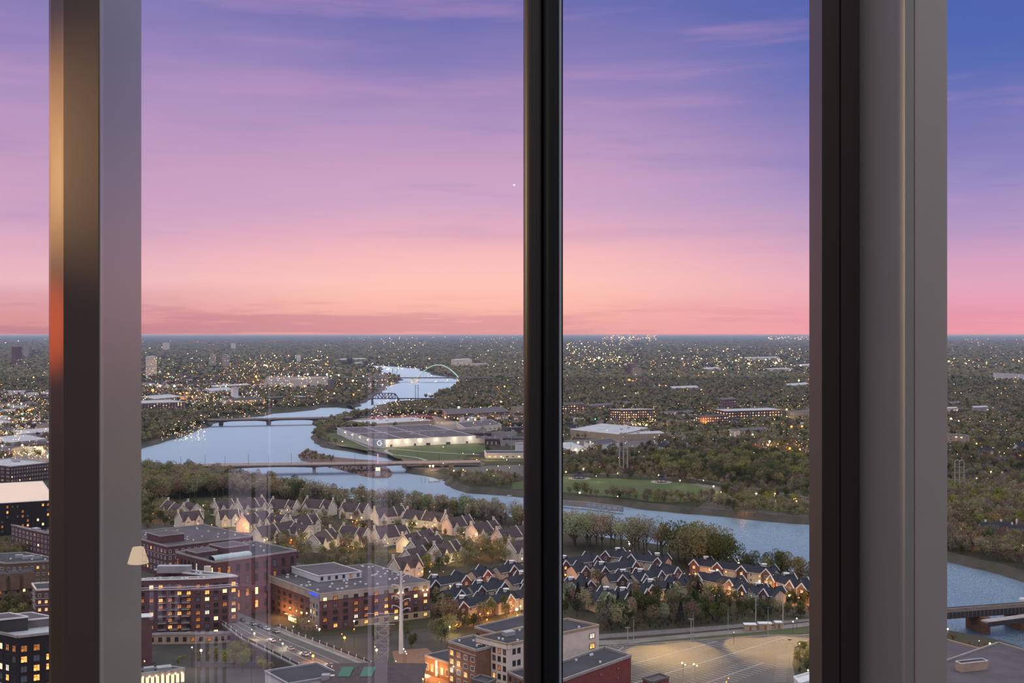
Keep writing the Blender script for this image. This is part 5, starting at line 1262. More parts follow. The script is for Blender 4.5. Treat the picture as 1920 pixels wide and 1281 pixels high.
def groof(mb, x0, x1, y0, y1, ze, zr, axis='x', ov=.5, t=.25, m=0):
    if axis == 'x':
        ym = (y0 + y1) / 2; k = (zr - ze) / (ym - y0); zo = ze - k * ov
        slabq(mb, [(x0 - ov, y0 - ov, zo + .15), (x1 + ov, y0 - ov, zo + .15), (x1 + ov, ym, zr + .15), (x0 - ov, ym, zr + .15)], t, m)
        slabq(mb, [(x1 + ov, y1 + ov, zo + .15), (x0 - ov, y1 + ov, zo + .15), (x0 - ov, ym, zr + .15), (x1 + ov, ym, zr + .15)], t, m)
    else:
        xm = (x0 + x1) / 2; k = (zr - ze) / (xm - x0); zo = ze - k * ov
        slabq(mb, [(x0 - ov, y1 + ov, zo + .15), (x0 - ov, y0 - ov, zo + .15), (xm, y0 - ov, zr + .15), (xm, y1 + ov, zr + .15)], t, m)
        slabq(mb, [(x1 + ov, y0 - ov, zo + .15), (x1 + ov, y1 + ov, zo + .15), (xm, y1 + ov, zr + .15), (xm, y0 - ov, zr + .15)], t, m)
def rake(mb, xm, y, hw, ze, zr, th=.55, m=0):
    for sg in (-1, 1): mb.bar((xm + sg * (hw + .5), y, ze - .3), (xm - sg * .12, y, zr + .22), .5, th, m)
def row_pose(p0, p1, z):
    a, b_ = P(*p0, z), P(*p1, z); d = b_ - a; d.z = 0
    return (a + b_) / 2, d.length, math.atan2(d.y, d.x)
def row_slate(p0, p1, key, fmt, cat='townhouses', lit=.25, Dp=10.5, gl=None, extra=0):
    c, L, ang = row_pose(p0, p1, 9.6)
    root = thing('slate_roof_townhouses', 'row', cat, (c.x, c.y, 0), ang)
    hl, hd = L / 2, Dp / 2; ze, zr = 6.3, 9.6
    w_ = MB(); gwall(w_, -hl, hl, -hd, hd, 0, ze, zr); w_.build('wall', M['creamw'], root)
    r_ = MB(); groof(r_, -hl, hl, -hd, hd, ze, zr)
    n = max(2, int(L / 17) + 1) if L > 20 else 1
    fx = [(-hl + 3.6 + k * (L - 7.2) / (n - 1)) for k in range(n)] if n > 1 else [0.0]
    if L > 60: fx = [fx[0], fx[2], fx[-1]] if len(fx) > 3 else fx
    for x in fx:
        groof(r_, x - 3.1, x + 3.1, -hd - 1.1, 0, 6.6, 9.9, 'y', ov=.3)
        gb = MB(); gwall(gb, x - 3.1, x + 3.1, -hd - 1.2, -hd + 3, 0, 6.6, 9.9, 'y'); g = gb.build('brick_gable', M['brickdark'] if random.random() < .3 else M['brick'], root)
        tr = MB(); rake(tr, x, -hd - 1.55, 3.1, 6.6, 9.9); tr.build('rake_trim', M['whitetrim'], g)
        window(root, (x, -hd - 1.24, 5.2), 0, 1.7, 1.8, pickwin(lit)); window(root, (x, -hd - 1.24, 2.0), 0, 2.0, 1.9, pickwin(lit + .2))
    for x in [v + 5.5 for v in fx if v + 9 < hl] + [hl - 3.3]:
        groof(r_, x - 2.6, x + 2.6, 0, hd + .8, 7.6, 10.5, 'y', ov=.3)
        gb = MB(); gwall(gb, x - 2.6, x + 2.6, hd - 2, hd + .8, 0, 7.6, 10.5, 'y'); g = gb.build('brick_gable', M['brick'], root)
        tr = MB(); rake(tr, x, hd + 1.0, 2.6, 7.6, 10.5); tr.build('rake_trim', M['whitetrim'], g)
    r_.build('roof', M['slate'], root)
    cups = [fx[0] + 4.5] if L > 14 else []
    if L > 38: cups.append(hl - 8)
    for x in cups:
        MB().box(x, 1.2, 8.6, 2.2, 2.2, 2.3).lathe([(1.9, 10.9), (1.9, 11.2), (.4, 11.5)], 8, 0, x, 1.2).build('roof_cupola', M['whitetrim'], root)
    nb = max(2, int(L / 5.2))
    for k in range(nb):
        x = -hl + (k + .5) * L / nb
        if min(abs(x - f) for f in fx) < 4.0: continue
        window(root, (x, -hd - .04, 4.9), 0, 1.3, 1.6, pickwin(lit)); window(root, (x, -hd - .04, 1.8), 0, 1.5, 1.8, pickwin(lit + .15))
    fr = MB(); fr.bar((-hl, -hd - .3, ze - .15), (hl, -hd - .3, ze - .15), .35, .35); fr.build('eaves_fascia', M['whitetrim'], root)
    place_later(key, root, (c.x, c.y, 6), fmt, 'slate-roofed townhouse rows by the river')
    cs, sn = math.cos(ang), math.sin(ang)
    footprint([(c.x + x * cs - y * sn, c.y + x * sn + y * cs) for x, y in ((-hl, -hd - 1), (hl, -hd - 1), (hl, hd), (-hl, hd))], 1.0)
    return root, ang
def row_cream(p0, p1, key, fmt, lit=.25, Dp=12.0, dark=False):
    c, L, ang = row_pose(p0, p1, 12.2)
    root = thing('cream_townhouses', 'row', 'townhouses', (c.x, c.y, 0), ang)
    hl, hd = L / 2, Dp / 2; ze, zr = 6.2, 12.2
    w_ = MB(); gwall(w_, -hl, hl, -hd, hd, 0, ze, zr); w_.build('wall', M['cream'], root)
    r_ = MB(); groof(r_, -hl, hl, -hd, hd, ze, zr, ov=.25)
    n = max(1, int(round(L / 8.5))); cw = L / n
    for k in range(n):
        x = -hl + (k + .5) * cw
        if n == 1 or k % 2 == (0 if n < 4 else 1) or k == n - 1:
            g0 = -hd - 1.3; hwid = min(2.7, cw * .34)
            groof(r_, x - hwid, x + hwid, g0, 0, 6.2, 10.2, 'y', ov=.2)
            gb = MB(); gwall(gb, x - hwid, x + hwid, g0, -hd + 3, 0, 6.2, 10.2, 'y'); g = gb.build('front_gable', M['cream'], root)
            window(root, (x - .55, g0 - .04, 5.3), 0, .7, 1.4, pickwin(lit), 'white', 1); window(root, (x + .55, g0 - .04, 5.3), 0, .7, 1.4, pickwin(lit), 'white', 1)
            window(root, (x, g0 - .04, 2.0), 0, 1.6, 1.5, pickwin(lit + .15))
        else:
            window(root, (x - 1, -hd - .04, 3.9), 0, 1.1, 1.3, pickwin(lit)); window(root, (x + 1.2, -hd - .04, 3.9), 0, 1.1, 1.3, pickwin(lit))
            window(root, (x, -hd - .04, 1.5), 0, 2.2, 1.8, pickwin(lit + .25))
    r_.build('roof', M['shingle'] if not dark else M['slate'], root)
    for k in range(n + 1):                     # party walls rising through the roof
        x = -hl + k * cw; pw = MB()
        if k in (0, n) or k % 2 == 0:
            for sg in (-1, 1): pw.bar((x, sg * (hd + .2), ze + .15), (x, 0, zr + .45), .45, .7)
            pw.build('party_wall_coping', M['cream'], root)
    for x in ((-hl + .5, hl - .5) if L > 26 else (-hl + .5,)):
        MB().box(x, 1.0, 0, .9, 1.5, 14.2).box(x, 1.0, 14.2, 1.2, 1.8, .3).build('chimney', M['cream'], root)
    if L > 18:
        for k in range(2): MB().poly([(x, y, z) for x, y, z in ((-hl + 6 + 9 * k, -3.6, 7.6), (-hl + 7.2 + 9 * k, -3.6, 7.6), (-hl + 7.2 + 9 * k, -2.4, 8.7), (-hl + 6 + 9 * k, -2.4, 8.7))]).build('skylight', M['glasspale'], root)
    place_later(key, root, (c.x, c.y, 6), fmt, 'cream townhouse rows on the near bank')
    cs, sn = math.cos(ang), math.sin(ang)
    footprint([(c.x + x * cs - y * sn, c.y + x * sn + y * cs) for x, y in ((-hl, -hd - 1), (hl, -hd - 1), (hl, hd), (-hl, hd))], 1.0)
    return root, ang
f_ = 'slate-roofed brick townhouse row left of the middle mullion, '
for k, rs in enumerate((([((884, 1070), (918, 1064)), ((930, 1062), (972, 1055)), ((795, 1087), (872, 1075))], 'back line, {n}'), ([((830, 1108), (872, 1100)), ((880, 1098), (942, 1087)), ((950, 1083), (990, 1075))], 'middle line, {n}'),
                        ([((845, 1127), (916, 1115)), ((922, 1117), (960, 1108)), ((965, 1108), (1004, 1100))], 'front line, {n}'))):
    for a, b_ in rs[0]: row_slate(a, b_, 'RA%d' % k, f_ + rs[1])
f_ = 'slate-roofed brick townhouse row right of the middle mullion, '
for k, rs in enumerate((([((1040, 1050), (1116, 1039)), ((1136, 1030), (1252, 1045))], 'back line, {n}'), ([((1072, 1061), (1100, 1057)), ((1112, 1062), (1186, 1049)), ((1186, 1076), (1262, 1060))], 'second line, {n}'),
                        ([((1050, 1091), (1106, 1084)), ((1136, 1077), (1178, 1073)), ((1200, 1095), (1300, 1082))], 'third line, {n}'), ([((1106, 1112), (1148, 1105)), ((1152, 1112), (1204, 1100))], 'front line, {n}'))):
    for a, b_ in rs[0]: row_slate(a, b_, 'RB%d' % k, f_ + rs[1], lit=.12)
f_ = 'slate-roofed brick townhouse row beside the river, '
for k, rs in enumerate((([((1300, 1046), (1455, 1066)), ((1454, 1075), (1506, 1090)), ((1506, 1090), (1566, 1102))], 'back line, {n}'), ([((1284, 1085), (1306, 1081)), ((1312, 1072), (1390, 1087)), ((1386, 1090), (1430, 1102)), ((1432, 1099), (1462, 1106))], 'front line, {n}'))):
    for a, b_ in rs[0]: row_slate(a, b_, 'RC%d' % k, f_ + rs[1], lit=.4)
f_ = 'brown-roofed cream townhouse row, '
CR = [([((313, 938), (343, 948)), ((350, 941), (370, 946)), ((402, 940), (434, 936)), ((446, 940), (493, 933)), ((510, 936), (557, 939)), ((574, 935), (624, 939)), ((644, 942), (690, 946)), ((702, 955), (755, 949)), ((762, 955), (835, 962))], 'line nearest the river, {n}'),
      ([((334, 962), (374, 957)), ((408, 958), (446, 955)), ((455, 968), (500, 957)), ((508, 962), (536, 966)), ((545, 972), (592, 964)), ((838, 972), (880, 966)), ((884, 984), (928, 975)), ((932, 994), (985, 984))], 'second line, {n}'),
      ([((478, 990), (548, 976)), ((552, 980), (580, 987)), ((586, 1003), (622, 990)), ((642, 986), (690, 992)), ((702, 992), (760, 984)), ((756, 1004), (806, 991))], 'middle line, {n}'),
      ([((770, 1016), (822, 1003)), ((815, 1022), (856, 1013)), ((760, 1032), (792, 1024)), ((738, 1048), (782, 1040)), ((955, 1018), (1000, 1008))], 'line nearest the brick blocks, {n}')]
for k, (rs, txt) in enumerate(CR):
    for a, b_ in rs: row_cream(a, b_, 'RD%d' % k, f_ + txt)

# single houses in the right pane
def house(name, label, px, py, L, Dp, ze, zr, ang, wall, roof, chim=1, nw=3, lit=.15, group=None, trim='whitetrim'):
    p = P(px, py, 0); root = thing(name, label, 'house', (p.x, p.y, 0), ang, group)
    w_ = MB(); gwall(w_, -L / 2, L / 2, -Dp / 2, Dp / 2, 0, ze, zr); w_.build('wall', M[wall], root)
    r_ = MB(); groof(r_, -L / 2, L / 2, -Dp / 2, Dp / 2, ze, zr); groof(r_, L * .1, L * .4, -Dp / 2 - 1, 0, ze, zr - .6, 'y', ov=.3); r_.build('roof', M[roof], root)
    g = MB(); gwall(g, L * .1, L * .4, -Dp / 2 - 1, -Dp / 2 + 2, 0, ze, zr - .6, 'y'); g.build('front_gable', M[wall], root)
    for k in range(chim): MB().box(-L * .3 + k * L * .5, .5, ze, 1, 1, zr - ze + 1.8).build('chimney', M['whitetrim'], root)
    for z in ((2, 5) if ze > 5 else (1.9,)):
        for k in range(nw): window(root, (-L / 2 + (k + .5) * L * .58 / nw, -Dp / 2 - .04, z), 0, 1.1, 1.5, pickwin(lit))
        window(root, (L * .25, -Dp / 2 - 1.04, z), 0, 1.4, 1.5, pickwin(lit))
    footprint([(p.x - L / 2, p.y - Dp / 2), (p.x + L / 2, p.y - Dp / 2), (p.x + L / 2, p.y + Dp / 2), (p.x - L / 2, p.y + Dp / 2)])
    return root
house('house', 'large tan house with a blue-grey turreted roof among trees in the right pane', 1866, 1011, 24, 12, 8, 12.5, .1, 'tan', 'slate', 3, 5)
house('house', 'green-grey house with pale windows at the right edge above the river', 1912, 1016, 17, 11, 8, 12, -.1, 'creamw', 'slate', 1, 4, .2)
house('house', 'dark lodge with white trim below the park road in the right pane', 1843, 884, 18, 10, 4, 7, 0, 'brickdark', 'slate', 0, 4)
house('house', 'white gabled house at the right edge of the upper right pane', 1915, 852, 16, 12, 8, 14, .3, 'white', 'slate', 0, 3, .1)
house('house', 'pale two-gabled house under trees above the lodge, right pane', 1850, 857, 18, 12, 6, 11, -.2, 'concrete', 'slate', 1, 3, .3)

# ---------------------------------------------------------------- trees
def crown_np(kind, seed, n, size):
    r = np.random.default_rng(seed)
    if kind == 'conifer':
        z = r.uniform(.12, 1.0, n) ** .8; rad = (1 - z) * .24 * (0.55 + .45 * np.abs(np.sin(z * 40))) + .01; a = r.uniform(0, 2 * np.pi, n)
        c = np.stack([np.cos(a) * rad, np.sin(a) * rad, z], 1)
    else:
        if kind == 'round': cz, rx, rz, k, cr = .60, .28, .36, 16, .125
        elif kind == 'open': cz, rx, rz, k, cr = .64, .33, .30, 17, .115
        elif kind == 'wide': cz, rx, rz, k, cr = .56, .44, .34, 20, .15
        elif kind == 'shrub': cz, rx, rz, k, cr = .42, .55, .40, 10, .24
        else: cz, rx, rz, k, cr = .58, .17, .38, 9, .12
        u = r.normal(size=(k, 3)); u /= np.linalg.norm(u, axis=1)[:, None]; rr = r.uniform(.35, 1, k) ** .5
        cc = u * rr[:, None] * np.array([rx - cr * .6, rx - cr * .6, rz - cr * .6]) + np.array([0, 0, cz])
        idx = r.integers(0, k, n); v = r.normal(size=(n, 3)); v /= np.linalg.norm(v, axis=1)[:, None]
        c = cc[idx] + v * (cr * r.uniform(.55, 1.08, n) ** .5)[:, None]
    a = r.normal(size=(n, 3)); a /= np.linalg.norm(a, axis=1)[:, None]; b_ = r.normal(size=(n, 3)); b_ -= a * (a * b_).sum(1)[:, None]; b_ /= np.linalg.norm(b_, axis=1)[:, None]
    s_ = (size * r.uniform(.6, 1.35, n))[:, None]
    V = np.stack([c - a * s_ - b_ * s_ * .6, c + a * s_ - b_ * s_ * .5, c + b_ * s_ * .9], 1).reshape(-1, 3)
    return V.astype(np.float32)
def np_mesh(name, V, F_, m, attr=None):
    me = bpy.data.meshes.new(name); nv = len(V); nf = len(F_)
    me.vertices.add(nv); me.vertices.foreach_set('co', V.astype(np.float32).ravel())
    me.loops.add(nf * 3); me.loops.foreach_set('vertex_index', F_.astype(np.int32).ravel())
    me.polygons.add(nf); me.polygons.foreach_set('loop_start', np.arange(0, nf * 3, 3, dtype=np.int32))
    try: me.polygons.foreach_set('loop_total', np.full(nf, 3, dtype=np.int32))
    except Exception: pass
    me.materials.append(m)
    if attr is not None:
        at = me.attributes.new('tint', 'FLOAT_COLOR', 'POINT'); at.data.foreach_set('color', attr.astype(np.float32).ravel())
    me.update(calc_edges=True); return me
def leaf_mat(name, by_attr):
    m = bpy.data.materials.new(name); m.use_nodes = True; t = NT(m.node_tree)
    src = t.add('ShaderNodeAttribute', attribute_name='tint').outputs['Color'] if by_attr else t.add('ShaderNodeObjectInfo').outputs['Color']
    ri = t.add('ShaderNodeNewGeometry').outputs['Random Per Island'] if not by_attr else t.add('ShaderNodeTexNoise', i_Vector=t.add('ShaderNodeNewGeometry').outputs['Position'], i_Scale=0.35, i_Detail=3.0).outputs[0]
    f = t.add('ShaderNodeMapRange', i_0=ri, i_1=0.0 if not by_attr else .3, i_2=1.0 if not by_attr else .7, i_3=0.60, i_4=1.40).outputs[0]
    c = t.mix(1.0, src, t.add('ShaderNodeCombineColor', i_0=f, i_1=f, i_2=f).outputs[0], 'MULTIPLY')
    d = t.add('ShaderNodeBsdfDiffuse', i_0=c); tl = t.add('ShaderNodeBsdfTranslucent', i_0=c)
    mx = t.add('ShaderNodeMixShader', i_0=0.25, i_1=d.outputs[0], i_2=tl.outputs[0]); t.add('ShaderNodeOutputMaterial', i_0=mx.outputs[0]); return m
leafm = leaf_mat('tree_leaves', False); leafs = leaf_mat('woodland_leaves', True)
barkm = mat('tree_bark', (0.11, 0.095, 0.08, 1), var=.2, scale=2.0)
def trunk_mesh(kind, seed):
    random.seed(seed); b = MB()
    top_ = {'conifer': .9, 'tall': .8}.get(kind, .55)
    b.tube([(0, 0, 0), (.005, 0, top_ * .5), (0, .01, top_)], .022, 6, r2=.008)
    if kind not in ('conifer',):
        for k in range({'open': 16, 'wide': 14}.get(kind, 9)):
            a = random.uniform(0, 6.28); z = random.uniform(.2, .5); l_ = random.uniform(.2, .36); e = (math.cos(a) * l_ * .8, math.sin(a) * l_ * .8, z + l_ * random.uniform(.7, 1.2)); mi = (e[0] * .45, e[1] * .45, z + (e[2] - z) * .4)
            b.tube([(0, 0, z), mi, e], .010, 4, r2=.003)
    return b.mesh('trunk', barkm)
KN = {'round': (1400, .021), 'open': (900, .016), 'wide': (1900, .019), 'conifer': (900, .024), 'tall': (900, .022), 'shrub': (700, .034)}
CM = {}
for kd, (n_, sz) in KN.items():
    for v in range(3):
        V = crown_np(kd, 100 + v * 7 + len(kd), n_, sz); CM[kd, v] = (np_mesh('crown', V, np.arange(len(V)).reshape(-1, 3), leafm), trunk_mesh(kd, 50 + v))
random.seed(99)
PAL = {'olive': (.28, .255, .120), 'dark': (.105, .115, .048), 'grey': (.33, .29, .19), 'bare': (.245, .18, .130), 'bright': (.27, .27, .060), 'silver': (.38, .38, .28), 'fir': (.045, .060, .048), 'pale': (.42, .37, .25), 'rust': (.20, .11, .075)}
ADJ = {'olive': 'olive-green leafy tree', 'dark': 'dark green tree', 'grey': 'grey-green thinly leafed tree', 'bare': 'brownish bare-twigged tree', 'bright': 'bright spring-green tree', 'silver': 'pale silver-green blossoming tree', 'fir': 'dark conifer', 'pale': 'tall pale airy tree', 'rust': 'reddish-brown bush'}
CAND = []
def grow(where, poly, s, hr, mix_, z0=0.0, dens=1.0, kinds=None, ex=True, world=False):
    """trees over a patch of ground; mix_ = {colour: weight}"""
    W = [(P(*p).x, P(*p).y) for p in poly] if not world else poly
    xs = [p[0] for p in W]; ys = [p[1] for p in W]
    X_, Y_ = np.meshgrid(np.arange(min(xs), max(xs), s), np.arange(min(ys), max(ys), s))
    X_ = X_.ravel() + rng.uniform(-.42, .42, X_.size) * s; Y_ = Y_.ravel() + rng.uniform(-.42, .42, Y_.size) * s
    k = inside(X_, Y_, W) & (rng.random(X_.size) < dens)
    if ex:
        for e in EX: k &= ~inside(X_, Y_, e)
    X_, Y_ = X_[k], Y_[k]; names = list(mix_); wts = np.array([mix_[a] for a in names], float); wts /= wts.sum()
    for x, y in zip(X_, Y_):
        cn_ = names[rng.choice(len(names), p=wts)]
        kd = {'olive': 'round', 'dark': 'round', 'grey': 'open', 'bare': 'open', 'bright': 'round', 'silver': 'shrub', 'fir': 'conifer', 'pale': 'open', 'rust': 'shrub'}[cn_]
        if cn_ in ('olive', 'dark', 'grey') and rng.random() < .3: kd = 'wide'
        if kinds: kd = kinds
        h_ = rng.uniform(*hr) * (.6 if kd == 'shrub' or (kd == 'conifer' and hr[1] > 20) else 1)
        CAND.append((float(x), float(y), z0, float(h_), kd, cn_, where))
def tree_at(where, px, py, h_, kd, cn_): p = P(px, py, 0); CAND.append((p.x, p.y, 0.0, h_, kd, cn_, where))
# near bank and the woods round the town houses
grow('on the near river bank', [(150, 884), (268, 897), (350, 901), (440, 911), (440, 932), (360, 934), (268, 950), (150, 945)], 8.0, (17, 24), {'olive': 4, 'grey': 4, 'dark': 1})
grow('by the bridge pier, near bank', [(440, 911), (500, 918), (560, 929), (640, 944), (640, 950), (560, 942), (500, 934), (440, 932)], 7.5, (15, 21), {'pale': 3, 'grey': 4, 'olive': 2, 'dark': 1})
grow('between river and cream rows', [(640, 944), (700, 949), (800, 954), (880, 963), (985, 982), (985, 996), (880, 976), (800, 966), (700, 957), (640, 951)], 8, (15, 20), {'pale': 4, 'grey': 4, 'olive': 1})
grow('above the brick mill', [(262, 950), (330, 948), (345, 975), (420, 985), (470, 985), (478, 1000), (400, 985), (300, 990), (262, 1000)], 9, (8, 13), {'olive': 2, 'dark': 2, 'bare': 1})
grow('among the left cream rows', [(330, 945), (560, 945), (620, 960), (630, 1000), (560, 1005), (480, 995), (380, 972)], 11, (6, 10), {'olive': 2, 'dark': 2, 'bare': 2, 'grey': 1}, dens=.8)
grow('among the right cream rows', [(640, 958), (780, 965), (985, 1000), (985, 1025), (860, 1035), (760, 1025), (640, 1010)], 11, (6, 10.5), {'olive': 2, 'dark': 1, 'bare': 3, 'grey': 1}, dens=.8)
grow('right of the purple-brick buildings', [(500, 1005), (600, 1010), (700, 1015), (740, 1060), (690, 1075), (560, 1055), (480, 1020)], 9.5, (8, 13), {'olive': 3, 'grey': 2, 'bare': 2, 'bright': .5}, dens=.85)
grow('between cream and slate rows', [(760, 1050), (870, 1030), (985, 1030), (985, 1052), (900, 1062), (800, 1078), (740, 1075)], 9.5, (10, 14), {'olive': 4, 'grey': 2, 'dark': 1, 'bare': 1})
grow('among the left slate rows', [(800, 1095), (985, 1070), (985, 1130), (840, 1150), (800, 1130)], 12, (6, 9), {'olive': 3, 'dark': 2, 'bare': 1}, dens=.7)
grow('behind the cream apartments', [(812, 1140), (960, 1120), (985, 1130), (985, 1160), (900, 1175), (850, 1200), (815, 1215), (806, 1180)], 8.5, (8, 12), {'olive': 4, 'dark': 3, 'bare': 1})
tree_at('beside the long brick apartments', 838, 1170, 15, 'wide', 'olive'); tree_at('beside the long brick apartments', 828, 1205, 12, 'round', 'dark')
tree_at('above the viaduct', 577, 1194, 11, 'wide', 'grey'); tree_at('above the viaduct', 560, 1185, 9, 'round', 'olive')
grow('by the white power pole', [(700, 1195), (800, 1186), (838, 1205), (820, 1225), (770, 1222), (700, 1215)], 9, (6, 10), {'dark': 3, 'olive': 2, 'bare': 1}, dens=.7)
grow('in the court under the viaduct', [(440, 1215), (520, 1235), (600, 1270), (560, 1272), (480, 1268), (400, 1250), (400, 1212)], 7, (6, 10), {'olive': 3, 'bright': 2, 'rust': 1}, dens=.8)
grow('on the lamp-lit garden terrace', [(330, 1232), (440, 1228), (440, 1240), (330, 1246)], 5, (2.5, 4), {'bright': 3, 'olive': 2, 'rust': 1})
# tall trees at the water, right of the middle
grow('at the water behind slate rows', [(1050, 1008), (1110, 1020), (1200, 1028), (1262, 1038), (1262, 1050), (1200, 1046), (1130, 1038), (1050, 1040)], 9.5, (23, 30), {'pale': 5, 'grey': 3, 'fir': .6})
grow('in the tall riverside clump', [(1255, 1040), (1300, 1048), (1372, 1062), (1372, 1078), (1330, 1076), (1290, 1068), (1255, 1060)], 10, (24, 33), {'dark': 4, 'olive': 3}, kinds='wide')
grow('at the river, lower right', [(1375, 1064), (1450, 1078), (1560, 1104), (1560, 1116), (1500, 1100), (1450, 1090), (1380, 1078)], 8.5, (15, 20), {'dark': 4, 'olive': 3})
grow('among the middle slate rows', [(1056, 1050), (1260, 1055), (1290, 1110), (1230, 1120), (1100, 1130), (1056, 1115)], 13, (6, 10), {'olive': 3, 'bare': 2, 'dark': 1}, dens=.7)
tree_at('in front of middle slate rows', 1150, 1075, 9, 'wide', 'silver'); tree_at('before the middle slate rows', 1120, 1100, 12, 'wide', 'bare')
grow('on the left wooded slope', [(1056, 1128), (1130, 1135), (1200, 1132), (1200, 1180), (1130, 1188), (1122, 1160), (1056, 1162)], 7.0, (10, 16), {'grey': 3, 'bare': 2, 'fir': 3, 'dark': 5, 'pale': .6})
grow('on the middle wooded slope', [(1200, 1126), (1330, 1118), (1375, 1122), (1375, 1166), (1300, 1174), (1200, 1182)], 7.0, (8, 15), {'grey': 1, 'bare': 1.5, 'fir': 2, 'dark': 6})
grow('on the right wooded slope', [(1375, 1118), (1480, 1122), (1560, 1138), (1560, 1154), (1470, 1162), (1375, 1167)], 7.0, (6, 11), {'dark': 6, 'fir': 1, 'olive': 1})
grow('undergrowth at the foot of the slope', [(1122, 1160), (1200, 1158), (1375, 1150), (1560, 1136), (1560, 1153), (1470, 1161), (1375, 1168), (1300, 1175), (1200, 1184), (1120, 1190)], 4.5, (4, 6.5), {'dark': 4, 'bare': 2, 'rust': .6, 'olive': 1}, kinds='shrub')
for px, py, h_ in ((1380, 1122, 9), (1396, 1128, 9), (1408, 1136, 10), (1420, 1132, 8)): tree_at('below the right slate rows', px, py, h_ * .9, 'wide', 'silver')
grow('in the car park shrubbery', [(1500, 1213), (1560, 1200), (1560, 1262), (1510, 1268), (1492, 1262), (1490, 1240)], 5.0, (4, 7), {'dark': 3, 'olive': 3, 'bright': 1}, ex=False)
# far bank of the river
grow('on the far bank', [(838, 884), (900, 890), (985, 902), (985, 920), (913, 913), (872, 910), (842, 899)], 8, (8, 12), {'olive': 3, 'grey': 3, 'bare': 1})
grow('along the park lawn edge', [(1160, 936), (1200, 941), (1330, 952), (1400, 959), (1560, 972), (1560, 958), (1440, 948), (1340, 940), (1200, 930), (1160, 926)], 8, (7, 12), {'olive': 3, 'bare': 2, 'grey': 2}, ex=False)
grow('by the park road', [(1352, 935), (1560, 950), (1560, 982), (1352, 966)], 12, (8, 13), {'olive': 3, 'bright': 1, 'dark': 2, 'grey': 2}, dens=.6, ex=False)
tree_at('beside the park road', 1441, 944, 13, 'wide', 'bright'); tree_at('beside the park road', 1415, 968, 14, 'wide', 'olive'); tree_at('beside the park road', 1371, 945, 12, 'round', 'dark')
grow('in the park woods', [(1230, 892), (1560, 925), (1560, 870), (1400, 858), (1260, 862), (1225, 870)], 10.5, (14, 20), {'olive': 4, 'dark': 4, 'bright': 1, 'bare': 1})
grow('near the pipe pylon', [(1056, 868), (1150, 866), (1225, 872), (1225, 893), (1170, 889), (1056, 888)], 10, (8, 13), {'olive': 2, 'dark': 2, 'bare': 3})
# right pane bank
grow('on the right pane riverbank', [(1740, 1022), (1777, 1034), (1860, 1053), (1940, 1076), (1940, 1015), (1860, 1002), (1740, 980)], 7.5, (11, 16), {'bare': 5, 'olive': 2, 'grey': 2, 'dark': 1})
grow('on the right pane hill', [(1740, 980), (1860, 1000), (1940, 1015), (1940, 930), (1740, 915)], 9.5, (13, 18), {'olive': 4, 'grey': 3, 'bare': 2, 'bright': 1, 'dark': 1})
grow('below the railway bridge', [(1777, 1200), (1930, 1228), (1930, 1238), (1860, 1240), (1777, 1232)], 6, (5, 8), {'rust': 3, 'bare': 3}, ex=False)
grow('by the riverbank path', [(262, 845), (300, 838), (360, 816), (400, 802), (420, 795), (395, 794), (340, 802), (262, 820)], 9, (6, 10), {'olive': 2, 'bare': 2})
grow('on the river island', [(575, 866), (640, 866), (700, 870), (730, 885), (720, 893), (690, 890), (640, 879)], 7, (2.5, 5), {'bare': 3, 'grey': 2, 'rust': 1}, z0=ZW + 2, ex=False)
grow('on the island tip', [(560, 857), (566, 847), (580, 846), (625, 857), (625, 862)], 7, (5, 8), {'olive': 2, 'bare': 2}, z0=ZW + 2, ex=False)
grow('left of the white factory', [(590, 832), (586, 815), (592, 805), (636, 792), (640, 800), (630, 812), (605, 822), (640, 838)], 10, (9, 14), {'olive': 3, 'grey': 2, 'bare': 2})
grow('by the truss bridge', [(694, 782), (700, 768), (760, 762), (850, 752), (870, 760), (820, 772), (720, 782)], 12, (10, 16), {'grey': 3, 'olive': 3, 'bare': 2})
grow('between flat roofs, left pane', [(-60, 1030), (40, 1020), (60, 1048), (-60, 1050)], 8, (6, 10), {'olive': 1, 'bare': 1})
grow('below the tan block', [(-40, 1140), (60, 1138), (60, 1165), (-40, 1175)], 8, (8, 12), {'dark': 2, 'olive': 1})
# everything farther off: scattered with a spacing that follows distance (a crown is never larger than a tree)
FARX, FARY, FARS = [], [], []
D = 640.0
while D < 26000:
    s = max(9.5, D / 215); x = np.arange(-.56 * D, .56 * D, s) + rng.uniform(-.45, .45, len(np.arange(-.56 * D, .56 * D, s))) * s
    FARX.append(x); FARY.append(D + rng.uniform(-.45, .45, len(x)) * s); FARS.append(np.full(len(x), s)); D += s
FX, FY, FS = map(np.concatenate, (FARX, FARY, FARS))
keep = np.ones(len(FX), bool)
for e in EX: keep &= ~inside(FX, FY, e)
keep &= ~inside(FX, FY, ISLAND)
pxs = 960 + F * FX / FY; pys = CY + F * H / FY
dens = np.full(len(FX), .80)
def zone(x0, x1, y0, y1, v):
    global dens
    k = (pxs > x0) & (pxs < x1) & (pys > y0) & (pys < y1); dens[k] = v
zone(-500, 620, 668, 776, .38); zone(-500, 110, 640, 735, .8); zone(-500, 110, 735, 875, .06); zone(-500, 262, 735, 860, .2); zone(-500, 110, 875, 1281, .0)
zone(262, 560, 700, 770, .30); zone(490, 630, 733, 762, .75); zone(640, 760, 672, 688, .5); zone(560, 760, 688, 735, .45); zone(620, 720, 735, 770, .95); zone(860, 985, 690, 765, .92)
zone(800, 985, 765, 830, .30); zone(1056, 1200, 640, 690, .35); zone(1230, 1540, 655, 700, .35); zone(1100, 1300, 685, 715, .5); zone(1056, 1540, 700, 752, .93); zone(1056, 1540, 752, 800, .6)
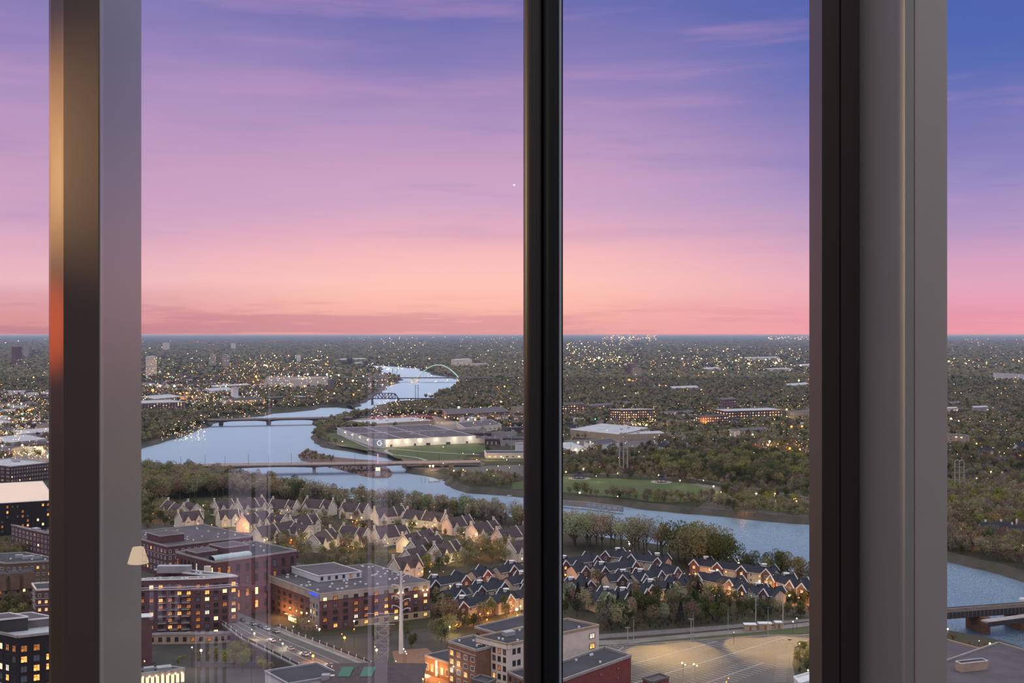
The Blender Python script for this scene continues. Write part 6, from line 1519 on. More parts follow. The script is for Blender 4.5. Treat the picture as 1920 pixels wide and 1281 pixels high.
zone(1056, 1250, 795, 850, .2); zone(1250, 1540, 800, 900, .85); zone(1777, 1990, 700, 1000, .92); zone(1777, 1990, 640, 700, .6)
zone(110, 1040, 893, 1400, .0); zone(1040, 1600, 938, 1400, .0); zone(590, 985, 806, 938, .05); zone(1700, 2100, 1000, 1400, 0.0); zone(1560, 1777, 900, 1130, .6); zone(1560, 1777, 1130, 1400, 0.0); zone(110, 262, 893, 1000, .5); zone(110, 255, 1000, 1400, .25); zone(-600, -8, 875, 1400, .3)
keep &= rng.random(len(FX)) < dens
FX, FY, FS = FX[keep], FY[keep], FS[keep]
FH = rng.uniform(8.5, 14.5, len(FX)) * np.where(FS > 30, 1.15, 1.0)

# the trees that show largest stand as things of their own
CAND.sort(key=lambda t: -t[3] / t[1])
def seen(t):
    px, py = PX((t[0], t[1], t[2] + t[3] * .6)); return (-5 < px < 95) or (262 < px < 984) or (1055 < px < 1540) or (1775 < px < 1925)
vis = [t for t in CAND if seen(t) and PX((t[0], t[1], t[3] * .6))[1] < 1281]
own = vis[:290]; ids = set(id(t) for t in own); rest = [t for t in CAND if id(t) not in ids]
for t in own:
    x, y, z0, h_, kd, cn_, where = t
    root = empty({'conifer': 'conifer_tree', 'shrub': 'shrub'}.get(kd, 'tree'), (x, y, z0 - .1), random.uniform(0, 6.28)); wf = random.uniform(.9, 1.15)
    root.scale = (h_ * wf, h_ * wf, h_)
    cm, tm = CM[kd, random.randrange(3)]
    c = bpy.data.objects.new('crown', cm); COL.objects.link(c); setpar(c, root); j = [v * random.uniform(.82, 1.18) for v in PAL[cn_]]; c.color = (*j, 1)
    b_ = bpy.data.objects.new('trunk', tm); COL.objects.link(b_); setpar(b_, root)
    root['category'] = 'shrub' if kd == 'shrub' else 'tree'
    place_later('T' + where + cn_, root, (x, y, h_), ADJ[cn_] + ' ' + where + ', {n}', ADJ[cn_].replace(' tree', ' trees') + ' ' + where)
# ... all the others as woodland
def ico(sub=0):
    t = (1 + 5 ** .5) / 2; v = np.array([(-1, t, 0), (1, t, 0), (-1, -t, 0), (1, -t, 0), (0, -1, t), (0, 1, t), (0, -1, -t), (0, 1, -t), (t, 0, -1), (t, 0, 1), (-t, 0, -1), (-t, 0, 1)]) / math.sqrt(1 + t * t)
    f = np.array([(0, 11, 5), (0, 5, 1), (0, 1, 7), (0, 7, 10), (0, 10, 11), (1, 5, 9), (5, 11, 4), (11, 10, 2), (10, 7, 6), (7, 1, 8), (3, 9, 4), (3, 4, 2), (3, 2, 6), (3, 6, 8), (3, 8, 9), (4, 9, 5), (2, 4, 11), (6, 2, 10), (8, 6, 7), (9, 8, 1)])
    return v, f
def merge(name, X_, Y_, Z_, R_, Hh, C_, protos, label):
    """one mesh of many crowns"""
    Vs, Fs, As, off = [], [], [], 0; N = len(X_); pid = rng.integers(0, len(protos), N)
    for k, (pv, pf) in enumerate(protos):
        i = np.where(pid == k)[0]
        if len(i) == 0: continue
        a = rng.uniform(0, 6.28, len(i)); ca, sa = np.cos(a)[:, None], np.sin(a)[:, None]
        x = pv[None, :, 0] * ca - pv[None, :, 1] * sa; y = pv[None, :, 0] * sa + pv[None, :, 1] * ca; z = np.broadcast_to(pv[None, :, 2], x.shape)
        V = np.stack([x * R_[i][:, None] + X_[i][:, None], y * R_[i][:, None] + Y_[i][:, None], z * Hh[i][:, None] + Z_[i][:, None]], 2).reshape(-1, 3)
        Fk = (pf[None] + (np.arange(len(i)) * len(pv))[:, None, None]).reshape(-1, 3) + off; off += len(V)
        Vs.append(V); Fs.append(Fk); As.append(np.repeat(C_[i], len(pv), 0))
    me = np_mesh(name, np.concatenate(Vs), np.concatenate(Fs), leafs, np.concatenate(As))
    o = bpy.data.objects.new(name, me); COL.objects.link(o); return o
def far_proto(seed, tufts):
    """lumpy crown on a short stem: three overlapping lumps and loose sprays"""
    r = np.random.default_rng(seed); v0, f0 = ico(); V, Fc, off = [], [], 0
    if tufts > 300:
        t_ = crown_np(('open', 'round', 'wide', 'open', 'tall')[seed % 5], seed, tufts, .030); b_ = MB().tube([(0, 0, 0), (0, 0, .62)], .018, 4, r2=.008)
        return np.concatenate([t_, np.array(b_.v)]), np.concatenate([np.arange(len(t_)).reshape(-1, 3), np.array([[f[0], f[1], f[2]] for f in b_.f] + [[f[0], f[2], f[3]] for f in b_.f if len(f) > 3]) + len(t_)])
    for k in range(3 if tufts else 1):
        c = np.array([0, 0, .58]) if not tufts else np.array([r.uniform(-.2, .2), r.uniform(-.2, .2), r.uniform(.45, .68)]); s_ = np.array([.36, .36, .40]) if not tufts else np.array([.19, .19, .22]) * r.uniform(.8, 1.15)
        V.append(v0 * s_ * (1 + r.uniform(-.28, .28, (12, 1))) + c); Fc.append(f0 + off); off += 12
    if tufts:
        t_ = crown_np('round', seed, tufts, .075 if tufts < 100 else .042); V.append(t_); Fc.append(np.arange(len(t_)).reshape(-1, 3) + off)
    return np.concatenate(V), np.concatenate(Fc)
def colours(n, w_):
    names = list(w_); ww_ = np.array([w_[k] for k in names], float); ww_ /= ww_.sum(); i = rng.choice(len(names), n, p=ww_)
    c = .80 * np.array([PAL[k] for k in names])[i] * rng.uniform(.75, 1.2, (n, 1)); return np.concatenate([c, np.ones((n, 1))], 1)
MIXF = {'olive': 4, 'dark': 2.4, 'grey': 3, 'bare': 3, 'bright': .35}
rx = np.array([t[0] for t in rest]); ry = np.array([t[1] for t in rest]); rz = np.array([t[2] for t in rest]); rh = np.array([t[3] for t in rest])
rc = np.array([(*PAL[t[5]], 1) for t in rest]) * np.concatenate([np.repeat(rng.uniform(.8, 1.2, (len(rest), 1)), 3, 1), np.ones((len(rest), 1))], 1)
near_k = FY < 1500; mid_k = (FY >= 1500) & (FY < 3600); far_k = FY >= 3600
NX = np.concatenate([rx, FX[near_k]]); NY = np.concatenate([ry, FY[near_k]]); NZ = np.concatenate([rz, np.zeros(near_k.sum())]); NH = np.concatenate([rh, FH[near_k]])
NC = np.concatenate([rc, colours(int(near_k.sum()), MIXF)])
o = merge('near_woodland', NX, NY, NZ - .3, NH, NH, NC, [far_proto(900 + k, 620) for k in range(5)], '')
tag(o, 'mixed green and brown woodland filling the banks and gaps between the rows', 'woodland', kind='stuff')
o = merge('suburb_woodland', FX[mid_k], FY[mid_k], np.full(mid_k.sum(), -.3), FH[mid_k] * 1.0, FH[mid_k], colours(int(mid_k.sum()), MIXF), [far_proto(800 + k, 60) for k in range(4)], '')
tag(o, 'olive and grey treetops covering the suburbs beyond the river and park', 'woodland', kind='stuff')
o = merge('distant_woodland', FX[far_k], FY[far_k], np.full(far_k.sum(), -1.0), FS[far_k] * 1.0, FH[far_k] * 1.15, colours(int(far_k.sum()), MIXF), [far_proto(700 + k, 0) for k in range(4)], '')
tag(o, 'dark blue-green treetops reaching to the flat horizon', 'woodland', kind='stuff')
print('TREES own', len(own), 'near', len(NX), 'mid', int(mid_k.sum()), 'far', int(far_k.sum()), 'windows', NWIN[0])

# ---------------------------------------------------------------- small houses and sheds of the suburbs
random.seed(5)
def house_mesh(wall, roof, two):
    b = MB(); h_ = 5.5 if two else 3.2
    gwall(b, -6, 6, -4.5, 4.5, 0, h_, h_ + 3.6); groof(b, -6, 6, -4.5, 4.5, h_, h_ + 3.6, m=1); b.box(3, .6, h_, .9, .9, 4.8, 0)
    for x in (-3.5, 0, 3.2): b.box(x, -4.52, h_ * .45, 1.2, .1, 1.3, 2)
    return b.mesh('house', [M[wall], M[roof], M['glassdark']])
HM = [house_mesh(*a) for a in (('white', 'slate', True), ('cream', 'shingle', True), ('tan', 'slate', False), ('concrete', 'slate', True), ('brick', 'shingle', False))]
HL = ['white gabled house with a slate roof', 'cream gabled house with a brown roof', 'low tan house with a dark roof', 'grey two-storey house with a dark roof', 'small brick house with a brown roof']
spots = []
def houses(n, x0, x1, y0, y1, where):
    k = 0; tries = 0
    while k < n and tries < n * 30:
        tries += 1; px, py = random.uniform(x0, x1), y0 + (y1 - y0) * random.random() ** 1.0; p = P(px, py, 0)
        a = np.array([p.x]), np.array([p.y])
        if any(inside(a[0], a[1], e)[0] for e in EX): continue
        if any((p.x - q_[0]) ** 2 + (p.y - q_[1]) ** 2 < 400 for q_ in spots): continue
        spots.append((p.x, p.y)); v = random.randrange(5); o = bpy.data.objects.new('suburban_house', HM[v]); COL.objects.link(o); o.location = (p.x, p.y, 0); o.rotation_euler = (0, 0, random.choice((0, .3, 1.57, -.4)) + random.uniform(-.1, .1))
        s_ = random.uniform(.95, 1.25) * (1 + max(0, p.y - 2500) / 9000); o.scale = (s_ * 1.1, s_, s_); tag(o, HL[v] + ' ' + where, 'house', HL[v].replace('house', 'houses') + ' ' + where); k += 1
houses(60, 1056, 1537, 700, 750, 'in the right-hand suburb')
houses(40, 1056, 1537, 790, 880, 'behind the park')
houses(38, 1777, 1925, 690, 930, 'on the hill in the right pane')
houses(24, 860, 984, 690, 765, 'right of the arch bridge')
houses(30, 268, 620, 640, 690, 'of the far left suburb')
houses(20, 620, 984, 640, 680, 'of the far middle suburb')
# flat sheds of the industrial quarters
def shed_mesh(wall, roof):
    b = MB(); b.box(0, 0, 0, 1, 1, 1, 0, mtop=1)
    for x, y in ((-.2, .1), (.25, -.2)): b.box(x, y, 1, .07, .1, .18, 2)
    for x in (-.3, 0, .3): b.box(x, -.5, .1, .1, .01, .5, 2)
    return b.mesh('shed', [M[wall], M[roof], M['steel']])
SM = [shed_mesh(*a) for a in (('white', 'roofpale'), ('tan', 'roofgrey'), ('concrete', 'roofgrey'), ('brick', 'roofgrey'), ('brickdark', 'roofdark'))]
SL = ['white flat-roofed shed with a pale roof', 'tan flat-roofed shed with a grey roof', 'grey flat-roofed shed', 'brown brick flat-roofed block', 'dark brick flat-roofed block']
def sheds(n, x0, x1, y0, y1, where, hr=(5, 9), wr=(18, 60)):
    k = 0; tries = 0
    while k < n and tries < n * 40:
        tries += 1; px, py = random.uniform(x0, x1), random.uniform(y0, y1); p = P(px, py, 0); w1 = random.uniform(*wr) * (1 + max(0, p.y - 2500) / 7000); d1 = w1 * random.uniform(.4, .8)
        bad = False
        for e in EX:
            if inside(np.array([p.x, p.x - w1 / 2, p.x + w1 / 2, p.x]), np.array([p.y, p.y, p.y, p.y - d1 / 2]), e).any(): bad = True; break
        if bad or any((p.x - q_[0]) ** 2 + (p.y - q_[1]) ** 2 < (w1 * .8) ** 2 for q_ in spots): continue
        spots.append((p.x, p.y)); v = random.choice((0, 0, 1, 2, 3, 4)); o = bpy.data.objects.new('flat_roofed_shed', SM[v]); COL.objects.link(o)
        o.location = (p.x, p.y, 0); o.rotation_euler = (0, 0, random.uniform(-.25, .25)); o.scale = (w1, d1, random.uniform(*hr)); tag(o, SL[v] + ' ' + where, 'shed', SL[v].replace('shed', 'sheds').replace('block', 'blocks') + ' ' + where); k += 1
sheds(55, 262, 620, 688, 762, 'in the industrial quarter at the left')
sheds(40, -20, 96, 738, 858, 'in the railway yard at far left')
sheds(30, 800, 985, 772, 835, 'round the white factory')
sheds(46, 1056, 1540, 652, 705, 'among the far lights on the right')
sheds(28, 1056, 1540, 755, 830, 'between the suburb and the park')
sheds(10, 560, 760, 690, 735, 'by the far river reach')
sheds(12, 1777, 1925, 650, 760, 'in the right pane')

# ---------------------------------------------------------------- lamps
LC = {'warm': emitter('lamp_glow_warm', (1, .50, .15, 1), 7.0), 'white': emitter('lamp_glow_white', (1, .80, .50, 1), 8.5), 'orange': emitter('lamp_glow_orange', (1, .30, .045, 1), 5.0),
      'yellow': emitter('lamp_glow_yellow', (1, .64, .21, 1), 9.5), 'green': emitter('lamp_glow_green', (.15, 1, .55, 1), 3.0), 'red': emitter('lamp_glow_red', (1, .10, .05, 1), 3.5)}
LCOL = {'warm': (1, .62, .26), 'white': (1, .84, .6), 'orange': (1, .36, .08), 'yellow': (1, .74, .32), 'green': (.2, 1, .5), 'red': (1, .1, .05)}
HEADS = {}
def head_mesh(c):
    if c not in HEADS: HEADS[c] = MB().ball((0, 0, 0), 1.0, 0, 8, 5).mesh('lamp_head', LC[c])
    return HEADS[c]
POLE = MB().tube([(0, 0, 0), (0, 0, 1)], 1.0, 6).mesh('pole', M['steeldark'])
NL = [0]; SZ = 0.72
def lamp(px, py, hh, c, r_, key, where, power=0.0, z0=0.0, ground=False):
    """street lamp whose head shows at (px, py)"""
    p = P(px, py, z0 + hh); root = empty('street_lamp', (p.x, p.y, z0)); root['category'] = 'lamp'
    h_ = bpy.data.objects.new('lamp_head', head_mesh(c)); COL.objects.link(h_); h_.location = (0, 0, hh); h_.scale = (r_ * SZ, r_ * SZ, r_ * SZ); setpar(h_, root)
    q_ = bpy.data.objects.new('pole', POLE); COL.objects.link(q_); q_.scale = (.09, .09, hh - r_ * .5); setpar(q_, root)
    place_later('L' + key + c, root, (p.x, p.y, hh), '%s street lamp %s, {n}' % ({'warm': 'amber', 'white': 'white', 'orange': 'deep orange', 'yellow': 'bright yellow', 'green': 'green', 'red': 'red'}[c], where), 'street lamps ' + where)
    if power: point_light(root, (0, 0, hh - r_ - .4), power * (2.4 if key in ('town', 'slateL', 'slateR', 'park') else (4.0 if key == 'far' else 1.6)), LCOL[c], .5)
    NL[0] += 1
    return root
for px, py, c, r_, pw in ((298, 907, 'yellow', .7, 1800), (312, 928, 'white', .4, 400), (287, 963, 'orange', .8, 1800), (381, 948, 'yellow', .6, 1500), (371, 982, 'orange', .5, 900), (397, 984, 'orange', .5, 900), (452, 975, 'yellow', .9, 2600), (461, 979, 'yellow', .7, 1500), (456, 985, 'orange', .7, 1500), (440, 950, 'orange', .7, 2000),
        (462, 990, 'warm', .8, 2200), (494, 1005, 'warm', .8, 2400), (496, 1013, 'yellow', .6, 1500), (546, 1013, 'orange', .9, 2600), (572, 1009, 'yellow', .6, 1800), (578, 1003, 'orange', .5, 1400), (343, 1032, 'orange', .4, 600),
        (643, 1018, 'yellow', .9, 2600), (661, 978, 'orange', .5, 1000), (669, 976, 'orange', .5, 900), (678, 971, 'yellow', .6, 1600), (653, 1025, 'orange', .4, 800), (663, 1028, 'orange', .4, 800), (727, 1019, 'orange', .5, 1000), (747, 1018, 'yellow', .7, 2000), (760, 1025, 'yellow', .6, 1600),
        (773, 981, 'yellow', .6, 1400), (781, 982, 'yellow', .6, 1400), (811, 987, 'orange', .8, 1900), (815, 984, 'yellow', .5, 1000), (855, 1012, 'orange', 1.0, 2800), (883, 1007, 'orange', .7, 1400), (893, 1002, 'yellow', .7, 1600), (898, 998, 'orange', .6, 1600), (901, 1029, 'orange', .9, 2200), (906, 1012, 'orange', .4, 600), (867, 1009, 'warm', .3, 400),
        (859, 1041, 'yellow', .8, 1400), (855, 1034, 'warm', .4, 500), (935, 1029, 'orange', .5, 800), (960, 1017, 'orange', .4, 600), (808, 1058, 'orange', .5, 600), (792, 1072, 'orange', .8, 1400), (802, 1087, 'orange', .6, 800), (806, 1072, 'yellow', .4, 300), (831, 1072, 'orange', .3, 300), (748, 1018, 'warm', .5, 0)):
    lamp(px, py, 6.0, c, r_, 'town', 'among the cream townhouses', pw)
for px, py, c, r_, pw in ((908, 1097, 'orange', .5, 800), (921, 1091, 'orange', .5, 800), (843, 1176, 'yellow', .7, 2200), (857, 1171, 'orange', .3, 300), (915, 1150, 'orange', .6, 1500), (913, 1162, 'orange', .5, 900), (882, 1157, 'orange', .4, 600), (969, 1143, 'yellow', .9, 2400), (962, 1136, 'orange', .5, 1200), (950, 1141, 'orange', .5, 900), (970, 1155, 'orange', .5, 1200), (976, 1137, 'yellow', .6, 900), (797, 1100, 'warm', .4, 300)):
    lamp(px, py, 4.5, c, r_, 'slateL', 'by the left slate rows', pw)
for px, py, c, r_, pw in ((1060, 1078, 'orange', .7, 2000), (1064, 1083, 'orange', .5, 1000), (1180, 1020, 'white', .7, 800), (1179, 1016, 'white', .4, 0), (1181, 1033, 'white', .3, 0), (1265, 1112, 'yellow', .7, 900), (1250, 1094, 'warm', .4, 0), (1250, 1100, 'warm', .4, 0), (1226, 1120, 'orange', .4, 500), (1319, 1035, 'yellow', .7, 900), (1320, 1029, 'white', .4, 0), (1302, 1018, 'white', .35, 0), (1302, 1025, 'white', .35, 0), (1366, 1039, 'white', .4, 0), (1365, 1046, 'white', .4, 0), (1385, 1056, 'white', .6, 600), (1385, 1051, 'warm', .3, 0)):
    lamp(px, py, 5.5, c, r_, 'slateM', 'by the middle slate rows', pw)
for px, py, c, r_, pw in ((1430, 1096, 'yellow', .8, 2200), (1466, 1109, 'yellow', 1.0, 2800), (1481, 1117, 'yellow', .9, 2200), (1497, 1121, 'orange', .8, 1800), (1448, 1100, 'orange', .6, 1600), (1343, 1108, 'orange', .6, 1400), (1353, 1108, 'yellow', .5, 1400), (1304, 1076, 'orange', .7, 1800), (1293, 1078, 'orange', .6, 1400), (1507, 1122, 'orange', .6, 1200), (1520, 1121, 'orange', .5, 1000)):
    lamp(px, py, 4.0, c, r_, 'slateR', 'by the riverside slate rows', pw)
for px, py, c, r_, pw in ((1125, 876, 'yellow', 1.4, 6000), (1094, 879, 'white', .8, 2500), (1061, 885, 'yellow', .9, 3000), (1087, 924, 'yellow', 1.2, 2600), (1158, 931, 'white', .6, 300), (1164, 873, 'yellow', .8, 2500), (1186, 877, 'orange', 1.0, 3000), (1231, 875, 'orange', .7, 1200), (1235, 891, 'white', .7, 2500), (1158, 888, 'white', .6, 1800), (1118, 893, 'white', .4, 1500), (1275, 901, 'white', .7, 900), (1319, 901, 'white', .6, 600), (1338, 912, 'yellow', 1.0, 5000), (1352, 923, 'white', .7, 2500), (1392, 914, 'white', .5, 400), (1418, 926, 'yellow', 1.1, 5200), (1453, 926, 'white', .7, 700), (1452, 930, 'warm', .6, 600), (1493, 940, 'yellow', 1.1, 4200), (1492, 935, 'warm', .6, 0), (1488, 936, 'warm', .6, 0), (1393, 947, 'orange', .8, 1000), (1370, 937, 'white', .5, 0), (1293, 884, 'orange', .8, 1500), (1311, 878, 'orange', .9, 1500), (1318, 877, 'orange', .8, 1500), (1436, 876, 'yellow', .9, 1500)):
    lamp(px, py, 6.0, c, r_, 'park', 'in the riverside park', pw)
for px, py, c, r_, pw in ((851, 883, 'yellow', .8, 2400), (868, 881, 'yellow', 1.1, 3000), (873, 884, 'yellow', .9, 2400), (876, 888, 'white', .5, 800), (893, 881, 'white', .5, 500), (913, 881, 'white', .5, 500), (934, 874, 'white', .6, 500), (926, 892, 'white', .9, 1500), (897, 897, 'white', .4, 0), (909, 892, 'white', .4, 0), (888, 893, 'warm', .4, 0), (955, 877, 'warm', .4, 0), (967, 890, 'warm', .4, 0), (974, 872, 'warm', .4, 0), (831, 869, 'white', .5, 0), (888, 851, 'warm', .7, 3500), (918, 856, 'warm', .6, 3000), (894, 862, 'warm', .6, 2500), (868, 850, 'warm', .5, 0), (812, 874, 'yellow', 1.6, 5000), (806, 874, 'yellow', 1.3, 3500), (642, 828, 'yellow', .8, 900), (631, 827, 'yellow', .7, 700), (831, 838, 'yellow', .6, 900), (950, 862, 'yellow', .6, 900), (944, 859, 'yellow', .6, 800)):
    lamp(px, py, 5.0, c, r_, 'green', 'near the bridge landing', pw)
for px, py, c, r_, pw in ((377, 1220, 'yellow', .75, 900), (360, 1214, 'white', .35, 300), (477, 1188, 'yellow', .55, 1500), (472, 1181, 'white', .25, 0), (599, 1180, 'yellow', .6, 1300), (593, 1173, 'white', .25, 0), (550, 1175, 'white', .3, 0), (646, 1196, 'orange', .85, 2200), (641, 1189, 'orange', .35, 0), (664, 1165, 'yellow', .55, 800), (664, 1180, 'orange', .4, 400), (587, 1230, 'orange', .8, 2000), (582, 1224, 'warm', .3, 0), (530, 1207, 'white', .5, 900), (525, 1200, 'white', .25, 0), (706, 1219, 'yellow', .7, 1800), (703, 1213, 'warm', .3, 0), (757, 1217, 'white', .35, 500), (760, 1222, 'white', .35, 0), (762, 1226, 'white', .3, 0), (850, 1250, 'white', .4, 300), (793, 1274, 'yellow', .5, 900), (270, 1202, 'white', .4, 200), (271, 1240, 'yellow', .35, 200), (824, 1281, 'orange', .5, 900), (742, 1240, 'white', .25, 0), (575, 1150, 'yellow', .5, 300), (579, 1165, 'warm', .45, 300)):
    lamp(px, py, 9.0, c, r_, 'street', 'on the streets around the viaduct', pw)
for px, py, c, r_, pw in ((1530, 1184, 'yellow', .8, 2600), (1533, 1190, 'orange', .4, 0), (1487, 1166, 'white', .4, 0), (1494, 1160, 'white', .4, 0), (1499, 1207, 'warm', .35, 900), (1515, 1257, 'white', .4, 300), (1366, 1272, 'orange', .35, 400), (1362, 1279, 'orange', .35, 0), (1376, 1186, 'white', .2, 0)):
    lamp(px, py, 6.0, c, r_, 'lot', 'round the car park', pw)
for px, py, c, r_, pw in ((1817, 955, 'orange', 1.0, 1500), (1798, 953, 'white', .5, 0), (1802, 993, 'orange', .9, 1500), (1835, 1010, 'orange', .8, 1200), (1839, 991, 'orange', .5, 500), (1898, 1018, 'white', .8, 1500), (1904, 1020, 'white', .6, 0), (1919, 1024, 'white', 1.0, 1500), (1858, 885, 'white', .9, 2500), (1831, 897, 'white', .7, 600), (1856, 1207, 'yellow', .6, 700), (1777, 1180, 'yellow', .6, 700), (1836, 1202, 'white', .25, 0), (1874, 848, 'yellow', .8, 900), (1913, 854, 'orange', .9, 900), (1870, 893, 'orange', .8, 1800), (1895, 893, 'orange', .8, 1800), (1780, 917, 'yellow', 1.2, 2000), (1854, 840, 'yellow', 1.4, 3500), (1862, 841, 'yellow', 1.4, 0), (1831, 832, 'yellow', 1.0, 1800), (1826, 825, 'yellow', .9, 0), (1819, 748, 'orange', 2.6, 9000), (1826, 766, 'yellow', 2.0, 5000), (1843, 765, 'yellow', 2.0, 5000), (1779, 679, 'yellow', 9.0, 0), (1817, 677, 'yellow', 6.0, 0), (1850, 680, 'yellow', 4.5, 0), (1870, 728, 'yellow', 3.0, 6000), (1885, 729, 'orange', 3.5, 6000), (1878, 738, 'yellow', 2.2, 0), (1783, 786, 'yellow', 2.8, 9000), (1797, 790, 'yellow', 2.2, 9000)):
    lamp(px, py, 7.0, c, r_, 'rpane', 'in the right pane', pw)
# floodlit clusters farther off
for px, py, c, r_, pw in ((286, 732, 'orange', 4, 30000), (282, 722, 'yellow', 3, 20000), (327, 724, 'white', 4, 20000), (300, 724, 'white', 3, 20000), (350, 737, 'orange', 3, 50000), (338, 738, 'orange', 2.5, 40000), (360, 745, 'orange', 2, 20000), (480, 706, 'orange', 5, 60000), (475, 716, 'orange', 3, 40000), (500, 687, 'yellow', 6, 70000), (496, 685, 'yellow', 5, 0), (592, 676, 'yellow', 8, 90000), (562, 683, 'orange', 5, 50000), (611, 683, 'orange', 5, 40000), (542, 706, 'white', 3.5, 0), (560, 705, 'white', 3.5, 20000), (577, 702, 'white', 3.5, 0), (595, 703, 'white', 3.5, 20000), (613, 702, 'white', 4, 0), (620, 706, 'white', 4, 20000), (519, 724, 'warm', 2.5, 12000), (545, 724, 'warm', 2.5, 12000), (571, 724, 'warm', 2.5, 12000),
        (541, 667, 'orange', 6, 50000), (515, 667, 'yellow', 5, 0), (490, 667, 'yellow', 5, 40000), (635, 704, 'white', 4, 20000), (662, 714, 'yellow', 4, 30000), (681, 706, 'yellow', 4, 20000), (663, 740, 'orange', 2.5, 16000), (627, 738, 'yellow', 2.5, 12000), (736, 712, 'white', 2.5, 8000), (722, 713, 'yellow', 2.5, 0), (793, 648, 'yellow', 10, 90000), (805, 673, 'yellow', 5, 0), (830, 690, 'yellow', 3.5, 0), (903, 670, 'orange', 5, 60000), (912, 668, 'orange', 5, 0), (889, 698, 'yellow', 2.6, 0), (958, 651, 'yellow', 9, 0), (970, 662, 'yellow', 7, 90000), (932, 727, 'orange', 4, 9000), (934, 741, 'orange', 3, 9000), (939, 754, 'yellow', 3, 12000), (946, 725, 'warm', 2.5, 9000), (860, 764, 'white', 2.6, 12000), (816, 775, 'orange', 2, 9000), (891, 787, 'yellow', 1.8, 9000), (878, 787, 'yellow', 1.8, 0), (897, 781, 'orange', 1.8, 9000), (924, 781, 'orange', 1.8, 9000), (855, 776, 'orange', 1.6, 6000), (835, 783, 'warm', 1.6, 6000), (858, 785, 'warm', 1.6, 0),
        (1076, 660, 'yellow', 10, 120000), (1098, 657, 'yellow', 8, 0), (1123, 671, 'yellow', 8, 90000), (1135, 664, 'white', 7, 0), (1145, 671, 'yellow', 7, 90000), (1161, 670, 'yellow', 8, 0), (1130, 674, 'yellow', 6, 60000), (1158, 678, 'yellow', 5, 60000), (1188, 632, 'white', 14, 0), (1195, 637, 'orange', 12, 0), (1263, 672, 'yellow', 7, 70000), (1261, 668, 'yellow', 5, 0), (1279, 673, 'white', 5, 0), (1180, 713, 'orange', 5, 60000), (1186, 715, 'orange', 4, 40000), (1222, 702, 'white', 3.5, 16000), (1248, 724, 'warm', 3, 9000), (1131, 727, 'white', 2.4, 6000), (1192, 738, 'yellow', 2.2, 5000), (1237, 723, 'warm', 2.5, 0), (1404, 683, 'yellow', 9, 90000), (1436, 675, 'yellow', 6, 60000), (1455, 681, 'white', 8, 60000), (1461, 678, 'white', 5, 0), (1380, 676, 'yellow', 5, 40000), (1385, 666, 'white', 6, 0), (1315, 673, 'yellow', 5, 30000), (1500, 686, 'white', 6, 50000), (1430, 703, 'white', 4, 16000), (1454, 704, 'red', 4.5, 20000), (1498, 714, 'yellow', 3.5, 16000), (1519, 717, 'yellow', 3, 12000), (1418, 697, 'green', 3, 0), (1315, 732, 'yellow', 3, 12000), (1310, 705, 'orange', 3.5, 9000),
        (1163, 812, 'yellow', 1.5, 5000), (1084, 830, 'yellow', 1.8, 9000), (1080, 843, 'white', 1.8, 9000), (1107, 829, 'white', 1.0, 3000), (1092, 845, 'white', 1.2, 0), (1187, 797, 'warm', 2, 16000), (1200, 796, 'warm', 2, 16000), (1212, 797, 'yellow', 2, 12000), (1443, 828, 'white', 1.8, 9000), (1440, 835, 'warm', 1.8, 9000), (1481, 841, 'orange', 1.8, 7000), (1500, 843, 'orange', 1.6, 7000), (1411, 815, 'white', 1.3, 5000), (1484, 800, 'orange', 2.2, 9000), (1504, 800, 'orange', 2.4, 9000), (1525, 796, 'yellow', 2, 7000), (1475, 768, 'yellow', 2, 9000), (1475, 782, 'yellow', 2, 5000), (1324, 793, 'orange', 2, 9000), (1365, 765, 'yellow', 2.6, 9000), (1070, 775, 'yellow', 2, 7000), (1116, 786, 'green', 1.5, 0), (1075, 663, 'yellow', 8, 0),
        (61, 768, 'orange', 3, 30000), (56, 769, 'orange', 2.5, 0), (43, 785, 'white', 2.2, 20000), (42, 835, 'white', 1.6, 9000), (4, 837, 'white', 1.6, 9000), (66, 838, 'yellow', 1.4, 6000), (54, 852, 'yellow', 1.1, 5000), (10, 853, 'yellow', 1.1, 5000), (17, 785, 'white', 2, 0), (18, 779, 'green', 2, 0), (41, 776, 'green', 2, 0), (53, 811, 'orange', 1.4, 0), (12, 812, 'yellow', 1.8, 9000), (16, 759, 'yellow', 2.4, 9000), (40, 757, 'white', 2.2, 9000), (24, 792, 'orange', 1.6, 0), (89, 855, 'yellow', 1.2, 4000), (24, 659, 'white', 5, 0), (72, 652, 'white', 6, 0), (10, 643, 'white', 7, 0), (2, 722, 'orange', 3, 0), (63, 708, 'warm', 3, 0), (21, 940, 'yellow', .7, 400)):
    lamp(px, py, 9.0, c, r_, 'far', 'among the distant city lights', pw)
print('LAMPS', NL[0])
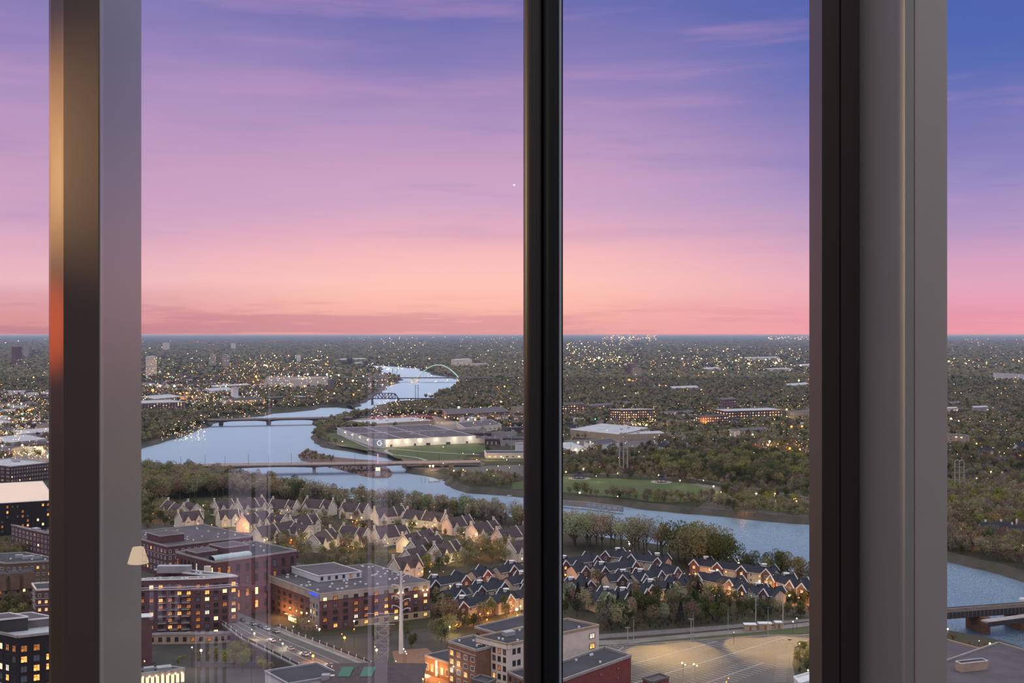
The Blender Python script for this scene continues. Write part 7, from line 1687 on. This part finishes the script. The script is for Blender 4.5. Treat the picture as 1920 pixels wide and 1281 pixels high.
# rows of little lamps on the left river path
# the uncounted rest of the city lights
def lights_mesh():
    r = rng; pts = []; rad = []; cs = []
    def area_(n, x0, x1, y0, y1, w_, sz=1.0, pw=1.0):
        names = list(w_); ww_ = np.array([w_[k] for k in names], float); ww_ /= ww_.sum()
        n = int(n * 2.2); px = r.uniform(x0, x1, n); py = y0 + (y1 - y0) * r.random(n) ** pw
        for a, b_ in zip(px, py):
            D_ = H * F / (b_ - CY); z = r.uniform(4, 12)
            p = P(a, b_, z); pts.append((p.x, p.y, z)); rad.append(D_ / F * sz * r.uniform(.25, .62) * (1.8 if r.random() < .05 else 1)); cs.append(names[r.choice(len(names), p=ww_)])
    W1 = {'warm': 6, 'white': 3, 'orange': 3, 'yellow': 2, 'green': .2, 'red': .3}; W2 = {'warm': 4, 'white': 6, 'yellow': 2, 'orange': 1}
    area_(330, 266, 620, 684, 760, W1); area_(160, 266, 620, 640, 686, W2, .9); area_(120, 420, 620, 660, 700, W1, 1.0)
    area_(260, -20, 96, 735, 860, W1, 1.0); area_(60, -20, 96, 635, 735, W2, .8); area_(110, 690, 800, 642, 694, W2); area_(70, 620, 985, 632, 650, W2, .8); area_(90, 850, 985, 642, 692, W2); area_(60, 620, 740, 692, 735, W1)
    area_(190, 1056, 1185, 640, 690, {'yellow': 5, 'warm': 4, 'white': 3}); area_(60, 1130, 1230, 628.5, 640, {'yellow': 3, 'orange': 4, 'white': 3}, 1.0); area_(120, 1185, 1310, 640, 700, W1, .9); area_(260, 1290, 1540, 650, 704, {'warm': 4, 'white': 5, 'yellow': 4, 'green': .5}); area_(50, 1440, 1540, 631, 640, W2, .8)
    area_(150, 1056, 1540, 700, 860, W1, .85); area_(90, 1777, 1925, 636, 690, W1); area_(70, 1777, 1925, 690, 860, W2, .8); area_(70, 695, 800, 748, 790, W2, .9); area_(70, 800, 985, 700, 800, W1, .9); area_(80, 300, 385, 790, 826, W2, .7)
    area_(80, 345, 500, 735, 785, W1, .9); area_(90, 300, 985, 945, 1060, {'orange': 4, 'yellow': 2, 'warm': 3}, .55); area_(40, 1300, 1530, 1060, 1118, {'orange': 4, 'yellow': 3}, .5)
    area_(90, 1160, 1230, 760, 800, W1, .8); area_(90, 1300, 1520, 755, 800, W1, .8); area_(60, 1410, 1525, 826, 850, {'orange': 5, 'yellow': 2}, .8)
    for c in LC:
        i = [k for k in range(len(cs)) if cs[k] == c]
        if not i: continue
        v0, f0 = ico(); Pn = np.array([pts[k] for k in i]); Rn = np.array([rad[k] for k in i])
        V = (v0[None] * Rn[:, None, None] + Pn[:, None, :]).reshape(-1, 3); Fk = (f0[None] + (np.arange(len(i)) * 12)[:, None, None]).reshape(-1, 3)
        me = np_mesh('distant_lights', V, Fk, LC[c]); o = bpy.data.objects.new('distant_%s_lights' % c, me); COL.objects.link(o)
        tag(o, 'countless small %s lights scattered over the distant city' % {'warm': 'amber', 'white': 'white', 'orange': 'orange', 'yellow': 'yellow', 'green': 'green', 'red': 'red'}[c], 'city lights', kind='stuff')
lights_mesh()
# sodium floodlights over the car park
def flood(px, py, hh, power, label, aim=(0, -14), col=(1, .64, .21), ang=95):
    p = P(px, py, 0); t_ = thing('floodlight_mast', label, 'lamp', (p.x, p.y, 0)); MB().tube([(0, 0, 0), (0, 0, hh)], .16, 8, r2=.1).build('mast', M['steel'], t_); MB().box(0, -.6, hh - .1, 1.4, 1.0, .3).build('lamp_housing', M['steeldark'], t_)
    d = Vector((aim[0], aim[1], -hh)); point_light(t_, (0, -1.2, hh - .6), power, col, .4, spot=math.radians(ang), rot=d.to_track_quat('-Z', 'Y').to_euler(), blend=1.0)
flood(1188, 1213, 14, 95000, 'floodlight mast at the left end of the car park kerb', (8, -10))
flood(1300, 1203, 14, 125000, 'floodlight mast in the middle of the car park kerb', (-6, -14))
flood(1365, 1197, 14, 125000, 'floodlight mast right of the middle on the car park kerb', (10, -12))
flood(1440, 1192, 14, 95000, 'floodlight mast near the right end of the car park kerb', (8, -16))
flood(1480, 1240, 10, 22000, 'short floodlight mast by the corner shrubbery', (-3, 2), ang=130)

# thin evening haze lying over the city, its top below the window
hz = bpy.data.materials.new('evening_haze'); hz.use_nodes = True; t = NT(hz.node_tree)
vs_ = t.add('ShaderNodeVolumeScatter', i_Color=(.42, .62, 1.0, 1), i_Density=3.4e-5, i_Anisotropy=0.3)
t.add('ShaderNodeOutputMaterial', i_1=vs_.outputs[0])
o = MB().prism([(-60000, 700), (60000, 700), (60000, 100000), (-60000, 100000)], -20, 135).build('evening_haze', hz)
tag(o, 'thin blue evening haze lying over the distant city', 'haze', kind='stuff')

write_ordinals()
